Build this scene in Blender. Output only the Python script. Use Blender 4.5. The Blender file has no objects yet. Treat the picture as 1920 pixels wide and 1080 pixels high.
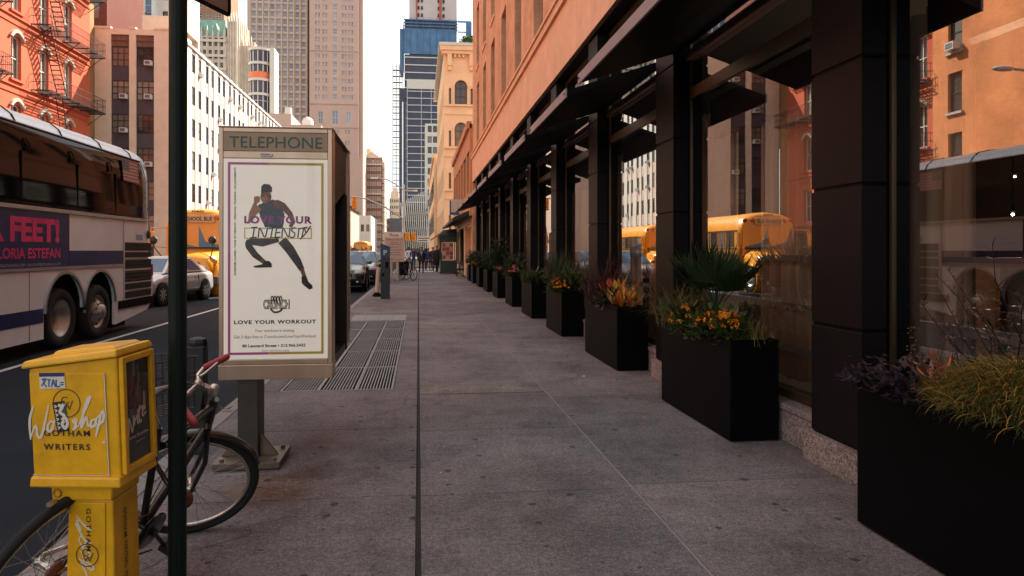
import bpy, bmesh, math, random
from mathutils import Vector, Matrix, Quaternion
S = bpy.context.scene
COL = S.collection
R = math.radians
random.seed(7)

# ---------------------------------------------------------------- camera
cd = bpy.data.cameras.new('camera')
cd.lens = 24.0; cd.sensor_width = 36.0
cd.shift_x = 0.0188; cd.shift_y = -0.0365
cd.clip_start = 0.05; cd.clip_end = 3000
cam = bpy.data.objects.new('camera', cd); COL.objects.link(cam)
cam.location = (0, 0, 1.5); cam.rotation_euler = (R(90), 0, R(-6.2))
S.camera = cam

# ---------------------------------------------------------------- world
SUN_EL, SUN_AZ = 43.0, 42.0          # azimuth measured from +Y towards +X
w = bpy.data.worlds.new('World'); S.world = w; w.use_nodes = True
nt = w.node_tree; nt.nodes.clear()
out = nt.nodes.new('ShaderNodeOutputWorld'); bg = nt.nodes.new('ShaderNodeBackground')
sky = nt.nodes.new('ShaderNodeTexSky'); sky.sky_type = 'NISHITA'; sky.sun_disc = False
sky.sun_elevation = R(SUN_EL); sky.sun_rotation = R(SUN_AZ); sky.air_density = 1.0; sky.dust_density = 1.5
tc = nt.nodes.new('ShaderNodeTexCoord'); mp = nt.nodes.new('ShaderNodeMapping')
mp.inputs['Scale'].default_value = (1.6, 1.6, 4.5)
nz = nt.nodes.new('ShaderNodeTexNoise'); nz.inputs['Scale'].default_value = 4.0; nz.inputs['Detail'].default_value = 6
nz.inputs['Roughness'].default_value = .55
rp = nt.nodes.new('ShaderNodeValToRGB'); rp.color_ramp.elements[0].position = .36; rp.color_ramp.elements[1].position = .60
rp.color_ramp.elements[0].color = (.35, .35, .35, 1); rp.color_ramp.elements[1].color = (1, 1, 1, 1)
mx = nt.nodes.new('ShaderNodeMix'); mx.data_type = 'RGBA'
mx.inputs['B'].default_value = (7.1, 6.9, 6.5, 1)
nt.links.new(tc.outputs['Generated'], mp.inputs['Vector']); nt.links.new(mp.outputs[0], nz.inputs['Vector'])
nt.links.new(nz.outputs['Fac'], rp.inputs['Fac']); nt.links.new(rp.outputs['Color'], mx.inputs['Factor'])
nt.links.new(sky.outputs[0], mx.inputs['A']); nt.links.new(mx.outputs['Result'], bg.inputs['Color'])
bg.inputs['Strength'].default_value = 0.065
nt.links.new(bg.outputs[0], out.inputs['Surface'])

# ---------------------------------------------------------------- sun
sl = bpy.data.lights.new('sun', 'SUN'); sl.energy = 4.4; sl.angle = R(.5); sl.color = (1.0, .91, .79)
so = bpy.data.objects.new('sun', sl); COL.objects.link(so)
sd = Vector((math.sin(R(SUN_AZ)) * math.cos(R(SUN_EL)), math.cos(R(SUN_AZ)) * math.cos(R(SUN_EL)), math.sin(R(SUN_EL))))
so.rotation_euler = (-sd).to_track_quat('-Z', 'Y').to_euler(); so.location = (60, 60, 120)
S.view_settings.view_transform = 'Standard'; S.view_settings.look = 'None'
S.view_settings.exposure = 1.70; S.view_settings.gamma = 1.0
S.cycles.max_bounces = 8; S.cycles.diffuse_bounces = 4; S.cycles.glossy_bounces = 4
S.cycles.transparent_max_bounces = 12; S.cycles.transmission_bounces = 4
S.cycles.use_denoising = True; S.cycles.caustics_reflective = False; S.cycles.caustics_refractive = False

# ---------------------------------------------------------------- materials
MATS = {}
def nmat(name):
    m = bpy.data.materials.new(name); m.use_nodes = True
    return m, m.node_tree, m.node_tree.nodes['Principled BSDF']
def mat(name, col, rough=.6, metal=0.0, var=.15, scale=2.5, bump=0.0, bscale=60.0, spec=.5, rnd=0.0, coat=0.0, streak=False):
    """procedural surface: noise-varied base colour, optional bump and per-piece variation"""
    if name in MATS: return MATS[name]
    m, nt, b = nmat(name); L = nt.links
    b.inputs['Roughness'].default_value = rough; b.inputs['Metallic'].default_value = metal
    b.inputs['Specular IOR Level'].default_value = spec; b.inputs['Coat Weight'].default_value = coat
    tc = nt.nodes.new('ShaderNodeTexCoord'); src = tc.outputs['Object']
    if streak:
        mp = nt.nodes.new('ShaderNodeMapping'); mp.inputs['Scale'].default_value = (1, 1, .12); L.new(src, mp.inputs[0]); src = mp.outputs[0]
    n = nt.nodes.new('ShaderNodeTexNoise'); n.inputs['Scale'].default_value = scale; n.inputs['Detail'].default_value = 7
    n.inputs['Roughness'].default_value = .65
    L.new(src, n.inputs['Vector'])
    r = nt.nodes.new('ShaderNodeMapRange'); r.inputs['From Min'].default_value = .25; r.inputs['From Max'].default_value = .75
    r.inputs['To Min'].default_value = 1 - var; r.inputs['To Max'].default_value = 1 + var
    L.new(n.outputs['Fac'], r.inputs['Value'])
    fac = r.outputs['Result']
    if rnd:
        g = nt.nodes.new('ShaderNodeNewGeometry'); oi = nt.nodes.new('ShaderNodeObjectInfo')
        a = nt.nodes.new('ShaderNodeMath'); a.operation = 'ADD'; L.new(g.outputs['Random Per Island'], a.inputs[0]); L.new(oi.outputs['Random'], a.inputs[1])
        fr = nt.nodes.new('ShaderNodeMath'); fr.operation = 'FRACT'; L.new(a.outputs[0], fr.inputs[0])
        r2 = nt.nodes.new('ShaderNodeMapRange'); r2.inputs['To Min'].default_value = 1 - rnd; r2.inputs['To Max'].default_value = 1 + rnd
        L.new(fr.outputs[0], r2.inputs['Value'])
        mu = nt.nodes.new('ShaderNodeMath'); mu.operation = 'MULTIPLY'; L.new(fac, mu.inputs[0]); L.new(r2.outputs['Result'], mu.inputs[1]); fac = mu.outputs[0]
    v = nt.nodes.new('ShaderNodeVectorMath'); v.operation = 'SCALE'; v.inputs[0].default_value = col[:3]; L.new(fac, v.inputs['Scale'])
    L.new(v.outputs[0], b.inputs['Base Color'])
    if bump:
        n2 = nt.nodes.new('ShaderNodeTexNoise'); n2.inputs['Scale'].default_value = bscale; n2.inputs['Detail'].default_value = 4
        L.new(tc.outputs['Object'], n2.inputs['Vector'])
        bp = nt.nodes.new('ShaderNodeBump'); bp.inputs['Strength'].default_value = bump; bp.inputs['Distance'].default_value = .01
        L.new(n2.outputs['Fac'], bp.inputs['Height']); L.new(bp.outputs['Normal'], b.inputs['Normal'])
    MATS[name] = m
    return m
def ramp_mat(name, cols, rough=.6, spec=.3, trans=0.0):
    """colour picked at random for every separate piece (leaf, petal, pane) along a ramp"""
    m, nt, b = nmat(name); L = nt.links
    g = nt.nodes.new('ShaderNodeNewGeometry'); oi = nt.nodes.new('ShaderNodeObjectInfo')
    a = nt.nodes.new('ShaderNodeMath'); a.operation = 'ADD'; L.new(g.outputs['Random Per Island'], a.inputs[0]); L.new(oi.outputs['Random'], a.inputs[1])
    fr = nt.nodes.new('ShaderNodeMath'); fr.operation = 'FRACT'; L.new(a.outputs[0], fr.inputs[0])
    cr = nt.nodes.new('ShaderNodeValToRGB'); e = cr.color_ramp.elements
    while len(e) < len(cols): e.new(.5)
    for i, c in enumerate(cols):
        e[i].position = i / max(1, len(cols) - 1); e[i].color = (*c, 1)
    L.new(fr.outputs[0], cr.inputs['Fac']); L.new(cr.outputs['Color'], b.inputs['Base Color'])
    b.inputs['Roughness'].default_value = rough; b.inputs['Specular IOR Level'].default_value = spec
    if trans: b.inputs['Transmission Weight'].default_value = 0.0; b.inputs['Subsurface Weight'].default_value = trans; b.inputs['Subsurface Radius'].default_value = (.02, .02, .01)
    MATS[name] = m
    return m
def brick_mat(name, c1, c2, mortar, bw=.22, bh=.07, rough=.85, var=.12, big=.35):
    m, nt, b = nmat(name); L = nt.links
    tc = nt.nodes.new('ShaderNodeTexCoord'); sx = nt.nodes.new('ShaderNodeSeparateXYZ'); L.new(tc.outputs['Object'], sx.inputs[0])
    ad = nt.nodes.new('ShaderNodeMath'); ad.operation = 'ADD'; L.new(sx.outputs['X'], ad.inputs[0]); L.new(sx.outputs['Y'], ad.inputs[1])
    cb = nt.nodes.new('ShaderNodeCombineXYZ'); L.new(ad.outputs[0], cb.inputs['X']); L.new(sx.outputs['Z'], cb.inputs['Y'])
    t = nt.nodes.new('ShaderNodeTexBrick'); t.inputs['Scale'].default_value = 1; t.inputs['Brick Width'].default_value = bw; t.inputs['Row Height'].default_value = bh
    t.inputs['Mortar Size'].default_value = .008; t.inputs['Color1'].default_value = (*c1, 1); t.inputs['Color2'].default_value = (*c2, 1); t.inputs['Mortar'].default_value = (*mortar, 1)
    L.new(cb.outputs[0], t.inputs['Vector'])
    n = nt.nodes.new('ShaderNodeTexNoise'); n.inputs['Scale'].default_value = big; n.inputs['Detail'].default_value = 8; n.inputs['Roughness'].default_value = .7; L.new(tc.outputs['Object'], n.inputs['Vector'])
    r = nt.nodes.new('ShaderNodeMapRange'); r.inputs['From Min'].default_value = .3; r.inputs['From Max'].default_value = .7; r.inputs['To Min'].default_value = 1 - var; r.inputs['To Max'].default_value = 1 + var
    L.new(n.outputs['Fac'], r.inputs['Value'])
    v = nt.nodes.new('ShaderNodeVectorMath'); v.operation = 'SCALE'; L.new(t.outputs['Color'], v.inputs[0]); L.new(r.outputs['Result'], v.inputs['Scale'])
    L.new(v.outputs[0], b.inputs['Base Color']); b.inputs['Roughness'].default_value = rough; b.inputs['Specular IOR Level'].default_value = .25
    bp = nt.nodes.new('ShaderNodeBump'); bp.inputs['Strength'].default_value = .35; bp.inputs['Distance'].default_value = .01; L.new(t.outputs['Fac'], bp.inputs['Height']); bp.invert = True
    L.new(bp.outputs['Normal'], b.inputs['Normal'])
    MATS[name] = m
    return m
def pane_mat(name, refl=.4, tint=(.6, .6, .6), rough=0.0, wav=0.0):
    m, nt, b = nmat(name); nt.nodes.remove(b); L = nt.links
    o = nt.nodes['Material Output']; g = nt.nodes.new('ShaderNodeBsdfGlossy'); g.inputs['Roughness'].default_value = rough
    t = nt.nodes.new('ShaderNodeBsdfTransparent'); t.inputs['Color'].default_value = (*tint, 1)
    lw = nt.nodes.new('ShaderNodeLayerWeight'); lw.inputs['Blend'].default_value = .5
    r = nt.nodes.new('ShaderNodeMapRange'); r.inputs['To Min'].default_value = refl * .55; r.inputs['To Max'].default_value = min(1, refl * 1.5); L.new(lw.outputs['Facing'], r.inputs['Value'])
    ms = nt.nodes.new('ShaderNodeMixShader'); L.new(r.outputs['Result'], ms.inputs['Fac']); L.new(t.outputs[0], ms.inputs[1]); L.new(g.outputs[0], ms.inputs[2])
    if wav:
        tc = nt.nodes.new('ShaderNodeTexCoord'); n = nt.nodes.new('ShaderNodeTexNoise'); n.inputs['Scale'].default_value = 1.1; n.inputs['Detail'].default_value = 1
        L.new(tc.outputs['Object'], n.inputs['Vector'])
        bp = nt.nodes.new('ShaderNodeBump'); bp.inputs['Strength'].default_value = wav; bp.inputs['Distance'].default_value = .05; L.new(n.outputs['Fac'], bp.inputs['Height']); L.new(bp.outputs[0], g.inputs['Normal'])
    L.new(ms.outputs[0], o.inputs['Surface']); MATS[name] = m
    return m

# ---------------------------------------------------------------- objects
def tag(o, label=None, cat=None, group=None, kind=None):
    if label: o['label'] = label
    if cat: o['category'] = cat
    if group: o['group'] = group
    if kind: o['kind'] = kind
    return o
def thing(name, label, cat, loc=(0, 0, 0), rotz=0.0, group=None):
    o = bpy.data.objects.new(name, None); o.empty_display_size = .2; COL.objects.link(o)
    o.location = loc; o.rotation_euler = (0, 0, rotz)
    return tag(o, label, cat, group)
def inst(name, me, parent=None, loc=(0, 0, 0), rot=(0, 0, 0), scale=(1, 1, 1)):
    o = bpy.data.objects.new(name, me); COL.objects.link(o); o.parent = parent
    o.location = loc; o.rotation_euler = rot; o.scale = scale
    return o
def copy_tree(o, parent=None):
    c = o.copy(); COL.objects.link(c)
    if parent: c.parent = parent
    for ch in list(o.children): copy_tree(ch, c)
    return c
def basis(O, u, v):
    O, u, v = Vector(O), Vector(u).normalized(), Vector(v).normalized(); n = u.cross(v)
    return lambda a, b, c=0.0: O + u * a + v * b + n * c
class MB:
    """mesh builder: collects shapes, links them as one mesh object"""
    def __init__(s): s.v, s.f, s.m, s.sm = [], [], [], []
    def add(s, vs, fs, m=0, smooth=False):
        o = len(s.v); s.v += [tuple(p) for p in vs]
        for f in fs: s.f.append([i + o for i in f]); s.m.append(m); s.sm.append(smooth)
        return s
    def quad(s, a, b, c, d, m=0): return s.add([a, b, c, d], [(0, 1, 2, 3)], m)
    def poly(s, pts, m=0): return s.add(pts, [tuple(range(len(pts)))], m)
    def box(s, x0, x1, y0, y1, z0, z1, m=0):
        return s.add([(x0, y0, z0), (x1, y0, z0), (x1, y1, z0), (x0, y1, z0), (x0, y0, z1), (x1, y0, z1), (x1, y1, z1), (x0, y1, z1)],
                     [(0, 3, 2, 1), (4, 5, 6, 7), (0, 1, 5, 4), (1, 2, 6, 5), (2, 3, 7, 6), (3, 0, 4, 7)], m)
    def fbox(s, F, a0, a1, b0, b1, c0, c1, m=0):
        P = [F(a0, b0, c0), F(a1, b0, c0), F(a1, b1, c0), F(a0, b1, c0), F(a0, b0, c1), F(a1, b0, c1), F(a1, b1, c1), F(a0, b1, c1)]
        return s.add(P, [(0, 3, 2, 1), (4, 5, 6, 7), (0, 1, 5, 4), (1, 2, 6, 5), (2, 3, 7, 6), (3, 0, 4, 7)], m)
    def hull8(s, lo, hi, m=0):
        """frustum between two quads lo, hi given in the same ccw order"""
        return s.add(list(lo) + list(hi), [(3, 2, 1, 0), (4, 5, 6, 7), (0, 1, 5, 4), (1, 2, 6, 5), (2, 3, 7, 6), (3, 0, 4, 7)], m)
    def cyl(s, p0, p1, r0, r1=None, n=12, m=0, smooth=True, caps=True):
        r1 = r0 if r1 is None else r1
        p0, p1 = Vector(p0), Vector(p1); d = (p1 - p0).normalized()
        a = d.orthogonal().normalized(); b = d.cross(a)
        vs = [p0 + (a * math.cos(2 * math.pi * i / n) + b * math.sin(2 * math.pi * i / n)) * r0 for i in range(n)]
        vs += [p1 + (a * math.cos(2 * math.pi * i / n) + b * math.sin(2 * math.pi * i / n)) * r1 for i in range(n)]
        s.add(vs, [(i, (i + 1) % n, n + (i + 1) % n, n + i) for i in range(n)], m, smooth)
        if caps: s.add(vs[:n], [tuple(range(n - 1, -1, -1))], m); s.add(vs[n:], [tuple(range(n))], m)
        return s
    def tube(s, pts, r, n=8, m=0, closed=False):
        P = [Vector(p) for p in pts]; k = len(P); rr = r if hasattr(r, '__len__') else [r] * k
        vs = []; a = None
        for i in range(k):
            d = (P[(i + 1) % k] - P[i - 1]) if closed else (P[min(i + 1, k - 1)] - P[max(i - 1, 0)])
            d.normalize()
            a = d.orthogonal().normalized() if a is None else (a - d * a.dot(d)).normalized()
            b = d.cross(a)
            vs += [P[i] + (a * math.cos(2 * math.pi * j / n) + b * math.sin(2 * math.pi * j / n)) * rr[i] for j in range(n)]
        fs = []
        for i in range(k if closed else k - 1):
            i2 = (i + 1) % k
            fs += [(i * n + j, i * n + (j + 1) % n, i2 * n + (j + 1) % n, i2 * n + j) for j in range(n)]
        s.add(vs, fs, m, True)
        if not closed: s.add(vs[:n], [tuple(range(n - 1, -1, -1))], m); s.add(vs[-n:], [tuple(range(n))], m)
        return s
    def ring(s, C, nrm, R0, r, n=32, k=8, m=0, ry=None):
        C, nrm = Vector(C), Vector(nrm).normalized(); a = nrm.orthogonal().normalized(); b = nrm.cross(a); ry = ry or r
        vs = []
        for i in range(n):
            t = 2 * math.pi * i / n; d = a * math.cos(t) + b * math.sin(t)
            for j in range(k):
                q = 2 * math.pi * j / k; vs.append(C + d * (R0 + r * math.cos(q)) + nrm * (ry * math.sin(q)))
        return s.add(vs, [(i * k + j, ((i + 1) % n) * k + j, ((i + 1) % n) * k + (j + 1) % k, i * k + (j + 1) % k) for i in range(n) for j in range(k)], m, True)
    def lathe(s, C, axis, prof, n=24, m=0, smooth=True):
        """prof: (radius, distance along axis)"""
        C, ax = Vector(C), Vector(axis).normalized(); a = ax.orthogonal().normalized(); b = ax.cross(a); k = len(prof)
        vs = [C + ax * h + (a * math.cos(2 * math.pi * i / n) + b * math.sin(2 * math.pi * i / n)) * r for i in range(n) for r, h in prof]
        return s.add(vs, [(i * k + j, ((i + 1) % n) * k + j, ((i + 1) % n) * k + j + 1, i * k + j + 1) for i in range(n) for j in range(k - 1)], m, smooth)
    def prism(s, pts, ext, m=0, smooth=False, m_side=None):
        """pts: planar 3D polygon, ext: extrusion vector"""
        n = len(pts); P = [Vector(p) for p in pts]; Q = [p + Vector(ext) for p in P]
        s.add(P + Q, [tuple(range(n - 1, -1, -1)), tuple(range(n, 2 * n))], m)
        return s.add(P + Q, [(i, (i + 1) % n, n + (i + 1) % n, n + i) for i in range(n)], m if m_side is None else m_side, smooth)
    def loft(s, rings, m=0, smooth=True, closed=True, caps=True):
        n = len(rings[0]); vs = [p for r in rings for p in r]; fs = []
        for i in range(len(rings) - 1):
            for j in range(n if closed else n - 1):
                fs.append((i * n + j, i * n + (j + 1) % n, (i + 1) * n + (j + 1) % n, (i + 1) * n + j))
        s.add(vs, fs, m, smooth)
        if caps and closed: s.add(rings[0], [tuple(range(n - 1, -1, -1))], m); s.add(rings[-1], [tuple(range(n))], m)
        return s
    def ball(s, C, rx, ry=None, rz=None, n=10, k=7, m=0):
        ry = ry or rx; rz = rz or rx; C = Vector(C)
        rs = [[C + Vector((rx * math.sin(math.pi * i / k) * math.cos(2 * math.pi * j / n), ry * math.sin(math.pi * i / k) * math.sin(2 * math.pi * j / n), rz * math.cos(math.pi * i / k))) for j in range(n)] for i in range(1, k)]
        vs = [p for r in rs for p in r] + [C + Vector((0, 0, rz)), C - Vector((0, 0, rz))]
        fs = [(i * n + j, (i + 1) * n + j, (i + 1) * n + (j + 1) % n, i * n + (j + 1) % n) for i in range(k - 2) for j in range(n)]
        t = (k - 1) * n; fs += [(t, j, (j + 1) % n) for j in range(n)] + [(t + 1, (k - 2) * n + (j + 1) % n, (k - 2) * n + j) for j in range(n)]
        return s.add(vs, fs, m, True)
    def mesh(s, name, mats, origin=(0, 0, 0)):
        me = bpy.data.meshes.new(name); o = Vector(origin)
        me.from_pydata([tuple(Vector(p) - o) for p in s.v], [], s.f)
        for x in (mats if isinstance(mats, (list, tuple)) else [mats]): me.materials.append(x)
        me.polygons.foreach_set('material_index', s.m); me.polygons.foreach_set('use_smooth', s.sm)
        me.update()
        return me
    def build(s, name, mats, parent=None, world=True, bevel=0.0, fix=False):
        """world=True: shapes are in world metres and the (unrotated) parent's base is subtracted"""
        org = (0, 0, 0)
        if parent is not None and world:
            p = parent; org = Vector((0, 0, 0))
            while p: org = org + Vector(p.location); p = p.parent
        me = s.mesh(name, mats, org)
        if fix:
            bm = bmesh.new(); bm.from_mesh(me); bmesh.ops.remove_doubles(bm, verts=bm.verts, dist=1e-5); bmesh.ops.recalc_face_normals(bm, faces=bm.faces); bm.to_mesh(me); bm.free()
        o = bpy.data.objects.new(name, me); COL.objects.link(o); o.parent = parent
        if bevel:
            md = o.modifiers.new('bevel', 'BEVEL'); md.width = bevel; md.segments = 2; md.limit_method = 'ANGLE'; md.angle_limit = R(40)
        return o
def struct(name, mb, mats, **k):
    return tag(mb.build(name, mats, **k), kind='structure')

# facade: a wall plate with recessed openings
def facade(mb, A, B, z0, z1, holes, depth=.2, m=0, mr=None):
    A, B = Vector((A[0], A[1], 0)), Vector((B[0], B[1], 0)); u = (B - A).normalized(); Lh = (B - A).length; n = u.cross(Vector((0, 0, 1)))
    us = sorted({0.0, Lh} | {min(Lh, max(0, round(h[i], 4))) for h in holes for i in (0, 1)}); vs = sorted({z0, z1} | {min(z1, max(z0, round(h[i], 4))) for h in holes for i in (2, 3)})
    P = lambda a, b, c=0: A + u * a + Vector((0, 0, b)) - n * c
    H = [(round(h[0], 4), round(h[1], 4), round(h[2], 4), round(h[3], 4)) for h in holes]
    rows = {}
    for j in range(len(vs) - 1):
        cv = (vs[j] + vs[j + 1]) / 2; run = None
        hs = [h for h in H if h[2] < cv < h[3]]
        for i in range(len(us) - 1):
            cu = (us[i] + us[i + 1]) / 2
            if any(h[0] < cu < h[1] for h in hs):
                if run is not None: mb.quad(P(run, vs[j]), P(us[i], vs[j]), P(us[i], vs[j + 1]), P(run, vs[j + 1]), m)
                run = None
            elif run is None: run = us[i]
        if run is not None: mb.quad(P(run, vs[j]), P(Lh, vs[j]), P(Lh, vs[j + 1]), P(run, vs[j + 1]), m)
    mr = m if mr is None else mr
    for a0, a1, b0, b1 in H:
        mb.quad(P(a0, b0), P(a0, b1), P(a0, b1, depth), P(a0, b0, depth), mr); mb.quad(P(a1, b1), P(a1, b0), P(a1, b0, depth), P(a1, b1, depth), mr)
        mb.quad(P(a0, b1), P(a1, b1), P(a1, b1, depth), P(a0, b1, depth), mr); mb.quad(P(a1, b0), P(a0, b0), P(a0, b0, depth), P(a1, b0, depth), mr)
WCACHE = {}
def window_mesh(mb, w, h, nx, ny, fr, O, u, n, gap=.0):
    """glass + sash bars; slot 0 glass, slot 1 frame; u along, n outward"""
    z = Vector((0, 0, 1)); P = lambda a, b, c: O + u * a + z * b + n * c
    mb.quad(P(0, 0, 0), P(w, 0, 0), P(w, h, 0), P(0, h, 0), 0)
    F = lambda a, b, c=0.0: P(a, b, c)
    e = fr * .7
    mb.fbox(F, 0, fr, 0, h, .002, e, 1); mb.fbox(F, w - fr, w, 0, h, .002, e, 1)
    mb.fbox(F, fr, w - fr, 0, fr, .002, e, 1); mb.fbox(F, fr, w - fr, h - fr, h, .002, e, 1)
    b2 = fr * .35
    for i in range(1, nx): x = w * i / nx; mb.fbox(F, x - b2, x + b2, fr, h - fr, .002, e * .8, 1)
    for j in range(1, ny):
        y = h * j / ny
        for i in range(nx):
            xa = fr if i == 0 else w * i / nx + b2; xb = w - fr if i == nx - 1 else w * (i + 1) / nx - b2
            mb.fbox(F, xa, xb, y - b2, y + b2, .002, e * .75, 1)
def add_windows(root, A, B, rects, depth, mats, nx=1, ny=2, fr=.06, maxn=100, name='window'):
    A3 = Vector((A[0], A[1], 0)); u = (Vector((B[0], B[1], 0)) - A3).normalized(); n = u.cross(Vector((0, 0, 1)))
    org = Vector(root.location); rz = math.atan2(u.y, u.x); extra = MB(); outl = []
    for k, (a0, a1, b0, b1) in enumerate(rects):
        w, h = a1 - a0, b1 - b0; p = A3 + u * a0 + Vector((0, 0, b0)) - n * depth
        if k < maxn:
            key = (name, round(w, 3), round(h, 3), nx, ny, fr, mats[0].name, mats[1].name)
            if key not in WCACHE:
                mb = MB(); window_mesh(mb, w, h, nx, ny, fr, Vector((0, 0, 0)), Vector((1, 0, 0)), Vector((0, -1, 0))); WCACHE[key] = mb.mesh(name, mats)
            outl.append(inst(name, WCACHE[key], root, p - org, (0, 0, rz)))
        else: window_mesh(extra, w, h, nx, ny, fr, p, u, n)
    if extra.v: tag(extra.build(name, mats, root), kind='stuff')
    return outl
def grid(u0, u1, nu, wu, z0, z1, nz, hz, off=0.0):
    """evenly spaced openings"""
    L = []
    for j in range(nz - 1, -1, -1):
        for i in range(nu):
            cu = u0 + (u1 - u0) * (i + .5) / nu; zb = z0 + (z1 - z0) * j / nz + off
            L.append((cu - wu / 2, cu + wu / 2, zb, zb + hz))
    return L
def shell(mb, A, B, z0, z1, D, m=0, left=True, right=True, top=True):
    """the remaining faces of a block whose front runs A->B"""
    A, B = Vector((A[0], A[1], 0)), Vector((B[0], B[1], 0)); u = (B - A).normalized(); n = u.cross(Vector((0, 0, 1)))
    A2, B2 = A - n * D, B - n * D; q = lambda p, z: p + Vector((0, 0, z))
    if left: mb.quad(q(A2, z0), q(A, z0), q(A, z1), q(A2, z1), m)
    if right: mb.quad(q(B, z0), q(B2, z0), q(B2, z1), q(B, z1), m)
    if top: mb.quad(q(A, z1), q(B, z1), q(B2, z1), q(A2, z1), m)
    mb.quad(q(B2, z0), q(A2, z0), q(A2, z1), q(B2, z1), m)

# ---------------------------------------------------------------- lettering
TCACHE = {}
def text_shape(body, bold=0.0, shear=0.0, space=1.0):
    key = (body, bold, shear, space)
    if key in TCACHE: return TCACHE[key]
    cu = bpy.data.curves.new('t', 'FONT'); cu.body = body; cu.offset = bold; cu.shear = shear; cu.space_character = space; cu.resolution_u = 3
    o = bpy.data.objects.new('t', cu); COL.objects.link(o); bpy.context.view_layer.update()
    me = bpy.data.meshes.new_from_object(o.evaluated_get(bpy.context.evaluated_depsgraph_get()))
    vs = [(v.co.x, v.co.y) for v in me.vertices]; fs = [tuple(p.vertices) for p in me.polygons]
    bpy.data.objects.remove(o); bpy.data.curves.remove(cu); bpy.data.meshes.remove(me)
    x0 = min(v[0] for v in vs); x1 = max(v[0] for v in vs); y0 = min(v[1] for v in vs); y1 = max(v[1] for v in vs)
    vs = [((x - x0) / (x1 - x0), (y - y0) / (y1 - y0)) for x, y in vs]
    TCACHE[key] = (vs, fs, (x1 - x0) / (y1 - y0))
    return TCACHE[key]
def letter(mb, body, F, a, b, w, h, c=.003, m=0, bold=0.0, shear=0.0, space=1.0):
    """flat printed lettering filling the box (a,b)-(a+w,b+h) of frame F; w or h None keeps the proportions"""
    vs, fs, asp = text_shape(body, bold, shear, space)
    if w is None: w = h * asp
    if h is None: h = w / asp
    mb.add([F(a + x * w, b + y * h, c) for x, y in vs], fs, m)
    return mb
def stroke(mb, F, pts, wd, c=.003, m=0, sub=6, taper=False):
    """a brush stroke: smooth ribbon through 2D points"""
    P = [Vector(p) for p in pts]; Q = []
    for i in range(len(P) - 1):
        p0, p1, p2, p3 = P[max(i - 1, 0)], P[i], P[i + 1], P[min(i + 2, len(P) - 1)]
        for k in range(sub):
            t = k / sub
            Q.append(.5 * ((2 * p1) + (p2 - p0) * t + (2 * p0 - 5 * p1 + 4 * p2 - p3) * t * t + (3 * p1 - p0 - 3 * p2 + p3) * t ** 3))
    Q.append(P[-1]); vs = []
    for i, q in enumerate(Q):
        d = Q[min(i + 1, len(Q) - 1)] - Q[max(i - 1, 0)]
        if d.length < 1e-9: d = Vector((1, 0))
        d.normalize(); nn = Vector((-d.y, d.x)) * (wd / 2 * ((.45 + .55 * math.sin(math.pi * min(1, max(0, (i + .5) / len(Q))))) if taper else 1))
        vs += [F(q.x + nn.x, q.y + nn.y, c + i * 2e-6), F(q.x - nn.x, q.y - nn.y, c + i * 2e-6)]
    mb.add(vs, [(2 * i, 2 * i + 1, 2 * i + 3, 2 * i + 2) for i in range(len(Q) - 1)], m)
    return mb
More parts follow.
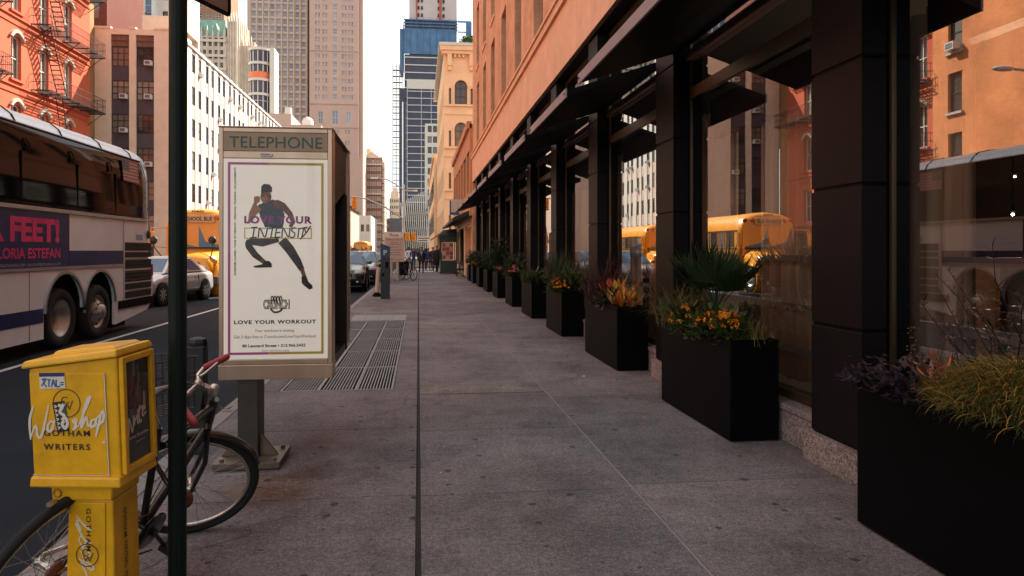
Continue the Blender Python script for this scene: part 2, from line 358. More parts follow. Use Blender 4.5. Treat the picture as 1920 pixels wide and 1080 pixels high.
# ================================================================ street
def concrete(name, col, speck=.48, gum=True):
    m, nt, b = nmat(name); L = nt.links
    tc = nt.nodes.new('ShaderNodeTexCoord'); O = tc.outputs['Object']
    def noise(s, d=6, r=.6):
        n = nt.nodes.new('ShaderNodeTexNoise'); n.inputs['Scale'].default_value = s; n.inputs['Detail'].default_value = d; n.inputs['Roughness'].default_value = r; L.new(O, n.inputs['Vector']); return n.outputs['Fac']
    def rng(x, a, c, lo, hi):
        r = nt.nodes.new('ShaderNodeMapRange'); r.inputs[1].default_value = a; r.inputs[2].default_value = c; r.inputs[3].default_value = lo; r.inputs[4].default_value = hi; L.new(x, r.inputs[0]); return r.outputs[0]
    def mul(a, c):
        q = nt.nodes.new('ShaderNodeMath'); q.operation = 'MULTIPLY'; L.new(a, q.inputs[0]); L.new(c, q.inputs[1]); return q.outputs[0]
    f = mul(rng(noise(.55, 5, .6), .3, .7, .72, 1.25), rng(noise(95, 3, .85), .36, .64, 1 - speck, 1 + speck))
    f = mul(f, rng(noise(9, 6, .75), .3, .7, .82, 1.18)); f = mul(f, rng(noise(34, 3, .9), .40, .60, .74, 1.26))
    if gum:
        v = nt.nodes.new('ShaderNodeTexVoronoi'); v.voronoi_dimensions = '2D'; v.inputs['Scale'].default_value = 4.2; v.inputs['Randomness'].default_value = 1.0
        wn = nt.nodes.new('ShaderNodeTexNoise'); wn.inputs['Scale'].default_value = 22; L.new(O, wn.inputs['Vector'])
        va = nt.nodes.new('ShaderNodeVectorMath'); va.operation = 'MULTIPLY_ADD'; va.inputs[1].default_value = (.035, .035, 0); L.new(wn.outputs['Color'], va.inputs[0]); L.new(O, va.inputs[2]); L.new(va.outputs[0], v.inputs['Vector'])
        sp = nt.nodes.new('ShaderNodeSeparateColor'); L.new(v.outputs['Color'], sp.inputs[0])
        rad = rng(sp.outputs[0], .62, 1.0, 0.0, .12)
        lt = nt.nodes.new('ShaderNodeMath'); lt.operation = 'LESS_THAN'; L.new(v.outputs['Distance'], lt.inputs[0]); L.new(rad, lt.inputs[1])
        f = mul(f, rng(lt.outputs[0], 0, 1, 1, .38))
    if gum:
        v2 = nt.nodes.new('ShaderNodeTexVoronoi'); v2.voronoi_dimensions = '2D'; v2.inputs['Scale'].default_value = 13; L.new(va.outputs[0], v2.inputs['Vector'])
        sp2 = nt.nodes.new('ShaderNodeSeparateColor'); L.new(v2.outputs['Color'], sp2.inputs[0]); lt2 = nt.nodes.new('ShaderNodeMath'); lt2.operation = 'LESS_THAN'; L.new(v2.outputs['Distance'], lt2.inputs[0]); L.new(rng(sp2.outputs[1], .70, 1.0, 0.0, .15), lt2.inputs[1]); f = mul(f, rng(lt2.outputs[0], 0, 1, 1, .55))
    f = mul(f, rng(noise(1.7, 8, .72), .36, .54, .70, 1.05))
    s = nt.nodes.new('ShaderNodeVectorMath'); s.operation = 'SCALE'; s.inputs[0].default_value = col; L.new(f, s.inputs['Scale']); last = s.outputs[0]
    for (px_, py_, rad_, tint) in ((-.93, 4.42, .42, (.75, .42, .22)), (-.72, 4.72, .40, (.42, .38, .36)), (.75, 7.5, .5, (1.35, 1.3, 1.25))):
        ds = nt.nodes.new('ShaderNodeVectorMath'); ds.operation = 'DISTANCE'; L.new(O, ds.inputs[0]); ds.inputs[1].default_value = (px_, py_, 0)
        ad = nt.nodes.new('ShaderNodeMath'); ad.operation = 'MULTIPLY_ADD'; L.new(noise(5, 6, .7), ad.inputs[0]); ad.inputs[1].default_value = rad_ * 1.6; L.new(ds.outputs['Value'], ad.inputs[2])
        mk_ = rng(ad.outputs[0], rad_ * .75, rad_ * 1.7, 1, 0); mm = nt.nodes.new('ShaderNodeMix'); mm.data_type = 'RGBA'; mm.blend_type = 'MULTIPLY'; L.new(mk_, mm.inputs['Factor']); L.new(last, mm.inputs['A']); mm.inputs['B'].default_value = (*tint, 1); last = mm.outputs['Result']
    L.new(last, b.inputs['Base Color'])
    b.inputs['Roughness'].default_value = .82; b.inputs['Specular IOR Level'].default_value = .25
    bp = nt.nodes.new('ShaderNodeBump'); bp.inputs['Strength'].default_value = .25; bp.inputs['Distance'].default_value = .004; L.new(noise(120, 4, .7), bp.inputs['Height']); L.new(bp.outputs[0], b.inputs['Normal'])
    MATS[name] = m
    return m
CONC = [concrete('concrete_a', (.176, .159, .166)), concrete('concrete_b', (.156, .142, .150)), concrete('concrete_c', (.190, .170, .172))]
M_rough = concrete('concrete_rough', (.19, .17, .16), .7, False)
M_joint = mat('joint_filler', (.018, .016, .016), .95, bump=.6, bscale=90, var=.4)
M_seam = mat('seam_filler', (.26, .235, .23), .9)
M_asph = mat('asphalt', (.012, .017, .026), .85, var=.3, scale=1.3, bump=.5, bscale=140, spec=.15)
M_ground = mat('ground_earth', (.06, .06, .06), .9)
M_paint = mat('road_paint', (.55, .55, .53), .7, var=.35, scale=6)
M_kerb = mat('kerb_granite', (.20, .18, .175), .7, var=.3, scale=30, bump=.2, bscale=80)

g = MB(); g.quad((-900, -300, -.20), (900, -300, -.20), (900, 2200, -.20), (-900, 2200, -.20)); struct('ground', g, M_ground)
g = MB(); g.quad((-17, -40, -.135), (-1.85, -40, -.135), (-1.85, 53, -.135), (-17, 53, -.135))
g.quad((-60, 53, -.135), (70, 53, -.135), (70, 63.5, -.135), (-60, 63.5, -.135))
g.quad((-17, 63.5, -.135), (-1.85, 63.5, -.135), (-1.85, 400, -.135), (-17, 400, -.135)); struct('road', g, M_asph)
g = MB()
g.quad((-5.68, -40, -.131), (-5.58, -40, -.131), (-5.58, 50, -.131), (-5.68, 50, -.131))
for k in range(18): y = 54.0 + k * .52; g.quad((-1.8 + 0, y, -.131), (3.4, y, -.131), (3.4, y + .3, -.131), (-1.8, y + .3, -.131))
for k in range(12): x = -16 + k * 1.15; g.quad((x, 50.2, -.131), (x + .55, 50.2, -.131), (x + .55, 52.8, -.131), (x, 52.8, -.131))
for k in range(14): y = 66 + k * 12; g.quad((-9.3, y, -.131), (-9.18, y, -.131), (-9.18, y + 4, -.131), (-9.3, y + 4, -.131))
struct('road_markings', g, M_paint)

# pavement slabs with open joints; the cellar grates leave a pit
g = MB()
def slab(x0, x1, ys, mi, gap=.004):
    for i in range(len(ys) - 1): g.box(x0 + gap, x1 - gap, ys[i] + gap, ys[i + 1] - gap, -.1, 0.0, mi[i % len(mi)])
slab(-1.70, -.013, [-8, -5.5, -3, -.6, 1.6, 4.22, 5.82, 7.47], [0, 1, 2, 0, 1])
slab(-1.70, -1.48, [7.47, 11, 14.7], [1]); slab(-.27, -.013, [7.47, 10.6, 14.7], [0])
slab(-1.70, -.013, [14.7, 16.15, 18.4, 21, 23.4, 26, 28.5, 31, 33.5, 36, 38.5, 41, 44, 47, 50, 53], [2, 0, 1, 1, 0, 2])
slab(.009, 1.345, [-8, -5.4, -3, -.6, 1.6, 4.20, 5.70, 7.15, 9.05, 13.2, 15.8, 18.9, 22, 25, 28, 31, 34, 37, 40, 44, 48, 53], [1, 0, 0, 2, 1, 0])
slab(1.353, 3.2, [-8, -5.2, -2.4, -.2, 2.0, 4.26, 6.9, 9.6, 13.1, 16.2, 19.5, 22.6, 26, 29, 32, 35, 38, 42, 46, 53], [2, 1, 2, 0])
g.box(-1.70, 3.4, 53.01, 53.2, -.1, 0, 2)
# far pavements
for (x0, x1, ys) in ((-24.2, -17.2, [-30, -20, -10, 0, 10, 20, 30, 40, 55, 70, 85, 100, 130]), (-1.7, 3.2, [63.5, 70, 80, 90, 120, 160])):
    slab(x0, x1, ys, [0, 1, 2])
struct('pavement', g, CONC)
g = MB(); g.box(-1.70, 3.2, -8, 7.40, -.12, -.012); g.box(-1.70, 3.2, 14.75, 53, -.12, -.012)
g.box(-.3, 3.2, 7.40, 14.75, -.12, -.012); g.box(-1.70, -1.45, 7.40, 14.75, -.12, -.012)
g.box(-.02, .02, -8, 53, -.1, -.007); struct('pavement_joints', g, M_joint)
g = MB(); g.box(1.343, 1.355, -8, 40, -.05, -.002); struct('pavement_seam', g, M_seam)
g = MB(); random.seed(3)
g.poly([(.03, 7.16, .003), (.3, 7.17, .003), (.7, 7.15, .003), (1.33, 7.16, .003), (1.34, 7.36, .003), (1.0, 7.44, .003), (.7, 7.36, .003), (.42, 7.42, .003), (.25, 7.56, .003), (.16, 7.8, .003), (.03, 7.9, .003)])
struct('pavement_patch', g, M_rough)
g = MB()
for y in range(-8, 53, 3): g.box(-1.85, -1.706, y + .004, y + 2.996, -.2, .0)
for y in range(63, 160, 4): g.box(-1.85, -1.706, y + .6, y + 4.596, -.2, 0)
for y in range(-30, 52, 4): g.box(-17.2, -17.05, y + .004, y + 3.996, -.2, 0)
struct('kerb', g, M_kerb, bevel=.012)

g = MB(); random.seed(17)
FG_ = basis((0, 0, 0), (1, 0, 0), (0, 1, 0))
for p0, p1 in (((.2, 5.2), (1.1, 5.62)), ((-1.5, 3.2), (-.5, 4.1)), ((.3, 9.3), (.9, 12.4)), ((1.7, 7.4), (2.2, 9.4)), ((-.25, 6.0), (-.1, 7.3))):
    n = 9; pts = [(p0[0] + (p1[0] - p0[0]) * k / n + random.gauss(0, .03), p0[1] + (p1[1] - p0[1]) * k / n + random.gauss(0, .03)) for k in range(n + 1)]; stroke(g, FG_, pts, .0035, .0035, 0, 3)
struct('pavement_cracks', g, M_joint)
M_grate = mat('grate_steel', (.20, .185, .18), .5, metal=.6, var=.35, scale=4)
M_pit = mat('pit_dark', (.008, .008, .009), .9)
g = MB(); g.box(-1.48, -.27, 7.47, 14.7, -.19, -.15); struct('grate_pit', g, M_pit)
gy = [7.48, 8.92, 10.36, 11.80, 13.24, 14.69]
nums = ['nearest', 'second nearest', 'middle', 'fourth', 'farthest']
for i in range(5):
    y0, y1 = gy[i] + .006, gy[i + 1] - .006
    t = thing('sidewalk_grate', f'steel bar grate in the pavement behind the kiosk, {nums[i]} of five in a row', 'grate', (-.875, y0, -.05), group='steel grates in the pavement')
    f = MB(); f.box(-1.475, -1.45, y0, y1, -.06, -.002); f.box(-.30, -.275, y0, y1, -.06, -.002); f.box(-1.45, -.30, y0, y0 + .025, -.06, -.002); f.box(-1.45, -.30, y1 - .025, y1, -.06, -.002)
    for x in (-1.07, -.68): f.box(x - .012, x + .012, y0 + .025, y1 - .025, -.06, -.001)
    f.build('frame', M_grate, t)
    f = MB(); n = 34
    for k in range(n):
        x = -1.44 + 1.13 * (k + .5) / n
        if min(abs(x + 1.07), abs(x + .68)) > .014: f.box(x - .007, x + .007, y0 + .026, y1 - .026, -.05, -.004)
    f.build('grating_bars', M_grate, t)
t = thing('cellar_hatch', 'flat grey steel cellar hatch plates beyond the bar grates', 'hatch', (-.875, 15.4, 0))
for k in range(4):
    x = -1.46 + k * .297; f = MB(); f.box(x + .004, x + .29, 14.78, 16.05, 0, .006); f.build('hatch_plate', M_grate, t)
# ================================================================ the brick hotel on the right
M_hbrick = brick_mat('hotel_brick', (.64, .36, .215), (.57, .31, .18), (.60, .38, .26), bw=.2, bh=.065, var=.28, big=.8)
M_hband = mat('hotel_band_stone', (.74, .47, .32), .75, var=.16, scale=1.6, bump=.1, bscale=70)
M_bronze = mat('dark_bronze', (.0062, .0055, .006), .5, spec=.12, var=.4, scale=3)
M_fascia = mat('awning_fascia_metal', (.27, .22, .25), .5, metal=0, var=.15)
M_black = mat('black_steel', (.003, .003, .0034), .55, spec=.08, var=.2)
M_frame = mat('window_frame_bronze', (.10, .066, .036), .35, metal=.6, var=.2)
M_copper = mat('head_beam_bronze', (.20, .11, .085), .4, metal=.5, var=.2)
M_granite = concrete('speckled_granite', (.25, .215, .21), .85, False)
M_pane = pane_mat('storefront_glass', .43, (.95, .92, .88), wav=.010)
M_pane2 = pane_mat('upper_glass', .5, (.3, .3, .3))
M_room = mat('dark_room', (.035, .026, .022), .8)
M_curt = mat('curtain_cloth', (.80, .58, .42), .9, var=.25, scale=14, streak=True)
m, nt, b = nmat('curtain_cloth_thin'); L = nt.links; M_curt = m; b.inputs['Roughness'].default_value = .9
tl = nt.nodes.new('ShaderNodeBsdfTranslucent'); tl.inputs['Color'].default_value = (.75, .52, .36, 1); ms = nt.nodes.new('ShaderNodeMixShader'); ms.inputs['Fac'].default_value = .3
tc = nt.nodes.new('ShaderNodeTexCoord'); mp = nt.nodes.new('ShaderNodeMapping'); mp.inputs['Scale'].default_value = (1, 1, .1); nz = nt.nodes.new('ShaderNodeTexNoise'); nz.inputs['Scale'].default_value = 16; L.new(tc.outputs['Object'], mp.inputs[0]); L.new(mp.outputs[0], nz.inputs[0])
cr = nt.nodes.new('ShaderNodeValToRGB'); cr.color_ramp.elements[0].color = (.50, .36, .27, 1); cr.color_ramp.elements[1].color = (.92, .72, .56, 1); L.new(nz.outputs[0], cr.inputs[0]); L.new(cr.outputs[0], b.inputs['Base Color'])
L.new(b.outputs[0], ms.inputs[1]); L.new(tl.outputs[0], ms.inputs[2]); L.new(ms.outputs[0], nt.nodes['Material Output'].inputs['Surface'])
M_band_ = mat('frosted_rail', (.16, .15, .145), .5)
# perforated bronze screen: dark round holes in rows
m, nt, b = nmat('perforated_screen'); L = nt.links; M_perf = m
tc = nt.nodes.new('ShaderNodeTexCoord'); sx = nt.nodes.new('ShaderNodeSeparateXYZ'); L.new(tc.outputs['Object'], sx.inputs[0])
def mth(op, a, c=None):
    q = nt.nodes.new('ShaderNodeMath'); q.operation = op
    for i, x in enumerate((a, c)):
        if x is None: continue
        if isinstance(x, (int, float)): q.inputs[i].default_value = x
        else: L.new(x, q.inputs[i])
    return q.outputs[0]
uu = mth('ADD', sx.outputs['X'], sx.outputs['Y']); PITCH = .0125
a = mth('MULTIPLY', uu, 2 * math.pi / PITCH); c = mth('MULTIPLY', sx.outputs['Z'], 2 * math.pi / (PITCH * 1.732))
dots = mth('MULTIPLY', mth('COSINE', mth('ADD', a, c)), mth('COSINE', mth('SUBTRACT', a, c)))
hole = mth('GREATER_THAN', dots, .18)
mxx = nt.nodes.new('ShaderNodeMix'); mxx.data_type = 'RGBA'; mxx.inputs['A'].default_value = (.013, .011, .0125, 1); mxx.inputs['B'].default_value = (.0025, .002, .0025, 1)
L.new(hole, mxx.inputs['Factor']); L.new(mxx.outputs['Result'], b.inputs['Base Color']); b.inputs['Specular IOR Level'].default_value = .12
L.new(mth('ADD', mth('MULTIPLY', hole, .5), .38), b.inputs['Roughness'])

hotel = thing('brick_hotel', 'orange brick corner hotel with black awnings and dark bronze columns along the pavement', 'hotel', (2.75, 14, 0))
HX, YE = 2.75, 34.8
Y0 = -5.63; BAY = 3.23                                     # near edges of the columns
cols = [Y0 + BAY * k for k in range(13)]
# upper wall with window openings, stone band below
rects = []
for fl in range(3):
    for k in range(12):
        yc = 15.6 + BAY * (k - 6); zb = 6.46 + 3.66 * fl
        if yc < YE - .8: rects.append((YE - (yc + .62), YE - (yc - .62), zb, zb + 2.85))
mb = MB(); facade(mb, (HX, YE), (HX, -8), 6.42, 17.0, rects, .28); shell(mb, (HX, YE), (HX, -8), 6.42, 17.0, 14)
mb.build('brick_wall', M_hbrick, hotel)
mb = MB()
for k in range(24):
    y0 = -8 + k * (YE + 8) / 24; y1 = y0 + (YE + 8) / 24 - .014
    mb.box(HX - .03, HX + .4, y0, y1, 4.97, 6.13)
mb.box(HX - .02, HX + .38, -8, YE, 4.98, 6.12); mb.box(HX - .09, HX + .4, -8, YE + .03, 6.135, 6.415); mb.box(HX - .13, HX + .4, -8, YE + .05, 6.30, 6.36)
mb.build('stone_band', M_hband, hotel)
M_uglass = ramp_mat('upper_window_glass', [(.012, .011, .012), (.02, .016, .014), (.03, .02, .016), (.015, .012, .012)], .06, .8)
add_windows(hotel, (HX, YE), (HX, -8), rects, .27, [M_uglass, M_bronze], 1, 2, .07, 100, 'upper_window')
mb = MB()
for r in rects: mb.box(HX - .05, HX + .02, YE - r[1] - .05, YE - r[0] + .05, r[2] - .12, r[2] - .002)
mb.build('window_sills', M_hband, hotel)
# soffit and dark recess over the awnings
mb = MB(); mb.box(3.13, 3.4, -8, YE, 4.93, 4.968); mb.box(HX + .02, 3.13, -8, YE, 4.935, 4.966); mb.build('soffit', M_bronze, hotel)
mb = MB(); mb.box(2.72, 16, YE - .25, YE, 0, 4.93); mb.box(2.72, 16, -8.25, -8, 0, 4.93); mb.build('end_wall', M_hbrick, hotel)
# interior
mb = MB(); mb.box(3.2, 12, -8, YE - .26, .02, .06); mb.box(12, 12.2, -8, YE - .26, .02, 4.9); mb.box(3.4, 12, -8, YE - .26, 4.75, 4.9)
mb.build('dark_interior', M_room, hotel)
# columns: bronze panels with reveals on a granite foot
PZ = [.20, .985, 1.925, 2.74, 3.56, 4.93]
for i, y in enumerate(cols):
    near = i in (2, 3, 4)
    c_ = MB(); c_.box(2.812, 3.14, y + .010, y + .55, .212, 4.93, 1)
    for j in range(5): c_.box(2.80, 2.975, y, y + .56, PZ[j] + (.012 if j else .025), PZ[j + 1] - .012, 0)
    o = c_.build('column', [M_perf if i == 3 or near and i < 4 else M_bronze, M_black], hotel, bevel=.004)
    f = MB(); f.box(2.755, 3.14, y - .035, y + .595, 0, .21); ob = f.build('granite_foot', M_granite, o, world=True, bevel=.006)
# shop windows, sills and awnings bay by bay
for i in range(len(cols) - 1):
    ya, yb = cols[i] + .565, cols[i + 1] - .005
    if yb > YE - .3: yb = YE - .27
    s = MB(); s.box(2.86, 3.2, ya + .031, yb - .031, 0, .25); s.box(2.845, 3.2, ya + .031, yb - .031, .25, .30); s.build('granite_sill', M_granite, hotel, bevel=.008)
    f = MB()
    f.box(2.985, 3.02, ya, ya + .03, .302, 4.93); f.box(2.985, 3.02, yb - .022, yb, .302, 4.93)
    f.box(2.98, 3.10, ya + .03, yb - .022, .302, .37); f.box(2.975, 3.10, ya + .03, yb - .022, 3.17, 3.29); f.box(2.98, 3.10, ya + .03, yb - .022, 4.86, 4.93)
    fr = f.build('storefront_window', M_frame, hotel)
    p = MB(); p.quad((3.0, yb - .02, .37), (3.0, ya + .03, .37), (3.0, ya + .03, 3.17), (3.0, yb - .02, 3.17)); p.build('pane', M_pane, fr)
    p = MB(); p.quad((3.0, yb - .02, 3.29), (3.0, ya + .03, 3.29), (3.0, ya + .03, 4.86), (3.0, yb - .02, 4.86)); p.build('transom_pane', M_pane, fr)
    f = MB(); f.box(2.93, 2.978, ya + .0, yb - .0, 3.60, 3.68); f.build('head_beam', M_copper, hotel, bevel=.006)
    for zz in (.62, 1.0, 1.43):
        f = MB(); f.box(3.30, 3.315, ya + .06, yb - .06, zz - .03, zz + .03); f.build('window_rail', M_band_, hotel)
    # valance box inside the head of the window
    f = MB(); f.box(3.2, 3.32, ya + .06, yb - .06, 2.74, 3.16); f.build('blind_box', M_bronze, hotel)
    # awning: steel fascia, flat sloping canopy, ends
    a = MB(); y0, y1 = ya + .13, yb + .05
    lo = [(1.76, y0, 3.335), (2.925, y0, 3.725), (2.925, y1, 3.725), (1.76, y1, 3.335)]
    a.hull8([(x, y, z) for x, y, z in lo], [(x, y, z + .075) for x, y, z in lo]); aw = a.build('awning', M_black, hotel)
    a = MB(); a.box(1.735, 1.757, y0 - .005, y1 + .005, 3.32, 3.43); a.build('fascia', M_fascia, aw, bevel=.003)
    a = MB()
    for q in (y0 + .05, y1 - .05): a.cyl((1.733, q, 3.375), (1.725, q, 3.375), .012)
    a.build('bolt_heads', M_bronze, aw)
ordn = ['nearest', 'second', 'third', 'fourth', 'fifth', 'sixth']
def curtain(y0, y1, lab):
    s = MB(); n = 90; A = []
    for k in range(n + 1):
        t = k / n; A.append((3.42 + .075 * math.sin(t * 40 + math.sin(t * 9) * 1.3) + .02 * math.sin(t * 71), y0 + (y1 - y0) * t))
    for k in range(n): s.add([(A[k][0], A[k][1], .34), (A[k + 1][0], A[k + 1][1], .34), (A[k + 1][0], A[k + 1][1], 3.1), (A[k][0], A[k][1], 3.1)], [(0, 1, 2, 3)], 0, True)
    o = s.build('curtain', M_curt, None, fix=True); sol = o.modifiers.new('thick', 'SOLIDIFY'); sol.thickness = .01
    tag(o, lab, 'curtain', 'tan curtains inside the storefront windows')
for q, i in enumerate(range(2, 7)):
    ya, yb = cols[i] + .62, cols[i + 1] - .06
    curtain(yb - .05, yb + .78, f'pleated tan curtain behind the far column of the {ordn[q]} storefront window along the pavement')
    curtain(ya + 1.0, ya + 1.75, f'pleated tan curtain behind the middle of the {ordn[q]} storefront window along the pavement')
M_bulb = mat('lit_lamp', (.8, .7, .5), .5); _b = M_bulb.node_tree.nodes['Principled BSDF']; _b.inputs['Emission Color'].default_value = (1, .82, .55, 1); _b.inputs['Emission Strength'].default_value = 2.5
for x, y, z, wh in ((8.0, 8.4, 2.5, 'far'), (6.5, 6.85, 1.9, 'near')):
    t = thing('pendant_lamp', f'small lit pendant lamp in the dark room behind the nearest shop glass, the {"higher" if wh == "far" else "lower"} one', 'lamp', (x, y, z), 0, 'lit lamps inside the hotel'); f = MB(); f.ball((x, y, z), .016, n=12, k=8); f.build('bulb', M_bulb, t); f = MB(); f.cyl((x, y, z + .04), (x, y, 4.74), .006, n=6); f.lathe((x, y, z + .03), (0, 0, 1), [(.03, 0), (.02, .04), (0, .045)], 12); f.build('cord', M_black, t)
    ld = bpy.data.lights.new('lamp_light', 'POINT'); ld.energy = 42; ld.color = (1, .8, .58); ld.shadow_soft_size = .06; lo = bpy.data.objects.new('lamp_light', ld); COL.objects.link(lo); lo.location = (x, y, z - .1)
t = thing('room_cabinet', 'pale beige panel with a brass edge standing inside the nearest storefront window', 'cabinet', (4.3, 4.55, .06))
f = MB(); f.box(4.2, 4.6, 4.55, 4.85, .06, 1.42); f.build('cabinet_panel', mat('beige_panel', (.48, .40, .33), .5), t)
f = MB(); f.box(4.17, 4.23, 4.50, 4.545, .06, 1.42); f.build('brass_edge', mat('brass', (.55, .36, .14), .3, metal=1), t)
# ================================================================ buildings
M_redbr = brick_mat('red_painted_brick', (.54, .115, .055), (.50, .105, .05), (.49, .12, .06), var=.09, big=.25)
M_orbr = brick_mat('orange_brick', (.72, .26, .095), (.64, .21, .075), (.60, .27, .13), var=.3, big=.3)
M_cream = mat('cream_stone', (.45, .38, .30), .75, var=.12, scale=1)
M_iron = mat('black_iron', (.018, .014, .014), .6, var=.2)
M_rust = mat('iron_rust', (.09, .035, .025), .7, var=.3)
M_wgl = ramp_mat('window_glass', [(.02, .022, .026), (.05, .045, .04), (.16, .13, .10), (.03, .03, .035), (.30, .26, .20), (.015, .016, .02)], .07, .7)
M_wgl_dark = ramp_mat('dark_window_glass', [(.012, .014, .018), (.03, .03, .034), (.02, .022, .026), (.06, .055, .05), (.22, .19, .15), (.025, .025, .03)], .06, .8)
M_wfr = mat('window_frame_dark', (.03, .028, .028), .5)
M_wfr_w = mat('window_frame_white', (.55, .52, .47), .6)
M_tan = mat('tan_brick', (.70, .58, .45), .85, var=.10, scale=1.6, bump=.15, bscale=30)
M_tan2 = mat('brown_streaked_panel', (.16, .085, .06), .8, var=.35, scale=5, streak=True)
M_spand = mat('slate_spandrel', (.07, .058, .066), .7, var=.2, scale=3, streak=True)
M_white = mat('white_glazed_brick', (.60, .575, .52), .6, var=.07, scale=1.5)
M_pinkin = mat('pinkish_infill', (.50, .37, .31), .8, var=.10)
M_ac = mat('air_conditioner_white', (.62, .60, .56), .5, var=.1)
M_acg = mat('air_conditioner_grille', (.14, .14, .14), .6)

def ac_unit(root, p, u, n, w=.62, h=.42, d=.42):
    F = basis(p, u, (0, 0, 1)); g_ = MB(); s = 1 if (Vector(u).cross(Vector((0, 0, 1)))).dot(Vector(n)) > 0 else -1
    g_.fbox(F, 0, w, 0, h, 0, d * s, 0); g_.fbox(F, .06, w - .06, .06, h - .06, d * s, (d + .008) * s, 1)
    g_.build('air_conditioner', [M_ac, M_acg], root)

# ---- red painted brick hotel with fire escapes (left side of the street)
XR = -24.0
red = thing('red_brick_building', 'red painted brick building with black fire escapes and arched windows, left of the street', 'building', (XR, 44, 0))
YA, YB = 36.6, 53.0
wc = [38.0, 40.9, 43.8, 46.9, 49.9]
rects = []
for fl in range(-1, 3):
    zb = 11.75 + 4.1 * fl
    for y in wc: rects.append((y - YA - .52, y - YA + .52, zb, zb + 2.6))
rr = [(y - YA - .5, y - YA + .5, 3.9 - 0.2, 6.2) for y in wc]
mb = MB(); facade(mb, (XR, YA), (XR, YB), 3.4, 26, rects + rr, .28); shell(mb, (XR, YA), (XR, YB), 3.4, 26, 12); mb.build('brick_wall', M_redbr, red)
add_windows(red, (XR, YA), (XR, YB), rects + rr, .24, [M_wgl, M_wfr_w], 2, 2, .09)
mb = MB()
for zz in (11.32, 7.2, 15.45, 19.6): mb.box(XR - .02, XR + .10, YA, YB, zz, zz + .09); mb.box(XR - .02, XR + .06, YA, YB, zz - .42, zz - .36)
mb.build('belt_course', M_redbr, red)
for (a0, a1, z0, z1) in rects:
    cy = YA + (a0 + a1) / 2; h = MB(); n = 10; ring = []
    F = basis((XR, cy, z1), (0, 1, 0), (0, 0, 1))
    outer = [F(-.78 + 1.56 * k / n, -.12 + .52 * math.sin(math.pi * k / n) ** .8, 0) for k in range(n + 1)]; inner = [F(-.56 + 1.12 * k / n, -.16 + .36 * math.sin(math.pi * k / n) ** .8, 0) for k in range(n + 1)]
    for k in range(n): h.hull8([inner[k], inner[k + 1], outer[k + 1], outer[k]], [Vector(q) + Vector((.16, 0, 0)) for q in (inner[k], inner[k + 1], outer[k + 1], outer[k])])
    # wall filling of the arch over the square head
    h.build('window_hood', M_cream, red, fix=True)
    s = MB(); s.box(XR - .04, XR + .13, cy - .68, cy + .68, z0 - .13, z0 - .002); s.build('window_sill', M_redbr, red)
# ground floor
sf = MB(); facade(sf, (XR - .05, YA), (XR - .05, YB), -.1, 3.4, [(.6 + 3.2 * k, 3.2 + 3.2 * k, .4, 2.9) for k in range(5)], .3); sf.build('shop_front', mat('red_shopfront', (.20, .05, .03), .6), red)
add_windows(red, (XR - .05, YA), (XR - .05, YB), [(.6 + 3.2 * k, 3.2 + 3.2 * k, .4, 2.9) for k in range(5)], .28, [M_wgl_dark, M_iron], 2, 2, .08, name='shop_window')
def fire_escape(y0, y1, levels, lab, flip=False):
    t = thing('fire_escape', lab, 'fire escape', (XR, (y0 + y1) / 2, levels[0]), group='fire escapes on the red building')
    D = 1.15
    for li, z in enumerate(levels):
        p = MB()
        for k in range(9): x = XR + .06 + k * (D - .08) / 8; p.box(x, x + .05, y0, y1, z - .03, z)
        for k in range(7): y = y0 + (y1 - y0) * k / 6; p.box(XR + .02, XR + D, y - .025, y + .025, z - .09, z - .032)
        for y in (y0 + .3, (y0 + y1) / 2, y1 - .3): p.cyl((XR + D - .05, y, z - .1), (XR + .03, y, z - .95), .025, n=5)
        p.build('platform', M_iron, t)
        r = MB()
        for zz in (z + .48, z + .95):
            r.tube([(XR + .03, y0, zz), (XR + D, y0, zz), (XR + D, y1, zz), (XR + .03, y1, zz)], .022, 5)
        nb = int((y1 - y0) / .17)
        for k in range(nb + 1): y = y0 + (y1 - y0) * k / nb; r.box(XR + D - .009, XR + D + .009, y - .009, y + .009, z, z + .95)
        for k in range(1, 6):
            for y in (y0, y1): x = XR + D * k / 6; r.box(x - .009, x + .009, y - .009, y + .009, z, z + .95)
        r.build('railing', M_rust, t)
    for a, b2 in zip(levels[:-1], levels[1:]):
        s = MB(); ya, yb = (y0 + .5, y0 + 2.6) if not flip else (y1 - .5, y1 - 2.6)
        for x in (XR + .35, XR + .9): s.tube([(x, yb, a), (x, ya, b2)], .035, 5)
        for k in range(1, 15):
            q = k / 15; y = yb + (ya - yb) * q; z = a + (b2 - a) * q; s.box(XR + .36, XR + .89, y - .1, y + .1, z - .012, z + .012)
        s.tube([(XR + .9, yb, a + .8), (XR + .9, ya, b2 + .8)], .02, 5)
        s.build('stair', M_iron, t)
    s = MB(); ya, yb = y0 + 2.2, y0 + 3.2
    for x in (XR + .4, XR + .8): s.tube([(x, ya, levels[0]), (x, yb, levels[0] - 3.6)], .03, 5)
    for k in range(1, 13): q = k / 13; s.box(XR + .41, XR + .79, ya + (yb - ya) * q - .02, ya + (yb - ya) * q + .02, levels[0] - 3.6 * q - .015, levels[0] - 3.6 * q + .015)
    s.build('drop_ladder', M_iron, t)
fire_escape(45.3, 52.9, [11.55, 15.65, 19.75], 'black iron fire escape with ladders on the far part of the red building')
fire_escape(37.0, 41.4, [7.45, 11.55, 15.65, 19.75], 'black iron fire escape on the red building next to the orange brick wall', True)
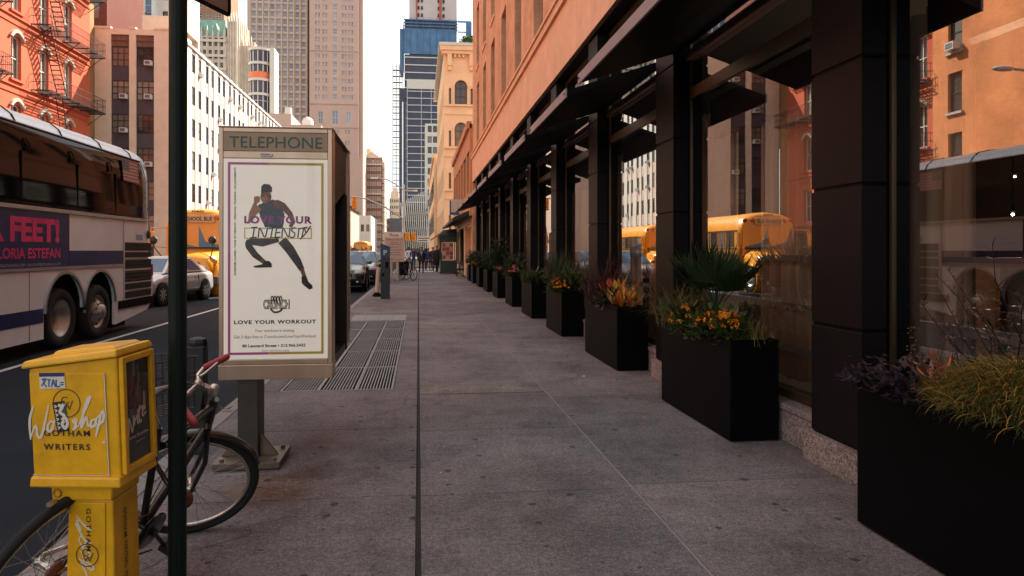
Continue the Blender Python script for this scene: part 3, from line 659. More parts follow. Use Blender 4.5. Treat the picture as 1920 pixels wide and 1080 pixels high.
# ---- orange brick neighbour, nearer the camera
ora = thing('orange_brick_building', 'orange brick building with narrow arched windows beside the red building', 'building', (-23.6, 26, 0))
rects = []
for fl in range(0, 6):
    for y in (34.9, 28.0, 24.5, 20.5, 12.0, 7.0): zb = 2.5 + 3.35 * fl; rects.append((y + 5 - .5, y + 5 + .5, zb, zb + 2.2))
mb = MB(); facade(mb, (-23.6, -5), (-23.6, 36.55), -.1, 25, rects, .25); shell(mb, (-23.6, -5), (-23.6, 36.55), -.1, 25, 12); mb.build('brick_wall', M_orbr, ora)
add_windows(ora, (-23.6, -5), (-23.6, 36.55), rects, .22, [M_wgl_dark, M_wfr], 1, 2, .08)
for (a0, a1, z0, z1) in rects:
    s = MB(); s.box(-23.64, -23.46, a0 - 5.1, a1 - 4.9, z0 - .14, z0 - .002); s.build('window_sill', M_cream, ora)
ac_unit(ora, (-23.55, 34.5, 12.6), (0, 1, 0), (1, 0, 0)); ac_unit(ora, (-23.55, 27.6, 9.25), (0, 1, 0), (1, 0, 0))

# ---- narrow brown building between the red and the tan ones
nb_ = thing('brown_strip_building', 'narrow shaded brown building squeezed between the red and the tan buildings', 'building', (-25.8, 54.5, 0))
rects = [(.4, 1.2, 3.5 + 2.9 * k, 5.3 + 2.9 * k) for k in range(6)]
mb = MB(); facade(mb, (-27.6, 54.6), (-25.0, 54.6), -.1, 20.5, [(1.3, 2.1, 3.5 + 2.9 * k, 5.3 + 2.9 * k) for k in range(6)], .2); shell(mb, (-27.6, 54.6), (-25.0, 54.6), -.1, 20.5, 1.3)
mb.build('wall', mat('brown_stucco', (.30, .16, .06), .85, var=.35, scale=1.2), nb_)
add_windows(nb_, (-27.6, 54.6), (-25.0, 54.6), [(1.3, 2.1, 3.5 + 2.9 * k, 5.3 + 2.9 * k) for k in range(6)], .18, [M_wgl_dark, M_wfr], 1, 2, .07)
ac_unit(nb_, (-26.4, 54.6, 18.9), (1, 0, 0), (0, -1, 0))

# ---- tan and white corner building
TX0, TX1, TY = -25.0, -18.2, 56.0
tan = thing('tan_white_building', 'tan corner building with dark window bays and a long white pilastered side', 'building', (-21, 60, 0))
bays = [(1.2, 2.55), (3.05, 4.4)]
flz = [17.45 - 2.63 * k for k in range(7)]
holes = [(a, b, -.1, 18.35) for a, b in bays]
mb = MB(); facade(mb, (TX0, TY), (TX1, TY), -.1, 18.8, holes, .22); shell(mb, (TX0, TY), (TX1, TY), -.1, 18.8, 3, right=False)
mb.box(TX0 - .02, TX0 + 1.2, TY - .06, TY + .3, 18.8, 18.95); mb.box(TX0 + 4.4, TX1 + .02, TY - .06, TY + .3, 18.8, 18.95); mb.box(TX0 + 2.55, TX0 + 3.05, TY - .06, TY + .3, 18.8, 18.95)
mb.build('front_wall', M_tan, tan)
for a, b in bays:
    s = MB(); X = TX0 + a; s.box(X, X + b - a, TY + .12, TY + .5, 17.47, 18.5); s.box(X + .2, X + b - a - .2, TY + .12, TY + .5, 18.5, 18.68); s.build('head_panel', M_tan2, tan)
    wr = []
    for k, z in enumerate(flz):
        if z - 1.6 > 0: wr.append((a, b, z - 1.55, z))
        s = MB(); s.box(X, X + b - a, TY + .15, TY + .5, max(-.1, z - 2.63), z - 1.55); s.build('spandrel', M_spand, tan)
    add_windows(tan, (TX0, TY), (TX1, TY), wr, .2, [M_wgl, M_wfr], 3, 3, .07, name='factory_window')
for (i, k) in ((1, 0), (0, 1), (1, 1), (0, 2), (1, 3)): ac_unit(tan, (TX0 + bays[i][1] - .62, TY + .1, flz[k] - 1.5), (1, 0, 0), (0, -1, 0), .5, .36, .45)
# white side: pilasters, pinkish infill, sash windows in pairs
WL = 37.0
wcs = []
y = 1.75
while y < WL - .8: wcs += [y, y + 1.55]; y += 3.55
rects = [(c - .40, c + .40, z - 1.5, z) for z in flz for c in wcs if z - 1.5 > .5]
mb = MB(); facade(mb, (TX1, TY), (TX1, TY + WL), -.1, 17.9, rects, .06); shell(mb, (TX1, TY), (TX1, TY + WL), -.1, 17.9, 6.8, left=False); mb.build('side_wall', M_pinkin, tan)
s = MB()
s.box(TX1 - .02, TX1 + .05, TY, TY + 1.25, -.1, 18.3)
for i, c in enumerate(wcs):
    d = (wcs[i + 1] if i + 1 < len(wcs) else WL) - c
    s.box(TX1 - .02, TX1 + .05, TY + c + .43, TY + c + d - .43, -.1, 18.1)
s.box(TX1 - .3, TX1 + .16, TY + .01, TY + WL, 17.75, 17.95)
s.build('pilasters', M_white, tan)
rects.sort(key=lambda r: (r[0], -r[2]))
add_windows(tan, (TX1, TY), (TX1, TY + WL), rects, .05, [M_wgl_dark, M_wfr], 1, 2, .06)
random.seed(5)
for c in wcs[:16]:
    for z in flz[:6]:
        if random.random() < .22: ac_unit(tan, (TX1, TY + c - .3, z - 1.5), (0, 1, 0), (1, 0, 0), .5, .35, .35)
s = MB(); s.box(TX1, TX1 + 1.1, 57.5, 66, 3.2, 4.1); s.build('shop_canopy', mat('red_canopy', (.33, .07, .06), .7), tan)

# ---- things above and behind the tan building
def simple(name, label, A, B, z1, D, wm, nu, nz, ww, hh, z0=0, gm=None, fm=None, nx=1, ny=1, fr=.1, dep=.2, mx_=100, side=None, trim=None, cat='building', v0=None):
    A3, B3 = Vector((A[0], A[1], 0)), Vector((B[0], B[1], 0)); t = thing(name, label, cat, ((A[0] + B[0]) / 2, (A[1] + B[1]) / 2, 0))
    Lf = (B3 - A3).length; r = grid(Lf * .03, Lf * .97, nu, ww, z0 + (v0 or 0), z1, nz, hh, (z1 - z0) / nz * .25) if nu else []
    mb = MB(); facade(mb, A, B, z0, z1, r, dep); shell(mb, A, B, z0, z1, D); mb.build('wall', wm, t)
    if r: add_windows(t, A, B, r, dep * .9, [gm or M_wgl_dark, fm or M_wfr], nx, ny, fr, mx_)
    return t, r
simple('beige_rear_building', 'beige blank wall with a sloping top behind the tan building', (-34, 75), (-30.2, 75), 25.0, 10, M_tan, 0, 0, 0, 0)
mb = MB(); P0 = (-34, 74.9); t = bpy.data.objects['beige_rear_building']
mb.prism([(-34, 74.95, 25.0), (-30.2, 74.95, 25.0), (-32.2, 74.95, 28.5), (-34, 74.95, 28.5)], (0, 8, 0)); mb.build('sloping_parapet', M_tan, t)
simple('dark_red_building', 'dark red brick block rising behind the narrow brown building', (-31, 63), (-27.1, 63), 30, 8, brick_mat('dark_red_brick', (.15, .04, .03), (.12, .035, .025), (.14, .06, .04)), 2, 6, .9, 1.7, 12)
M_blue = mat('blue_glass', (.05, .09, .16), .12, var=.5, scale=.3, spec=.8)
M_alu = mat('pale_mullions', (.62, .62, .62), .5)
t, r = simple('blue_glass_tower', 'blue glass office tower with pale vertical mullions above the tan building', (-49, 110), (-40.5, 110), 62, 20, M_alu, 7, 17, 1.0, 2.7, 20, M_blue, M_alu, 1, 2, .06)
simple('white_slab_tower', 'white concrete tower side rising right of the blue glass tower', (-41.0, 112), (-38.0, 112), 62, 12, M_white, 1, 14, .8, 1.4, 18)
simple('roof_bulkhead', 'small pale stair bulkhead on the roof behind the tan parapet', (-25.3, 66), (-22.8, 66), 23.2, 3, M_tan, 0, 0, 0, 0, 17.8)

# ---- ornate tower with a green copper roof
orn = thing('gothic_tower', 'ornate cream stone tower with a green copper roof and brown brick top', 'tower', (-54, 180, 0))
A, B = (-62, 180), (-48.6, 180)
M_got = mat('gothic_stone', (.66, .55, .44), .8, var=.18, scale=.5)
rects = [r for r in grid(.4, 13, 9, .85, 18, 56, 12, 2.2, .6)]
mb = MB(); facade(mb, A, B, 0, 56, rects, .3); shell(mb, A, B, 0, 56, 16)
for k in range(10): x = -61.7 + k * 1.4; mb.box(x - .16, x + .16, 179.6, 180.1, 10, 56.6); mb.prism([(x - .28, 179.75, 56), (x + .28, 179.75, 56), (x, 179.75, 58.6)], (0, .5, 0))
for z in (54.4, 50.6, 47.2): mb.box(-62, -48.6, 179.5, 180.05, z, z + .7)
mb.build('stone_front', M_got, orn)
add_windows(orn, A, B, rects, .25, [M_wgl_dark, M_wfr], 1, 2, .12)
M_cop = mat('green_copper', (.20, .36, .28), .7, var=.25, scale=.8)
mb = MB(); mb.hull8([(-62, 180.2, 56), (-48.8, 180.2, 56), (-48.8, 192, 56), (-62, 192, 56)], [(-62, 182.8, 61), (-49.6, 182.8, 61), (-49.6, 190, 61), (-62, 190, 61)])
for x in (-59.5, -55.2, -51.2): mb.prism([(x - .9, 179.9, 56), (x + .9, 179.9, 56), (x, 179.9, 59.4)], (0, 2.5, 0))
mb.build('copper_roof', M_cop, orn)
rects2 = grid(.5, 10, 4, 1.5, 61, 84, 8, 1.5, .7)
A2, B2 = (-60.5, 184), (-50.3, 184)
mb = MB(); facade(mb, A2, B2, 61, 90, rects2, .3); shell(mb, A2, B2, 61, 90, 14); mb.build('brick_top', brick_mat('brown_tower_brick', (.36, .18, .11), (.32, .16, .10), (.36, .2, .13)), orn)
add_windows(orn, A2, B2, rects2, .25, [M_wgl, M_wfr_w], 2, 2, .14, name='top_window')
mb = MB()
for (x0, x1, y0, y1, zt) in ((-48.59, -46.0, 180.5, 192, 60), (-45.99, -43.0, 184, 196, 55)):
    mb.box(x0, x1, y0, y1, 0, zt)
    for k in range(4): xx = x0 + (x1 - x0) * (k + .5) / 4; mb.box(xx - .14, xx + .14, y0 - .3, y0, 8, zt); mb.prism([(xx - .22, y0 - .3, zt), (xx + .22, y0 - .3, zt), (xx, y0 - .3, zt + 2.4)], (0, .5, 0))
    for k in range(6): yy = y0 + (y1 - y0) * (k + .5) / 6; mb.box(x1, x1 + .3, yy - .3, yy + .3, 8, zt + 1.2)
mb.build('buttressed_wing', M_got, orn)

# ---- balcony building under construction, with curved white floors
rb = thing('curved_balcony_building', 'small building with curved white balconies and an orange band over dark glass', 'building', (-26.8, 120, 0))
mb = MB()
def arcpts(r, z): return [(-28.9 + 1.8 + r * math.cos(a_), 121 + r * math.sin(a_), z) for a_ in [math.pi + math.pi * k / 12 for k in range(13)]]
for z in (35.6, 33.2, 30.4, 27.9): mb.prism(arcpts(1.9, z), (0, 0, .42))
mb.box(-25.2, -24.4, 119.6, 123, 0, 36); mb.build('balcony_slabs', M_white, rb)
mb = MB(); mb.prism(arcpts(1.75, 30.82), (0, 0, 1.1)); mb.build('orange_band', mat('orange_netting', (.75, .20, .08), .7), rb)
mb = MB(); mb.prism(arcpts(1.55, 0), (0, 0, 35.5)); mb.box(-28.9, -25.22, 121.2, 124, 0, 35.5)
mb.build('glass_core', mat('violet_glass', (.06, .05, .075), .1, var=.6, scale=.5), rb)
mb = MB()
for k in range(7): q = arcpts(1.62, 0)[2 * k]; mb.cyl((q[0], q[1], 0), (q[0], q[1], 35.5), .09, n=6)
for k in range(9):
    for j in range(12): a_, b_ = arcpts(1.62, 3 + 3 * k)[j:j + 2]; mb.cyl(a_, b_, .06, n=5)
mb.build('glazing_bars', M_alu, rb)
t, r = simple('low_white_building', 'low whitish building with one small window and roof tanks, above the telephone kiosk', (-24.5, 105), (-19.0, 105), 22.0, 10, M_pinkin, 1, 1, 1.1, .9, 18.8, M_wgl_dark, M_wfr, 2, 1, .08)
mb = MB(); mb.box(-24.5, -19, 105.2, 115, 0, 18.79); mb.box(-18.99, -14.6, 105, 115, 0, 20.4); mb.build('lower_wing', M_pinkin, t)
mb = MB(); mb.lathe((-17.2, 109, 20.4), (0, 0, 1), [(.9, 0), (.9, 1.2), (.6, 1.7), (0, 2.0)], 14); mb.box(-20.3, -19.4, 107, 108, 22.0, 23.4); mb.build('roof_tank', M_white, t)

# ---- the two tall tan towers
M_t1 = mat('tower_limestone_grid', (.60, .47, .38), .8, var=.1, scale=.2)
M_t2 = mat('tower_pink_limestone', (.56, .375, .305), .85, var=.08, scale=.2)
M_bgl = ramp_mat('tower_blue_glass', [(.26, .27, .38), (.38, .37, .48), (.18, .18, .27), (.50, .48, .55)], .2, .6)
bar = thing('grid_tower', 'tall tower gridded with tan piers and bluish square windows', 'tower', (-53.5, 270, 0))
A, B = (-65.2, 270), (-42.6, 270); r = grid(1.2, 22.2, 9, 1.75, 20, 128, 38, 2.05, .45)
mb = MB(); facade(mb, A, B, 0, 130, r, .5); shell(mb, A, B, 0, 130, 24)
for k in range(10): x = -64.1 + k * 2.335; mb.box(x - .22, x + .22, 269.5, 270.05, 18, 130)
mb.build('wall', M_t1, bar); r.sort(key=lambda q: q[2]); add_windows(bar, A, B, r[60:] + r[:60], .45, [M_bgl, M_t1], 1, 2, .2)
mb = MB(); mb.box(-42.58, -40.5, 271.5, 292, 0, 130); mb.build('dark_slot', mat('slot_dark_glass', (.07, .065, .085), .2), bar)  # dark glass strip beside the gridded wall
pk = thing('pink_stone_tower', 'tallest pale pink stone tower with paired windows and a white framed window bay', 'tower', (-31, 260, 0))
A, B = (-40.4, 260), (-22.4, 260); r = []
for j in range(24):
    z = 58 + j * 3.05
    for u0 in (2.4, 3.5, 5.1, 6.2, 12.2, 13.3, 14.6, 15.7): r.append((u0 - .36, u0 + .36, z, z + 1.7))
for z in (36.5, 40, 43.5, 47, 51):
    for u0 in (2.9, 3.9, 8.3, 9.4, 10.5, 13.4, 14.5): r.append((u0 - .34, u0 + .34, z - 6, z - 4.4))
big = [(8.5, 10.2, 58 + j * 3.05 - .1, 58 + j * 3.05 + 2.0) for j in range(24)] + [(8.2, 10.6, 48.6, 53.8), (3.2, 5.0, 48.8, 53.4), (13.4, 15.2, 48.8, 53.4)]
big = [(a, b, c, d) for a, b, c, d in big]
r = [q for q in r if not (48.4 < q[2] < 54)]
mb = MB(); facade(mb, A, B, 0, 131, r + big, .35); shell(mb, A, B, 0, 131, 22)
mb.box(-40.4, -20.9, 259.7, 259.98, 0, 36.0)
for z in (47.4, 56.2, 76): mb.box(-40.4, -22.4, 259.75, 259.98, z, z + .35)
mb.box(-22.38, -20.9, 262, 280, 0, 128); mb.build('wall', M_t2, pk)
add_windows(pk, A, B, big, .3, [M_bgl, M_wfr_w], 2, 2, .22, name='bay_window'); add_windows(pk, A, B, r, .32, [M_bgl, M_wfr_w], 1, 2, .12, maxn=70)

# ---- middle distance, left side of the street's end
M_bt = brick_mat('brown_tower_brick_far', (.27, .125, .085), (.24, .11, .075), (.27, .15, .11), bw=.6, bh=.2)
t, r = simple('brown_brick_tower', 'brown brick tower with rows of pale paired windows and a pediment roof', (-23.0, 280), (-14.7, 280), 39.0, 20, M_bt, 8, 13, .62, 1.7, 0, M_wgl, M_wfr_w, 1, 1, .2, mx_=100)
mb = MB()
for z in (12.2, 24.2, 36.1, 38.9): mb.box(-23.3, -14.5, 279.5, 279.98, z, z + .5)
mb.prism([(-22.0, 280, 39.4), (-15.8, 280, 39.4), (-18.9, 280, 41.7)], (0, 12, 0)); mb.box(-22.6, -19.6, 285, 292, 39.02, 43.4); mb.build('cornice_and_roof', M_got, t)
mb = MB()
for k in range(13): mb.box(-14.72, -13.7, 281 + (k % 2) * .3, 300, k * 2.9, k * 2.9 + 2.6)
mb.build('sunlit_side', M_got, t)  # sunlight on this side put into a paler stone colour
t, r = simple('pale_corner_building', 'low pale stone corner building beyond the parked cars with dark cornice', (-16.5, 112), (-10.9, 112), 8.6, 16, M_pinkin, 4, 3, .6, 1.2, 0)
mb = MB(); mb.box(-10.88, -10.6, 111.8, 128, 8.3, 8.7); mb.box(-16.7, -10.5, 111.6, 111.98, 8.3, 8.7); mb.build('dark_cornice', M_iron, t)
simple('pale_gabled_building', 'pale stone low building with lit side wall left of the brown brick tower', (-11.9, 140), (-9.6, 140), 8.6, 20, M_white, 2, 2, .6, 1.4, 0)
t, r = simple('beige_stepped_tower', 'slim beige stone tower with arched top far down the street', (-12.6, 300), (-8.4, 300), 24.5, 12, M_got, 5, 9, .45, 1.3, 0)
mb = MB(); mb.box(-12.0, -8.6, 300.3, 308, 24.5, 27); mb.prism([(-11.6, 300.2, 27), (-8.8, 300.2, 27), (-9.4, 300.2, 28.9), (-11.0, 300.2, 28.9)], (0, 6, 0)); mb.build('stepped_top', M_got, t)
simple('slim_brown_building', 'thin distant building between the brown tower and the beige tower', (-15.5, 320), (-13.6, 320), 16.5, 12, M_t2, 2, 5, .5, 1.4, 0)
simple('dark_curved_building', 'small dark grey block below the beige tower', (-6.9, 160), (-4.2, 160), 9.0, 8, mat('dark_slate', (.07, .075, .09), .5), 0, 0, 0, 0)

# ---- skyscraper under construction wrapped in blue netting
wt = thing('skyscraper_under_construction', 'skyscraper under construction with blue safety netting and a bare grey concrete core', 'skyscraper', (7.5, 340, 0))
M_core = mat('raw_concrete', (.52, .47, .46), .8, var=.12, scale=.12)
M_net = mat('blue_netting', (.07, .17, .32), .7, var=.35, scale=.25)
M_dkf = mat('dark_floor_glass', (.03, .035, .07), .2, var=.5, scale=.2)
mb = MB(); mb.box(-4.6, 19.0, 342, 360, 96, 135); mb.build('concrete_core', M_core, wt)
mb = MB()
for k in range(9):
    for x in (-.5, 1.2, 9.5, 12): mb.box(x, x + .9, 341.6, 341.98, 100 + k * 3.6, 101.6 + k * 3.6)
mb.build('core_openings', M_iron, wt)
mb = MB(); mb.box(-1.2, -.6, 341.2, 341.59, 108, 134); mb.box(10.2, 11.4, 341.2, 341.59, 112, 135); mb.build('hoist_rail', mat('hoist_red', (.42, .07, .06), .6), wt)
mb = MB()
mb.box(-7.3, 18.5, 338.9, 339.1, 98.5, 110.5); mb.box(-9.2, -7.6, 340, 352, 90, 111); mb.box(-7.55, -7.4, 339, 354, 93, 114)
for k in range(4): z = 110.52 + k * 1.55; mb.box(-7.3, 19.3, 338.9, 339.1, z, z + .5)
for k in range(9): x = -7.2 + k * 3.2; mb.box(x, x + .14, 338.7, 338.89, 98, 117)
mb.box(23.6, 26.2, 339, 343, 102, 115.5); mb.box(19.4, 26, 339.4, 339.7, 115, 115.8); mb.box(19.4, 23.5, 339.4, 339.7, 110, 110.5); mb.build('safety_netting', M_net, wt)
mb = MB(); mb.box(-6.9, 19.2, 339.6, 341.5, 0, 98.4); mb.box(-6.8, 19, 339.6, 341.5, 110.6, 116); mb.build('floors_glass', M_dkf, wt)
mb = MB()
for k in range(26): z = 3 + k * 3.75; mb.box(-7.0, 19.2, 339.2, 339.58, z, z + .22 + (.25 if k > 20 else 0))
mb.build('slab_edges', M_alu, wt)
mb = MB()
for x in (-12.6, -10.9, -9.4, -8.0):
    for y in (338, 340): mb.box(x - .12, x + .12, y - .12, y + .12, 0, 93)
for k in range(62):
    z = k * 1.5; mb.box(-12.7, -7.9, 337.7, 337.85, z, z + .2)
    if k % 2 == 0: mb.box(-12.6, -8, 338.2, 339.8, z, z + .15)
mb.build('hoist_lattice', mat('hoist_steel', (.20, .20, .23), .5), wt)

# ---- dark glass tower with white floor bands in front of it
gt = thing('banded_glass_tower', 'dark glass tower with thin white floor bands and a white cap', 'tower', (1, 200, 0))
mb = MB(); mb.box(-3.2, 8.5, 200.3, 215, 0, 48.6); mb.build('glass', M_dkf, gt)
mb = MB(); mb.box(-3.4, 8.7, 200, 215.5, 48.62, 51.4)
mb.build('white_cap', M_white, gt)
mb = MB()
for k in range(17): z = 15.5 + k * 2.02; mb.box(-3.25, 8.5, 199.95, 200.28, z, z + .2)
for x in (-3.35, .72, 3.6): mb.box(x, x + .13, 199.8, 199.94, 0, 48.6)
mb.build('floor_bands', M_alu, gt)
mb = MB(); mb.box(-5.6, -4.9, 201, 203, 0, 49); mb.box(-4.5, -3.7, 201.5, 205, 0, 46); mb.box(-5.6, -3.42, 201.2, 206, 46, 49); mb.build('side_mast', M_dkf, gt)
gs = thing('grey_office_building', 'slim white and grey office front between the glass tower and the arched building', 'building', (3.3, 170, 0))
r = grid(.5, 4.4, 3, 1.0, 12, 33, 8, 1.6, .5); mb = MB(); facade(mb, (1.6, 170), (6.5, 170), 0, 33, r, .2); shell(mb, (1.6, 170), (6.5, 170), 0, 33, 8); mb.build('wall', M_white, gs); add_windows(gs, (1.6, 170), (6.5, 170), r, .18, [M_wgl_dark, M_wfr], 1, 1, .1)
# ---- white building of slanted ribs
ri = thing('ribbed_building', 'white building of tightly set slanted ribs closing the end of the street', 'building', (-.6, 168, 0))
for k in range(13):
    x = -3.3 + k * .46; mb = MB(); mb.prism([(x - .1, 168, 2), (x + .1, 168, 2), (x - .95 + k * .03, 168, 13.2 + k * .25), (x - 1.15 + k * .03, 168, 13.2 + k * .25)], (0, 1.4, 0)); mb.build('rib', M_white, ri)
mb = MB(); mb.box(-3.6, 2.2, 170, 175, 0, 12); mb.build('rear_glass', mat('ribs_dark_glass', (.10, .12, .13), .3), ri)  # dark glass block behind the ribs
mb = MB()
for k in range(5): mb.box(-3.9 + .05 * k, 2.2, 169.5, 169.9, 5 + k * 1.9, 5.3 + k * 1.9)
mb.build('rib_tie', M_white, ri)

# ---- cream arched stone building on the right side beyond the cross street
ar = thing('arched_stone_building', 'cream stone building with tall round arched windows and a bracketed cornice', 'building', (4, 66, 0))
M_ars = mat('warm_cream_stone', (.82, .55, .33), .8, var=.10, scale=.8, bump=.15, bscale=14)
AX0, AX1, AY = 2.4, 14.0, 64.5
ac_ = [1.58 + 2.05 * k for k in range(5)]
flr = [15.35, 11.35, 7.35, 3.35]
holes = [(c - .58, c + .58, z, z + 2.25) for z in flr for c in ac_] + [(c - .62 - .52, c - .62 - .30, z, z + 1.5) for z in flr for c in ac_]
mb = MB(); facade(mb, (AX0, AY), (AX1, AY), 0, 20.4, holes, .3)
for z in flr:
    for c in ac_:      # round heads: fill the corners of the square openings, add the hood ring
        cx_, zc = AX0 + c, z + 1.67
        for s_ in (-1, 1):
            pts = [(cx_ + s_ * .58, AY, zc), (cx_ + s_ * .58, AY, zc + .58)] + [(cx_ + s_ * .58 * math.sin(q * math.pi / 16), AY, zc + .58 * math.cos(q * math.pi / 16)) for q in range(0, 9)]
            mb.prism([Vector(p) + Vector((0, .004, 0)) for p in pts], (0, .2, 0))
        for q in range(12):
            a_, b_ = math.pi * q / 12, math.pi * (q + 1) / 12; P_ = lambda r_, t_: (cx_ + r_ * math.cos(t_), AY - .1, zc + r_ * math.sin(t_))
            mb.hull8([P_(.6, a_), P_(.82, a_), P_(.82, b_), P_(.6, b_)], [Vector(p) + Vector((0, .1, 0)) for p in (P_(.6, a_), P_(.82, a_), P_(.82, b_), P_(.6, b_))])
        for x in (cx_ - .72, cx_ + .72): mb.cyl((x, AY - .02, z), (x, AY - .02, zc), .09, n=8)
    mb.box(AX0 - .1, AX1, AY - .16, AY - .002, z - .22, z - .05); mb.box(AX0 - .06, AX1, AY - .08, AY - .002, z - 1.0, z - .85); mb.box(AX0 - .1, AX1, AY - .12, AY - .002, z + 1.58, z + 1.68) if False else None
mb.box(AX0 - .25, AX1, AY - .45, AY + .2, 20.0, 20.3); mb.box(AX0 - .4, AX1, AY - .6, AY + .2, 20.3, 20.7)
for k in range(5):
    x = AX0 + .5 + 2.05 * k; mb.box(x - .2, x + .2, AY - .42, AY - .002, 18.9, 20.0); mb.box(x - .16, x + .16, AY - .3, AY - .002, 18.5, 18.9)
for k in range(28): x = AX0 + .1 + .4 * k; mb.box(x, x + .2, AY - .3, AY - .003, 19.72, 19.98) if (k % 5) else None
mb.build('front_wall', M_ars, ar)
mb = MB(); sh = []
for z in flr + [16.9 - 16.2]:
    for k in range(11): sh.append((1.0 + 2.05 * k, 2.0 + 2.05 * k, z, z + 2.2))
facade(mb, (AX0, AY + 24), (AX0, AY), 0, 20.4, sh, .2); shell(mb, (AX0, AY + 24), (AX0, AY), 0, 20.4, 11.6, right=False)
mb.box(AX0 - .4, AX0 + .2, AY - .6, AY + 24, 20.3, 20.7) if False else None
mb.build('street_side_wall', M_ars, ar)
mb = MB(); mb.box(AX0 - .5, AX1, AY - .65, AY + 24, 20.72, 21.0); mb.build('roof_edge', M_white, ar)
M_brgl = ramp_mat('bronze_window_glass', [(.10, .07, .045), (.17, .12, .08), (.06, .045, .035), (.22, .17, .12)], .15, .6)
add_windows(ar, (AX0, AY), (AX1, AY), holes[:20], .28, [M_brgl, M_wfr], 2, 3, .07, name='arched_window'); add_windows(ar, (AX0, AY), (AX1, AY), holes[20:], .28, [M_brgl, M_wfr], 1, 1, .04, name='slit_window')
add_windows(ar, (AX0, AY + 24), (AX0, AY), sh, .19, [M_brgl, M_wfr], 2, 2, .07, name='side_window')
lowr = thing('low_tan_building', 'low tan building further along beyond the arched stone building', 'building', (3, 100, 0))
mb = MB(); mb.box(2.0, 10, 89, 130, 0, 13.5); mb.box(1.8, 10, 88.95, 130, 13.5, 13.9); mb.box(1.92, 2.0, 89, 130, 7.0, 7.3); mb.build('wall', M_ars, lowr)
mb = MB()
for k in range(10):
    for z in (4, 8.6): mb.box(1.95, 1.99, 90.5 + 4 * k, 92 + 4 * k, z, z + 2.6)
mb.build('dark_windows', M_wgl_dark, lowr)
pl = thing('roof_shrub', 'round green shrub in a planter on the roof of the arched stone building', 'shrub', (4.9, 66, 21))
random.seed(11); mb = MB()
for k in range(700):
    d = Vector((random.gauss(0, 1), random.gauss(0, 1), random.gauss(0, 1))).normalized() * random.uniform(.5, 1.0); c_ = Vector((4.9 + d.x * 1.0, 66 + d.y * .8, 21.75 + d.z * .55)); q = Vector((random.gauss(0, 1), random.gauss(0, 1), random.gauss(0, 1))).normalized(); e = q.orthogonal().normalized() * .09; f_ = q.cross(e).normalized() * .09
    mb.quad(c_ - e, c_ - f_, c_ + e, c_ + f_)
M_leafg = ramp_mat('shrub_leaves', [(.03, .09, .02), (.06, .14, .03), (.02, .06, .015), (.09, .17, .04)], .6)
mb.build('foliage', M_leafg, pl); mb = MB(); mb.box(3.9, 5.9, 65.6, 66.4, 21.01, 21.4); mb.build('roof_planter', M_iron, pl)

# ---- two storey brown building next to the hotel, with shops and awnings
br = thing('brown_shop_building', 'two storey brown building next to the hotel with tall upper windows and shops below', 'building', (2.6, 43, 0))
rects = [(1.0 + 2.6 * k, 3.0 + 2.6 * k, 4.5, 6.7) for k in range(6)]
mb = MB(); facade(mb, (2.6, 51.2), (2.6, 34.82), 3.3, 8.0, rects, .35); shell(mb, (2.6, 51.2), (2.6, 34.82), 3.3, 8.0, 12); mb.box(2.45, 2.7, 34.82, 51.2, 7.75, 8.12)
mb.build('upper_wall', mat('brown_terracotta', (.52, .26, .14), .8, var=.12, scale=1), br)
add_windows(br, (2.6, 51.2), (2.6, 34.82), rects, .33, [M_wgl_dark, M_frame], 2, 1, .1, name='upper_window')
M_cshop = mat('shopfront_cream', (.62, .50, .36), .6)
mb = MB(); facade(mb, (2.75, 51.2), (2.75, 34.82), -.05, 3.3, [(.6, 4.2, .5, 2.9), (5.0, 9.6, .5, 2.9), (10.6, 15.6, .55, 2.95)], .2); mb.box(2.76, 9, 51.0, 51.19, 0, 3.29); mb.build('shop_front', M_cshop, br)
add_windows(br, (2.75, 51.2), (2.75, 34.82), [(.6, 4.2, .5, 2.9), (5.0, 9.6, .5, 2.9)], .18, [M_wgl_dark, M_iron], 3, 1, .08, name='shop_window')
add_windows(br, (2.75, 51.2), (2.75, 34.82), [(10.6, 15.6, .55, 2.95)], .18, [mat('amber_shop_window', (.62, .30, .05), .25, var=.7, scale=2.2), M_cshop], 4, 1, .1, name='shop_window')
mb = MB(); mb.hull8([(1.75, 35.2, 3.05), (2.74, 35.2, 3.4), (2.74, 50.5, 3.4), (1.75, 50.5, 3.05)], [(1.75, 35.2, 3.2), (2.74, 35.2, 3.65), (2.74, 50.5, 3.65), (1.75, 50.5, 3.2)]); mb.build('awning', mat('dark_green_awning', (.012, .035, .025), .7), br)
sg = thing('blade_sign', 'small white and blue shop signs hanging over the awning of the brown building', 'sign', (2.3, 40, 3.7))
mb = MB(); mb.box(1.9, 2.55, 40.0, 40.1, 3.75, 4.5); mb.build('white_panel', M_wfr_w, sg); mb = MB(); mb.box(1.9, 2.5, 42.0, 42.1, 3.7, 4.6); mb.build('blue_panel', mat('sign_blue', (.03, .07, .35), .5), sg)
mb = MB(); mb.box(2.5, 2.62, 40.02, 40.08, 4.0, 4.1); mb.box(2.45, 2.62, 42.02, 42.08, 4.0, 4.1); mb.build('bracket', M_iron, sg)
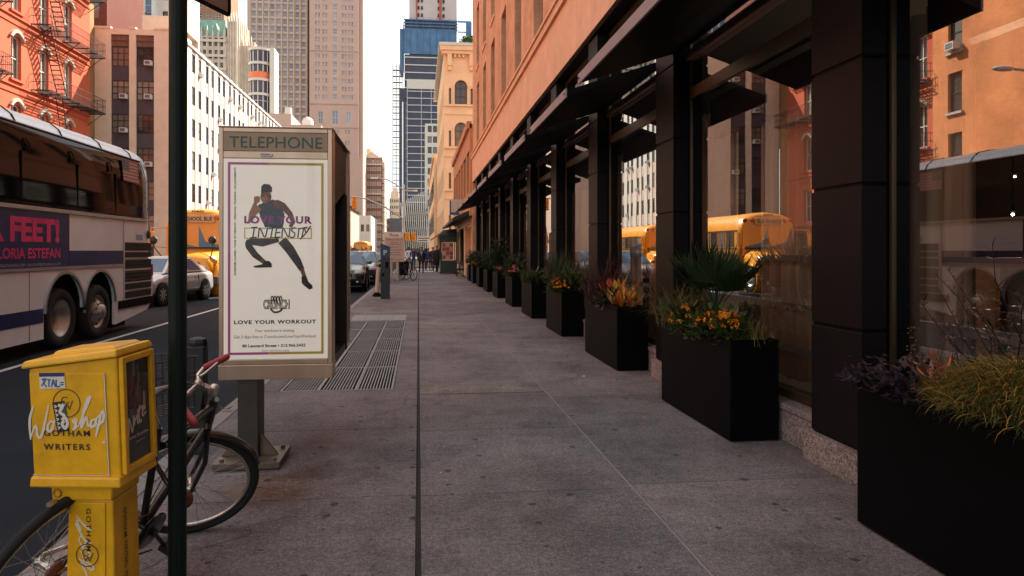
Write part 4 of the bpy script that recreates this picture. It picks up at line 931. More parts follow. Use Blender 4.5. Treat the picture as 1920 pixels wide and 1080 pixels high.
# ================================================================ vehicles
M_rub = mat('tyre_rubber', (.012, .012, .013), .85, bump=.2, bscale=60)
M_rimA = mat('steel_rim', (.42, .40, .37), .4, metal=.7, var=.25, scale=6)
M_buswh = mat('bus_white_paint', (.80, .81, .84), .4, var=.10, scale=1.2, coat=.12)
M_busgl = mat('bus_black_glass', (.004, .004, .005), .05, spec=.12, var=.1)
M_silver = mat('brushed_aluminium', (.55, .56, .60), .3, metal=.8, var=.15, scale=2)
M_navy = mat('navy_ad_film', (.010, .022, .115), .35, var=.3, scale=1.5)
M_pink = mat('hot_pink_print', (.75, .05, .20), .5, var=.35, scale=1.2)
M_black_p = mat('black_paint', (.010, .011, .013), .35, coat=.4)
M_loud = mat('louvre_dark', (.03, .03, .032), .6)
M_red_l = mat('tail_light_red', (.45, .02, .02), .25)
M_clear = mat('headlight_clear', (.65, .66, .68), .1, spec=.9)
M_chrome = mat('chrome', (.7, .7, .7), .12, metal=1)
M_carg = mat('car_glass', (.04, .10, .19), .04, spec=.6)
def wheel(parent, C, axis, Rr, wd, rim_r, name='wheel', style='car'):
    """tyre and rim; axis points outwards"""
    ax = Vector(axis).normalized(); C = Vector(C)
    t = MB(); t.lathe(C, ax, [(rim_r, -wd / 2), (Rr * .93, -wd / 2), (Rr, -wd * .32), (Rr, wd * .32), (Rr * .93, wd / 2), (rim_r, wd / 2 * .9), (rim_r, -wd / 2)], 32)
    o = t.build('wheel', M_rub, parent); r = MB()
    if style == 'deep':
        r.lathe(C, ax, [(rim_r, wd * .45), (rim_r * .93, wd * .42), (rim_r * .80, -wd * .12), (rim_r * .45, -wd * .22), (rim_r * .3, -wd * .1), (0, -wd * .08)], 32)
    elif style == 'truck':
        r.lathe(C, ax, [(rim_r, wd * .40), (rim_r * .9, wd * .38), (rim_r * .85, wd * .2), (rim_r * .6, wd * .48), (rim_r * .42, wd * .52), (rim_r * .40, wd * .75), (0, wd * .78)], 32)
        a = ax.orthogonal().normalized(); b_ = ax.cross(a)
        for k in range(10): d = a * math.cos(k * .628) + b_ * math.sin(k * .628); r.cyl(C + d * rim_r * .5 + ax * wd * .45, C + d * rim_r * .5 + ax * (wd * .45 + .05), .02, n=6)
    else:
        r.lathe(C, ax, [(rim_r, wd * .42), (rim_r * .9, wd * .40), (rim_r * .86, wd * .1), (0, wd * .1)], 28)
        a = ax.orthogonal().normalized(); b_ = ax.cross(a)
        for k in range(10):
            d = a * math.cos(k * .628) + b_ * math.sin(k * .628); e = ax.cross(d) * .028
            p0, p1 = C + d * rim_r * .12 + ax * wd * .36, C + d * rim_r * .9 + ax * wd * .34
            r.hull8([p0 - e, p1 - e * .8, p1 + e * .8, p0 + e], [p + ax * .02 for p in (p0 - e, p1 - e * .8, p1 + e * .8, p0 + e)])
        r.lathe(C, ax, [(rim_r * .2, wd * .3), (rim_r * .2, wd * .42), (0, wd * .43)], 12)
    ri = r.build('rim', M_rimA, o, world=True)
    if style == 'truck':
        h = MB(); a = ax.orthogonal().normalized(); b_ = ax.cross(a)
        for k in range(5): d = a * math.cos(k * 1.2566) + b_ * math.sin(k * 1.2566); h.lathe(C + d * rim_r * .73 + ax * (wd * .40), ax, [(rim_r * .11, 0), (0, .006)], 12)
        h.build('hand_holes', M_rub, o)
    return o

# ---- white express coach, its front towards the camera and out of the picture
coach = thing('coach_bus', 'white and silver coach bus with a navy poster on its side and black windows', 'bus', (-7.2, 9, -.135))
XS, YR, YF = -5.90, 16.0, 2.6
prof = [(0, 1.2, 0), (0, 2.12, 0), (0, 2.19, 1), (-.02, 3.05, 1), (-.05, 3.28, 1), (-.085, 3.42, 1), (-.14, 3.53, 2), (-.28, 3.645, 3), (-.55, 3.70, 3), (-1.275, 3.75, 3)]
full = prof + [(-2.55 - x, z, m_) for x, z, m_ in prof[::-1][1:]]
segm = [p[2] for p in prof[1:]] ; segm = segm + segm[::-1]
mb = MB(); stations = [(YF, .10), (YF + .25, .02), (YF + .6, 0)] + [(y, 0) for y in (5, 7.6, 10.2, 12.8, 15.4)] + [(15.8, .03), (15.95, .09), (YR, .2)]
rings = []
for y, ins in stations: rings.append([(XS + x + ins * (1 if x < -1.275 else -1 if x > -1.275 else 0), y, z - ins * .5 * (1 if z > 2.2 else 0)) for x, z, _ in full])
for i in range(len(rings) - 1):
    for j in range(len(full) - 1):
        mb.add([rings[i][j], rings[i + 1][j], rings[i + 1][j + 1], rings[i][j + 1]], [(3, 2, 1, 0)], [0, 1, 2, 3][segm[j]], True)
mb.poly(rings[-1], 0); mb.poly(rings[0][::-1], 1)
body = mb.build('body', [M_buswh, M_busgl, M_silver, M_buswh], coach, fix=True)
# lower skirt with the two wheel arches
def arch(cy, cz, r, a0, a1, n=12): return [(cy + r * math.cos(a0 + (a1 - a0) * k / n), cz + r * math.sin(a0 + (a1 - a0) * k / n)) for k in range(n + 1)]
W1, W2, WZ, WR = 12.15, 13.42, .37, .50
sk = [(YF + .1, .10), (W1 - .64, .10)] + arch(W1, .50, .64, math.pi, .0)[0:] + [(W1 + .64, .42), (W2 - .63, .42)] + arch(W2, .50, .63, math.pi, 0) + [(W2 + .63, .06), (W2 + .7, .06), (YR - .35, .22), (YR - .05, .40), (YR - .02, 1.2), (YF + .1, 1.2)]
for side, x0, dx in ((0, XS, -.05), (1, XS - 2.55, .05)):
    mb = MB(); mb.prism([(x0, a, b_) for a, b_ in sk], (dx, 0, 0), 0); mb.build('skirt_panel', M_buswh, coach)
mb = MB(); mb.box(XS - 2.45, XS - .06, YF + .3, W1 - .7, .12, 1.19); mb.box(XS - 2.0, XS - .62, W1 - .69, W2 + .68, .2, 1.19); mb.box(XS - 2.45, XS - .06, W2 + .69, YR - .1, .25, 1.19); mb.box(XS - 2.4, XS - .06, W1 - .69, W2 + .68, 1.15, 1.195)
mb.box(XS - .3, XS - .08, W2 + .72, W2 + 1.3, -.02, .24); mb.build('underbody', M_black, coach)
for cy in (W1, W2):
    mb = MB()
    pts = arch(cy, .50, .66, math.pi, 0, 16); q = arch(cy, .50, .61, math.pi, 0, 16)
    for k in range(16): P_ = [(XS + .004, *q[k]), (XS + .004, *q[k + 1]), (XS + .004, *pts[k + 1]), (XS + .004, *pts[k])]; mb.hull8(P_, [(x + .03, y, z) for x, y, z in P_])
    mb.build('wheel_arch_trim', M_silver, coach, fix=True)
mb = MB(); mb.box(XS + .005, XS + .03, W1 + .62, W2 - .6, .40, .45); mb.build('arch_joint_trim', M_silver, coach)
wheel(coach, (XS - .19, W1, WZ), (1, 0, 0), WR, .30, .31, style='deep'); wheel(coach, (XS - .16, W2, WZ), (1, 0, 0), WR, .30, .31, style='truck')
wheel(coach, (XS - .18, 4.6, WZ), (1, 0, 0), WR, .30, .31, style='truck')
for cy in (4.6, W1, W2): wheel(coach, (XS - 2.37, cy, WZ), (-1, 0, 0), WR, .30, .31, style='deep')
FS = basis((XS, 0, 0), (0, 1, 0), (0, 0, 1))      # side frame: a = Y, b = Z, outwards = +X
mb = MB(); mb.fbox(FS, YF + .3, 12.30, 1.235, 2.115, .001, .006, 0)
letter(mb, 'YOUR FEET!', FS, 8.72, 1.63, 3.25, .385, .0085, 1, .045); letter(mb, '& GLORIA ESTEFAN', FS, 9.9, 1.38, 2.1, .16, .0085, 1, .02)
letter(mb, 'PALACE THEATRE  TELECHARGE.COM  ONYOURFEETMUSICAL.COM', FS, 9.7, 1.262, 2.3, .04, .0085, 2)
mb.build('side_poster', [M_navy, M_pink, M_wfr_w], coach)
mb = MB(); mb.fbox(FS, 12.31, 14.42, 1.235, 1.50, .001, .005, 0); mb.fbox(FS, YF + .2, W1 - .66, .365, .585, .001, .006, 0); mb.build('dark_stripe', M_navy, coach)
mb = MB(); mb.fbox(FS, YF + .3, 15.7, 2.125, 2.185, .002, .03, 0); mb.fbox(FS, YF + .3, 14.44, 1.19, 1.228, .001, .02, 0); mb.fbox(FS, 14.43, 14.46, .5, 2.1, .001, .012, 0); mb.build('side_rail', M_silver, coach)
mb = MB()
for y in (5.2, 7.8, 10.35, 11.1): mb.fbox(FS, y, y + .012, .12, 1.18, .0005, .003)
for y in (5.5, 8.1, 10.9, 12.6, 14.1): mb.fbox(FS, y, y + .02, 2.2, 3.0, -.03, .004)
mb.build('panel_seams', M_black, coach)
mb = MB()
for a0, a1 in ((1.50, 1.67), (1.36, 1.47), (1.13, 1.32), (.86, 1.09), (.70, .83), (.53, .67)):
    mb.fbox(FS, 14.52, 15.86, a0, a1, .001, .006, 0)
    for k in range(3): zz = a0 + (a1 - a0) * (k + .5) / 3; mb.fbox(FS, 14.53, 15.85, zz - .012, zz + .006, .0065, .022, 0)
mb.build('engine_louvres', M_loud, coach)
mb = MB(); mb.fbox(FS, 14.2, 15.97, .34, .5, .001, .025); mb.build('rear_bumper', M_black, coach)
mb = MB(); mb.fbox(FS, 15.88, 15.96, .95, 1.2, -.06, .014); mb.build('tail_light', M_red_l, coach)
mb = MB(); mb.lathe(FS(15.72, 1.86, .002), (1, 0, 0), [(.10, 0), (.10, .012), (0, .013)], 20); mb.build('round_emblem', M_loud, coach)
mb = MB(); mb.fbox(FS, 15.05, 15.4, 1.72, 1.84, .001, .003); mb.build('small_decal', mat('pale_blue_decal', (.28, .36, .48), .5), coach)
FG = basis((XS - .012, 0, 2.90), (0, 1, 0), (-.10, 0, 1))
mb = MB()
for k in range(13):
    b0 = .45 * k / 13; a0 = 14.42 + (.33 if k >= 6 else 0)
    mb.quad(FG(a0, b0, .03), FG(15.2, b0, .03), FG(15.2, b0 + .45 / 13, .03), FG(a0, b0 + .45 / 13, .03), k % 2)
mb.quad(FG(14.42, .208, .03), FG(14.75, .208, .03), FG(14.75, .45, .03), FG(14.42, .45, .03), 2)
for i in range(5):
    for j in range(4): c_ = FG(14.45 + i * .062, .235 + j * .055, .032); mb.poly([c_ + Vector((0, .016 * math.cos(q * 1.2566), .016 * math.sin(q * 1.2566))) for q in range(5)], 1)
mb.build('flag_decal', [mat('flag_red', (.30, .045, .05), .5), mat('flag_pale', (.42, .30, .27), .5), mat('flag_blue', (.05, .045, .07), .5)], coach)
mb = MB()
for y in (10.9, 12.25, 13.7, 15.05):
    mb.tube([(XS - .085, y, 3.42), (XS - .14, y, 3.535), (XS - .28, y, 3.65), (XS - .55, y, 3.705), (XS - 1.2, y, 3.75)], .014, 6)
    mb.tube([(XS + .012, y + .16, 3.02), (XS + .0, y + .22, 3.12), (XS - .02, y + .14, 3.2), (XS - .03, y + .08, 3.1), (XS + .006, y + .11, 3.02)], .012, 5)
mb.build('roof_seams', M_black, coach)
mb = MB(); mb.fbox(FS, YF + .5, 15.5, 3.415, 3.43, -.09, -.06); mb.build('gutter_rail', M_silver, coach)

# ---- car builder (faces -Y locally, wheels on local z = 0)
def car(name, label, cat, loc, rotz, paint, L=4.5, Wd=1.76, Hh=1.46, suv=False, group=None):
    t = thing(name, label, cat, loc, rotz, group); h = L / 2; w = Wd / 2
    zb = lambda s: (.74 + .20 * min(1, (s + .0) / .22) if s < .22 else .98 if s < .8 else .98 + .03 * (s - .8)) + (.12 if suv else 0)
    body = MB(); rings = []
    for s in [0, .015, .05, .12, .22, .3, .45, .6, .75, .88, .95, .985, 1.0]:
        y = -h + L * s; e = 1 - max(0, .05 - s) * 4.5 - max(0, s - .95) * 4.0; ww = w * e * (1 - .06 * max(0, .2 - s) / .2); z = zb(s) - (.10 if s == 0 else 0) - (.12 if s == 1 else .03 if s > .98 else 0); z0 = .24 + (.1 if s in (0, 1.0) else 0)
        half = [(ww * .94, z0), (ww, z0 + .12), (ww * 1.01, z0 + .28), (ww * .985, z - .14), (ww * .90, z - .03), (ww * .5, z + .012)]
        rings.append([(x, y, zz) for x, zz in half] + [(-x, y, zz) for x, zz in half[::-1]])
    body.loft(rings, 0, True); bo = body.build('body', paint, t, world=False, fix=True)
    md = bo.modifiers.new('sub', 'SUBSURF'); md.levels = 1; md.render_levels = 1
    # cabin: painted pillars and roof with glass panels set into them
    zc = (1.10 if suv else .98); yb0, yb1 = (-h + L * .24, -h + L * (.97 if suv else .90)); yr0, yr1 = (-h + L * .41, -h + L * (.90 if suv else .70)); wb, wr = w * .90, w * .68; zt = Hh
    lo = [(-wb, yb0, zc - .04), (wb, yb0, zc - .04), (wb, yb1, zc - .04), (-wb, yb1, zc - .04)]; hi = [(-wr, yr0, zt - .05), (wr, yr0, zt - .05), (wr, yr1, zt - .05), (-wr, yr1, zt - .05)]
    cb = MB(); cb.hull8(lo, hi); cb.hull8(hi, [(-wr * .86, yr0 + .14, zt), (wr * .86, yr0 + .14, zt), (wr * .86, yr1 - .14, zt), (-wr * .86, yr1 - .14, zt)])
    co = cb.build('roof', paint, t, world=False, bevel=.03)
    def panel(a, b, c, d, u0, u1, v0, v1, nrm, nm):
        a, b, c, d = map(Vector, (a, b, c, d)); nn = Vector(nrm).normalized() * .006
        P_ = lambda u, v: (a * (1 - u) + b * u) * (1 - v) + (d * (1 - u) + c * u) * v + nn
        g_ = MB(); g_.quad(P_(u0, v0), P_(u1, v0), P_(u1, v1), P_(u0, v1)); g_.build(nm, M_carg, t, world=False, fix=False)
    def nrm(a, b, c): return (Vector(b) - Vector(a)).cross(Vector(c) - Vector(a))
    panel(lo[0], lo[1], hi[1], hi[0], .05, .95, .12, .94, nrm(lo[0], lo[1], hi[1]), 'windshield')
    panel(lo[2], lo[3], hi[3], hi[2], .07, .93, .2, .92, nrm(lo[2], lo[3], hi[3]), 'rear_window')
    for a_, b_, c_, d_ in ((lo[1], lo[2], hi[2], hi[1]), (lo[3], lo[0], hi[0], hi[3])):
        for u0, u1 in (((.10, .52), (.545, .86)) if a_ == lo[1] else ((.14, .455), (.48, .90))): panel(a_, b_, c_, d_, u0, u1, .14, .90, nrm(a_, b_, c_), 'side_window')
    wr_ = .33 if not suv else .36
    for sx in (1, -1):
        for s in (.185, .80):
            y = -h + L * s; a = MB(); a.lathe((sx * (w - .12), y, wr_), (sx, 0, 0), [(0, 0), (wr_ + .05, 0), (wr_ + .05, .137), (0, .138)], 24); a.build('wheel_arch', M_black, t, world=False)
    for sx in (1, -1):
        for s in (.185, .80):
            y = -h + L * s; tt = MB(); ax = (sx, 0, 0); C = Vector((sx * (w - .085), y, wr_)); rim = wr_ * .66
            tt.lathe(C, ax, [(rim, -.1), (wr_ * .93, -.1), (wr_, -.06), (wr_, .07), (wr_ * .93, .115), (rim, .105)], 24); wo = tt.build('wheel', M_rub, t, world=False)
            r = MB(); r.lathe(C, ax, [(rim, .10), (rim * .92, .10), (rim * .86, .06), (0, .055)], 24)
            for k in range(8): d = Vector((0, math.cos(k * math.pi / 4), math.sin(k * math.pi / 4))); e = Vector(ax).cross(d) * .03; p0, p1 = C + d * rim * .1 + Vector(ax) * .085, C + d * rim * .9 + Vector(ax) * .085; r.hull8([p0 - e, p1 - e, p1 + e, p0 + e], [p + Vector(ax) * .025 for p in (p0 - e, p1 - e, p1 + e, p0 + e)])
            ro = r.build('rim', M_rimA, wo, world=False)
    for sx in (1, -1):
        l = MB(); zz = zb(.05) - .06
        l.loft([[(sx * w * .50, -h + .005, zz - .12), (sx * w * .56, -h - .012, zz)], [(sx * w * .86, -h + .10, zz - .13), (sx * w * .82, -h + .085, zz + .01)], [(sx * w * .985, -h + .36, zz - .08), (sx * w * .96, -h + .34, zz + .035)]], 0, True, closed=False, caps=False)
        lo_ = l.build('headlight', M_clear, t, world=False); so_ = lo_.modifiers.new('t', 'SOLIDIFY'); so_.thickness = .05; so_.offset = 0
        l = MB(); l.box(sx * w * .70 - .13, sx * w * .70 + .13, h - .07, h + .015, .70, .86); l.build('tail_light', M_red_l, t, world=False, bevel=.02)
        l = MB(); l.ball((sx * (w + .10), -h + L * .315, zc + .05), .11, .07, .075, 10, 6); l.cyl((sx * (w * .92), -h + L * .315, zc + .0), (sx * (w + .08), -h + L * .315, zc + .03), .025, n=6); l.build('wing_mirror', paint, t, world=False)
        l = MB()
        for s in (.44, .64): l.box(sx * w * 1.0 - .012, sx * w * 1.0 + .016, -h + L * s, -h + L * s + .16, zc - .20, zc - .17)
        l.build('door_handle', paint, t, world=False)
        l = MB()
        for s in (.335, .505, .70): l.box(sx * w * .99 - .012, sx * w * .99 + .0125, -h + L * s, -h + L * s + .012, .36, zc - .14)
        l.box(sx * w * .99 - .01, sx * w * .99 + .012, -h + L * .3, -h + L * .73, .40, .412); l.build('door_seams', M_black, t, world=False)
        l = MB(); l.ball((sx * w * .66, -h + .02, .42), .10, .04, .055, 8, 6); l.build('fog_light', M_clear, t, world=False)
    g_ = MB(); g_.box(-w * .42, w * .42, -h - .015, -h + .06, .60, .74); g_.box(-w * .78, w * .78, -h - .012, -h + .10, .30, .50); g_.build('grille', M_black, t, world=False, bevel=.02)
    g_ = MB(); g_.box(-.16, .16, -h - .032, -h - .018, .50, .60); g_.build('licence_plate', M_wfr_w, t, world=False)
    return t
M_cs = mat('silver_car_paint', (.48, .47, .47), .25, metal=.35, var=.04, coat=.6)
M_ck = mat('black_car_paint', (.012, .016, .024), .22, coat=.7)
M_cb = mat('blue_black_paint', (.02, .03, .055), .22, coat=.7)
M_cg = mat('grey_car_paint', (.10, .10, .11), .25, coat=.6)
car('sedan_car', 'silver sedan stopped between the coach and the yellow school bus', 'car', (-8.15, 22.5, -.135), R(-8), M_cs)
pk_g = 'cars parked along the near kerb'
car('parked_car', 'black car at the front of the row parked along the kerb beyond the kiosk', 'car', (-3.05, 29.3, -.135), R(2), M_ck, 4.6, 1.82, 1.62, True, pk_g)
car('parked_car', 'dark blue car second in the row parked along the kerb', 'car', (-2.85, 35.0, -.135), R(1), M_cb, 4.6, 1.8, 1.6, True, pk_g)
car('parked_car', 'grey car third in the row parked along the kerb', 'car', (-2.8, 40.6, -.135), 0, M_cg, 4.5, 1.78, 1.5, False, pk_g)
car('parked_car', 'dark car last in the row parked along the kerb near the crossing', 'car', (-2.8, 46.4, -.135), 0, M_ck, 4.5, 1.78, 1.5, False, pk_g)
car('moving_car', 'white taxi-like car further down the road past the crossing', 'car', (-5.6, 66, -.135), 0, M_cs, 4.5, 1.78, 1.5)

# ---- yellow school bus (nose towards the camera)
M_sby = mat('school_bus_yellow', (.72, .29, .012), .38, var=.06, coat=.3)
M_sbk = mat('school_bus_black', (.015, .014, .012), .5)
sb = thing('school_bus', 'yellow school bus right behind the silver sedan', 'bus', (-8.15, 26.4, -.135), 0, 'yellow school buses')
def bx(x0, x1, y0, y1, z0, z1, mt, nm, bev=.0):
    g_ = MB(); g_.box(x0, x1, y0, y1, z0, z1); return g_.build(nm, mt, sb, world=False, bevel=bev)
w2, LB = 1.2, 9.4
pf = [(-w2, .55), (-w2, 2.45), (-w2 * .96, 2.75), (-w2 * .80, 3.02), (-w2 * .45, 3.17), (0, 3.22)]
pf = pf + [(-x, z) for x, z in pf[::-1][1:]]
rings = []
for y, ins, dz in ((0, .10, -.16), (.12, .03, -.05), (.5, 0, 0), (LB - .4, 0, 0), (LB - .1, .04, -.05), (LB, .12, -.15)):
    rings.append([(x * (1 - ins / w2), y, z + (dz if z > 2.5 else 0)) for x, z in pf])
mb = MB(); mb.loft(rings, 0, True); mb.build('body', M_sby, sb, world=False, fix=True)
mb = MB(); hr = []
for y, ww, zt in ((-1.45, .80, 1.30), (-1.38, .90, 1.45), (-.9, .98, 1.55), (0.02, 1.08, 1.72)):
    hr.append([(-ww, y, .62), (-ww, y, zt - .28), (-ww * .82, y, zt - .05), (-ww * .4, y, zt), (ww * .4, y, zt), (ww * .82, y, zt - .05), (ww, y, zt - .28), (ww, y, .62)])
mb.loft(hr, 0, True); mb.build('hood', M_sby, sb, world=False, fix=True)
for sx in (1, -1):
    mb = MB(); mb.lathe((sx * .86, -.75, .5), (sx, 0, 0), [(0, .0), (.62, .0), (.66, .2), (.62, .34), (.55, .345)], 24); mb.build('front_fender', M_sby, sb, world=False)
    for y in (-.75, 6.3):
        tt = MB(); C = (sx * 1.05, y, .48); tt.lathe(C, (sx, 0, 0), [(.28, -.13), (.45, -.13), (.48, -.08), (.48, .1), (.45, .145), (.28, .13)], 24); wo = tt.build('wheel', M_rub, sb, world=False)
        tt = MB(); tt.lathe(C, (sx, 0, 0), [(.28, .13), (.25, .12), (.2, .02), (.12, .09), (0, .1)], 20); tt.build('rim', M_rimA, wo, world=False)
    mb = MB(); mb.box(sx * w2 - .012, sx * w2 + .014, 5.6, 7.0, .2, 1.02); mb.build('wheel_well', M_sbk, sb, world=False)
    for z in (.95, 1.42, 1.70, 2.43):
        mb = MB(); y0_ = .3; mb.box(sx * w2 - .01, sx * w2 + .022, y0_, LB - .3, z, z + .05) if z > 1.1 else (mb.box(sx * w2 - .01, sx * w2 + .022, .3, 5.55, z, z + .06), mb.box(sx * w2 - .01, sx * w2 + .022, 7.05, LB - .3, z, z + .06)); mb.build('rub_rail', M_sbk, sb, world=False)
    F_ = basis((sx * w2, 0, 0), (0, sx, 0), (0, 0, 1))
    for k in range(11):
        y0_ = .55 + k * .78
        if y0_ + .66 > LB - .2: break
        g_ = MB(); a0, a1 = (y0_ * sx, (y0_ + .66) * sx); a0, a1 = min(a0, a1), max(a0, a1)
        g_.fbox(F_, a0, a1, 1.78, 2.40, .001, .012, 0); g_.fbox(F_, a0, a1, 2.07, 2.10, .0125, .022, 1); g_.fbox(F_, a0, a0 + .03, 1.78, 2.4, .0125, .022, 1); g_.fbox(F_, a1 - .03, a1, 1.78, 2.4, .0125, .022, 1)
        g_.build('side_window', [M_wgl_dark, M_sbk], sb, world=False)
    mb = MB(); mb.tube([(sx * .9, -.0, 2.5), (sx * 1.5, -.45, 2.45), (sx * 1.5, -.45, 1.8), (sx * 1.1, -.1, 1.75)], .022, 6); mb.box(sx * 1.5 - .11, sx * 1.5 + .11, -.52, -.46, 1.85, 2.35); mb.build('wing_mirror', M_sby, sb, world=False, bevel=.02)
    mb = MB(); mb.tube([(sx * .8, -1.2, 1.35), (sx * .98, -1.55, 1.75), (sx * .98, -1.6, 1.9)], .02, 6); mb.ball((sx * .98, -1.62, 2.0), .14, .07, .15, 10, 6); mb.build('cross_mirror', M_sbk, sb, world=False)
    mb = MB(); mb.lathe((sx * .62, -1.455, 1.0), (0, -1, 0), [(.13, 0), (.12, .04), (0, .06)], 16); mb.build('headlight', M_clear, sb, world=False)
    for x in (.72, 1.0):
        mb = MB(); mb.lathe((sx * x * .98, -.005 + (.06 if x > .9 else 0), 2.86), (0, -1, 0), [(.09, -.05), (.085, .03), (0, .05)], 14); mb.build('warning_lamp', mat('amber_lamp', (.6, .12, .02), .3) if x < .9 else M_red_l, sb, world=False)
    g_ = MB(); x0, x1 = (.03, 1.02) if sx > 0 else (-1.02, -.03); g_.quad((x0, -.012, 1.78), (x1, .0, 1.78), (x1 * .97, .035, 2.55), (x0, .0, 2.58)); g_.build('windshield', M_carg, sb, world=False)
bx(-.62, .62, -.055, .02, 2.66, 2.98, mat('sign_panel_pale', (.62, .36, .16), .4), 'sign_panel', .05)
g_ = MB(); F_ = basis((-.52, -.058, 2.72), (1, 0, 0), (0, 0, 1)); letter(g_, 'SCHOOL BUS', F_, 0, .02, 1.04, .15, .003, 0, .02)
F_ = basis((-.22, .05, 3.055), (1, 0, 0), (0, .15, 1)); letter(g_, '060', F_, 0, 0, .42, .085, .05, 0, .02); g_.build('lettering', M_sbk, sb, world=False)
bx(-.5, .5, -1.475, -1.44, .78, 1.22, M_sbk, 'grille'); bx(-1.15, 1.15, -1.62, -1.46, .45, .72, M_sbk, 'front_bumper', .02); bx(-1.0, 1.0, -1.3, LB - .2, .35, .60, M_sbk, 'chassis'); bx(-1.02, 1.02, -.03, -.01, 1.68, 1.77, M_sbk, 'cowl_strip')
s2 = copy_tree(sb); s2.location = (-8.2, 38.4, -.135); s2['label'] = 'yellow school bus directly behind the first one, mirrored in the shop glass'
s3 = copy_tree(sb); s3.location = (-9.3, 112, -.135); s3['label'] = 'distant yellow school bus far down the road above the parked cars'
# ================================================================ street furniture
M_st = mat('brushed_steel', (.50, .355, .26), .28, metal=.7, var=.22, scale=3, streak=True)
M_std = mat('dark_steel_post', (.075, .066, .06), .45, metal=.6, var=.3, scale=3)
M_hood = mat('dark_kiosk_panel', (.028, .023, .02), .4, metal=.2, var=.3, spec=.3)
M_gold = mat('header_panel', (.36, .255, .17), .55, var=.15, scale=4)
M_grn = mat('green_print', (.03, .085, .07), .5)
M_paper = mat('poster_paper', (.70, .62, .55), .45, var=.05, scale=5)
M_glow = mat('poster_paper_added_glow', (.70, .62, .55), .45, var=.06, scale=4); _b = M_glow.node_tree.nodes['Principled BSDF']; _b.inputs['Emission Color'].default_value = (.9, .84, .76, 1); _b.inputs['Emission Strength'].default_value = .10  # faint glow added to the sheet to brighten it, no light behind
M_ink = mat('black_ink', (.015, .013, .015), .6)
M_mag = mat('magenta_ink', (.50, .10, .30), .6)
M_purp = mat('purple_ink', (.30, .04, .22), .6)
M_gold2 = mat('mustard_ink', (.55, .40, .03), .6)
M_orgk = mat('orange_ink', (.62, .30, .10), .6)
M_grey_i = mat('grey_ink', (.22, .12, .14), .6)
M_skin_p = mat('printed_skin', (.16, .068, .042), .6, var=.3, scale=25)
M_skin_h = mat('printed_skin_light', (.36, .17, .10), .6, var=.2, scale=25)
M_tank = mat('printed_tank_top', (.035, .055, .10), .6, var=.7, scale=60)
M_legg = mat('printed_leggings', (.03, .027, .031), .6, var=.8, scale=18)
# ---- telephone kiosk with the poster
kx0, kx1, kyf, kyb = -1.361, -.598, 4.85, 6.08
kio = thing('telephone_kiosk', 'steel telephone kiosk on a post with a fitness poster and TELEPHONE header', 'phone kiosk', (-1.17, 5.0, 0))
mb = MB()
mb.box(kx0, kx1, kyb - .12, kyb, .715, 2.347); mb.build('steel_frame', M_st, kio, bevel=.004); mb = MB()
mb.box(kx0, kx1, kyf + .012, kyf + .16, .715, 2.347)
mb.box(kx0, kx0 + .03, kyf, kyf + .011, .715, 2.347); mb.box(kx1 - .03, kx1, kyf, kyf + .011, .715, 2.347)
mb.box(kx0 + .03, kx1 - .03, kyf, kyf + .011, 2.315, 2.347); mb.box(kx0 + .03, kx1 - .03, kyf, kyf + .011, 2.135, 2.185); mb.box(kx0 + .03, kx1 - .03, kyf, kyf + .011, .715, .75)
mb.build('steel_frame', M_st, kio, bevel=.004)
mb = MB(); mb.box(kx0 - .003, kx1 + .003, kyf - .006, kyf + .17, .612, .713); mb.build('lower_band', M_st, kio, bevel=.004)
mb = MB(); mb.box(kx0 - .006, kx1 + .006, kyf - .006, kyb + .006, 2.3475, 2.356); mb.build('top_cap', M_st, kio, bevel=.004)
mb = MB(); mb.box(kx0 + .02, kx1 - .02, kyf + .161, kyb - .121, 1.98, 2.345); mb.hull8([(kx0 + .02, kyf + .161, 1.80), (kx1 - .02, kyf + .161, 1.80), (kx1 - .02, kyf + .165, 1.80), (kx0 + .02, kyf + .165, 1.80)], [(kx0 + .02, kyf + .161, 1.979), (kx1 - .02, kyf + .161, 1.979), (kx1 - .02, kyb - .3, 1.979), (kx0 + .02, kyb - .3, 1.979)])
mb.build('roof_hood', M_hood, kio)
mb = MB(); mb.box(kx0 + .3, kx1 - .3, kyf + .161, kyb - .121, .68, 1.975); mb.box(kx0 + .02, kx1 - .01, kyf + .161, kyf + .22, .66, 1.79); mb.box(kx0 + .02, kx1 - .01, kyb - .18, kyb - .121, .66, 1.97); mb.box(kx0 + .05, kx1 - .02, kyf + .221, kyb - .181, .66, .72); mb.build('phone_cavity', M_hood, kio)
mb = MB(); mb.box(kx1 - .28, kx1 - .10, kyf + .45, kyf + .70, 1.05, 1.60); mb.tube([(kx1 - .11, kyf + .44, 1.5), (kx1 - .07, kyf + .42, 1.45), (kx1 - .07, kyf + .42, 1.3), (kx1 - .11, kyf + .44, 1.25)], .022, 8); mb.build('telephone_set', M_std, kio, bevel=.01)
FB = basis((kx0, kyf, 0), (1, 0, 0), (0, 0, 1)); KW = kx1 - kx0
mb = MB(); mb.fbox(FB, .032, KW - .032, 2.187, 2.313, -.008, .002, 0); letter(mb, 'TELEPHONE', FB, .070, 2.208, .625, .078, .0045, 1); mb.build('header_sign', [M_gold, M_grn], kio)
mb = MB(); mb.prism([FB(.313 + (.032 if k < 9 else -.032) + .013 * math.cos(-math.pi / 2 + math.pi * (k % 9) / 8 + (0 if k < 9 else math.pi)), 2.16 + .013 * math.sin(-math.pi / 2 + math.pi * (k % 9) / 8 + (0 if k < 9 else math.pi)), .012) for k in range(18)], FB(0, 0, .003) - FB(0, 0, 0)); letter(mb, 'TITAN', FB, .313 - .03, 2.1545, .06, .011, .0165, 1, .02); mb.build('maker_plate', [M_paper, M_ink], kio)
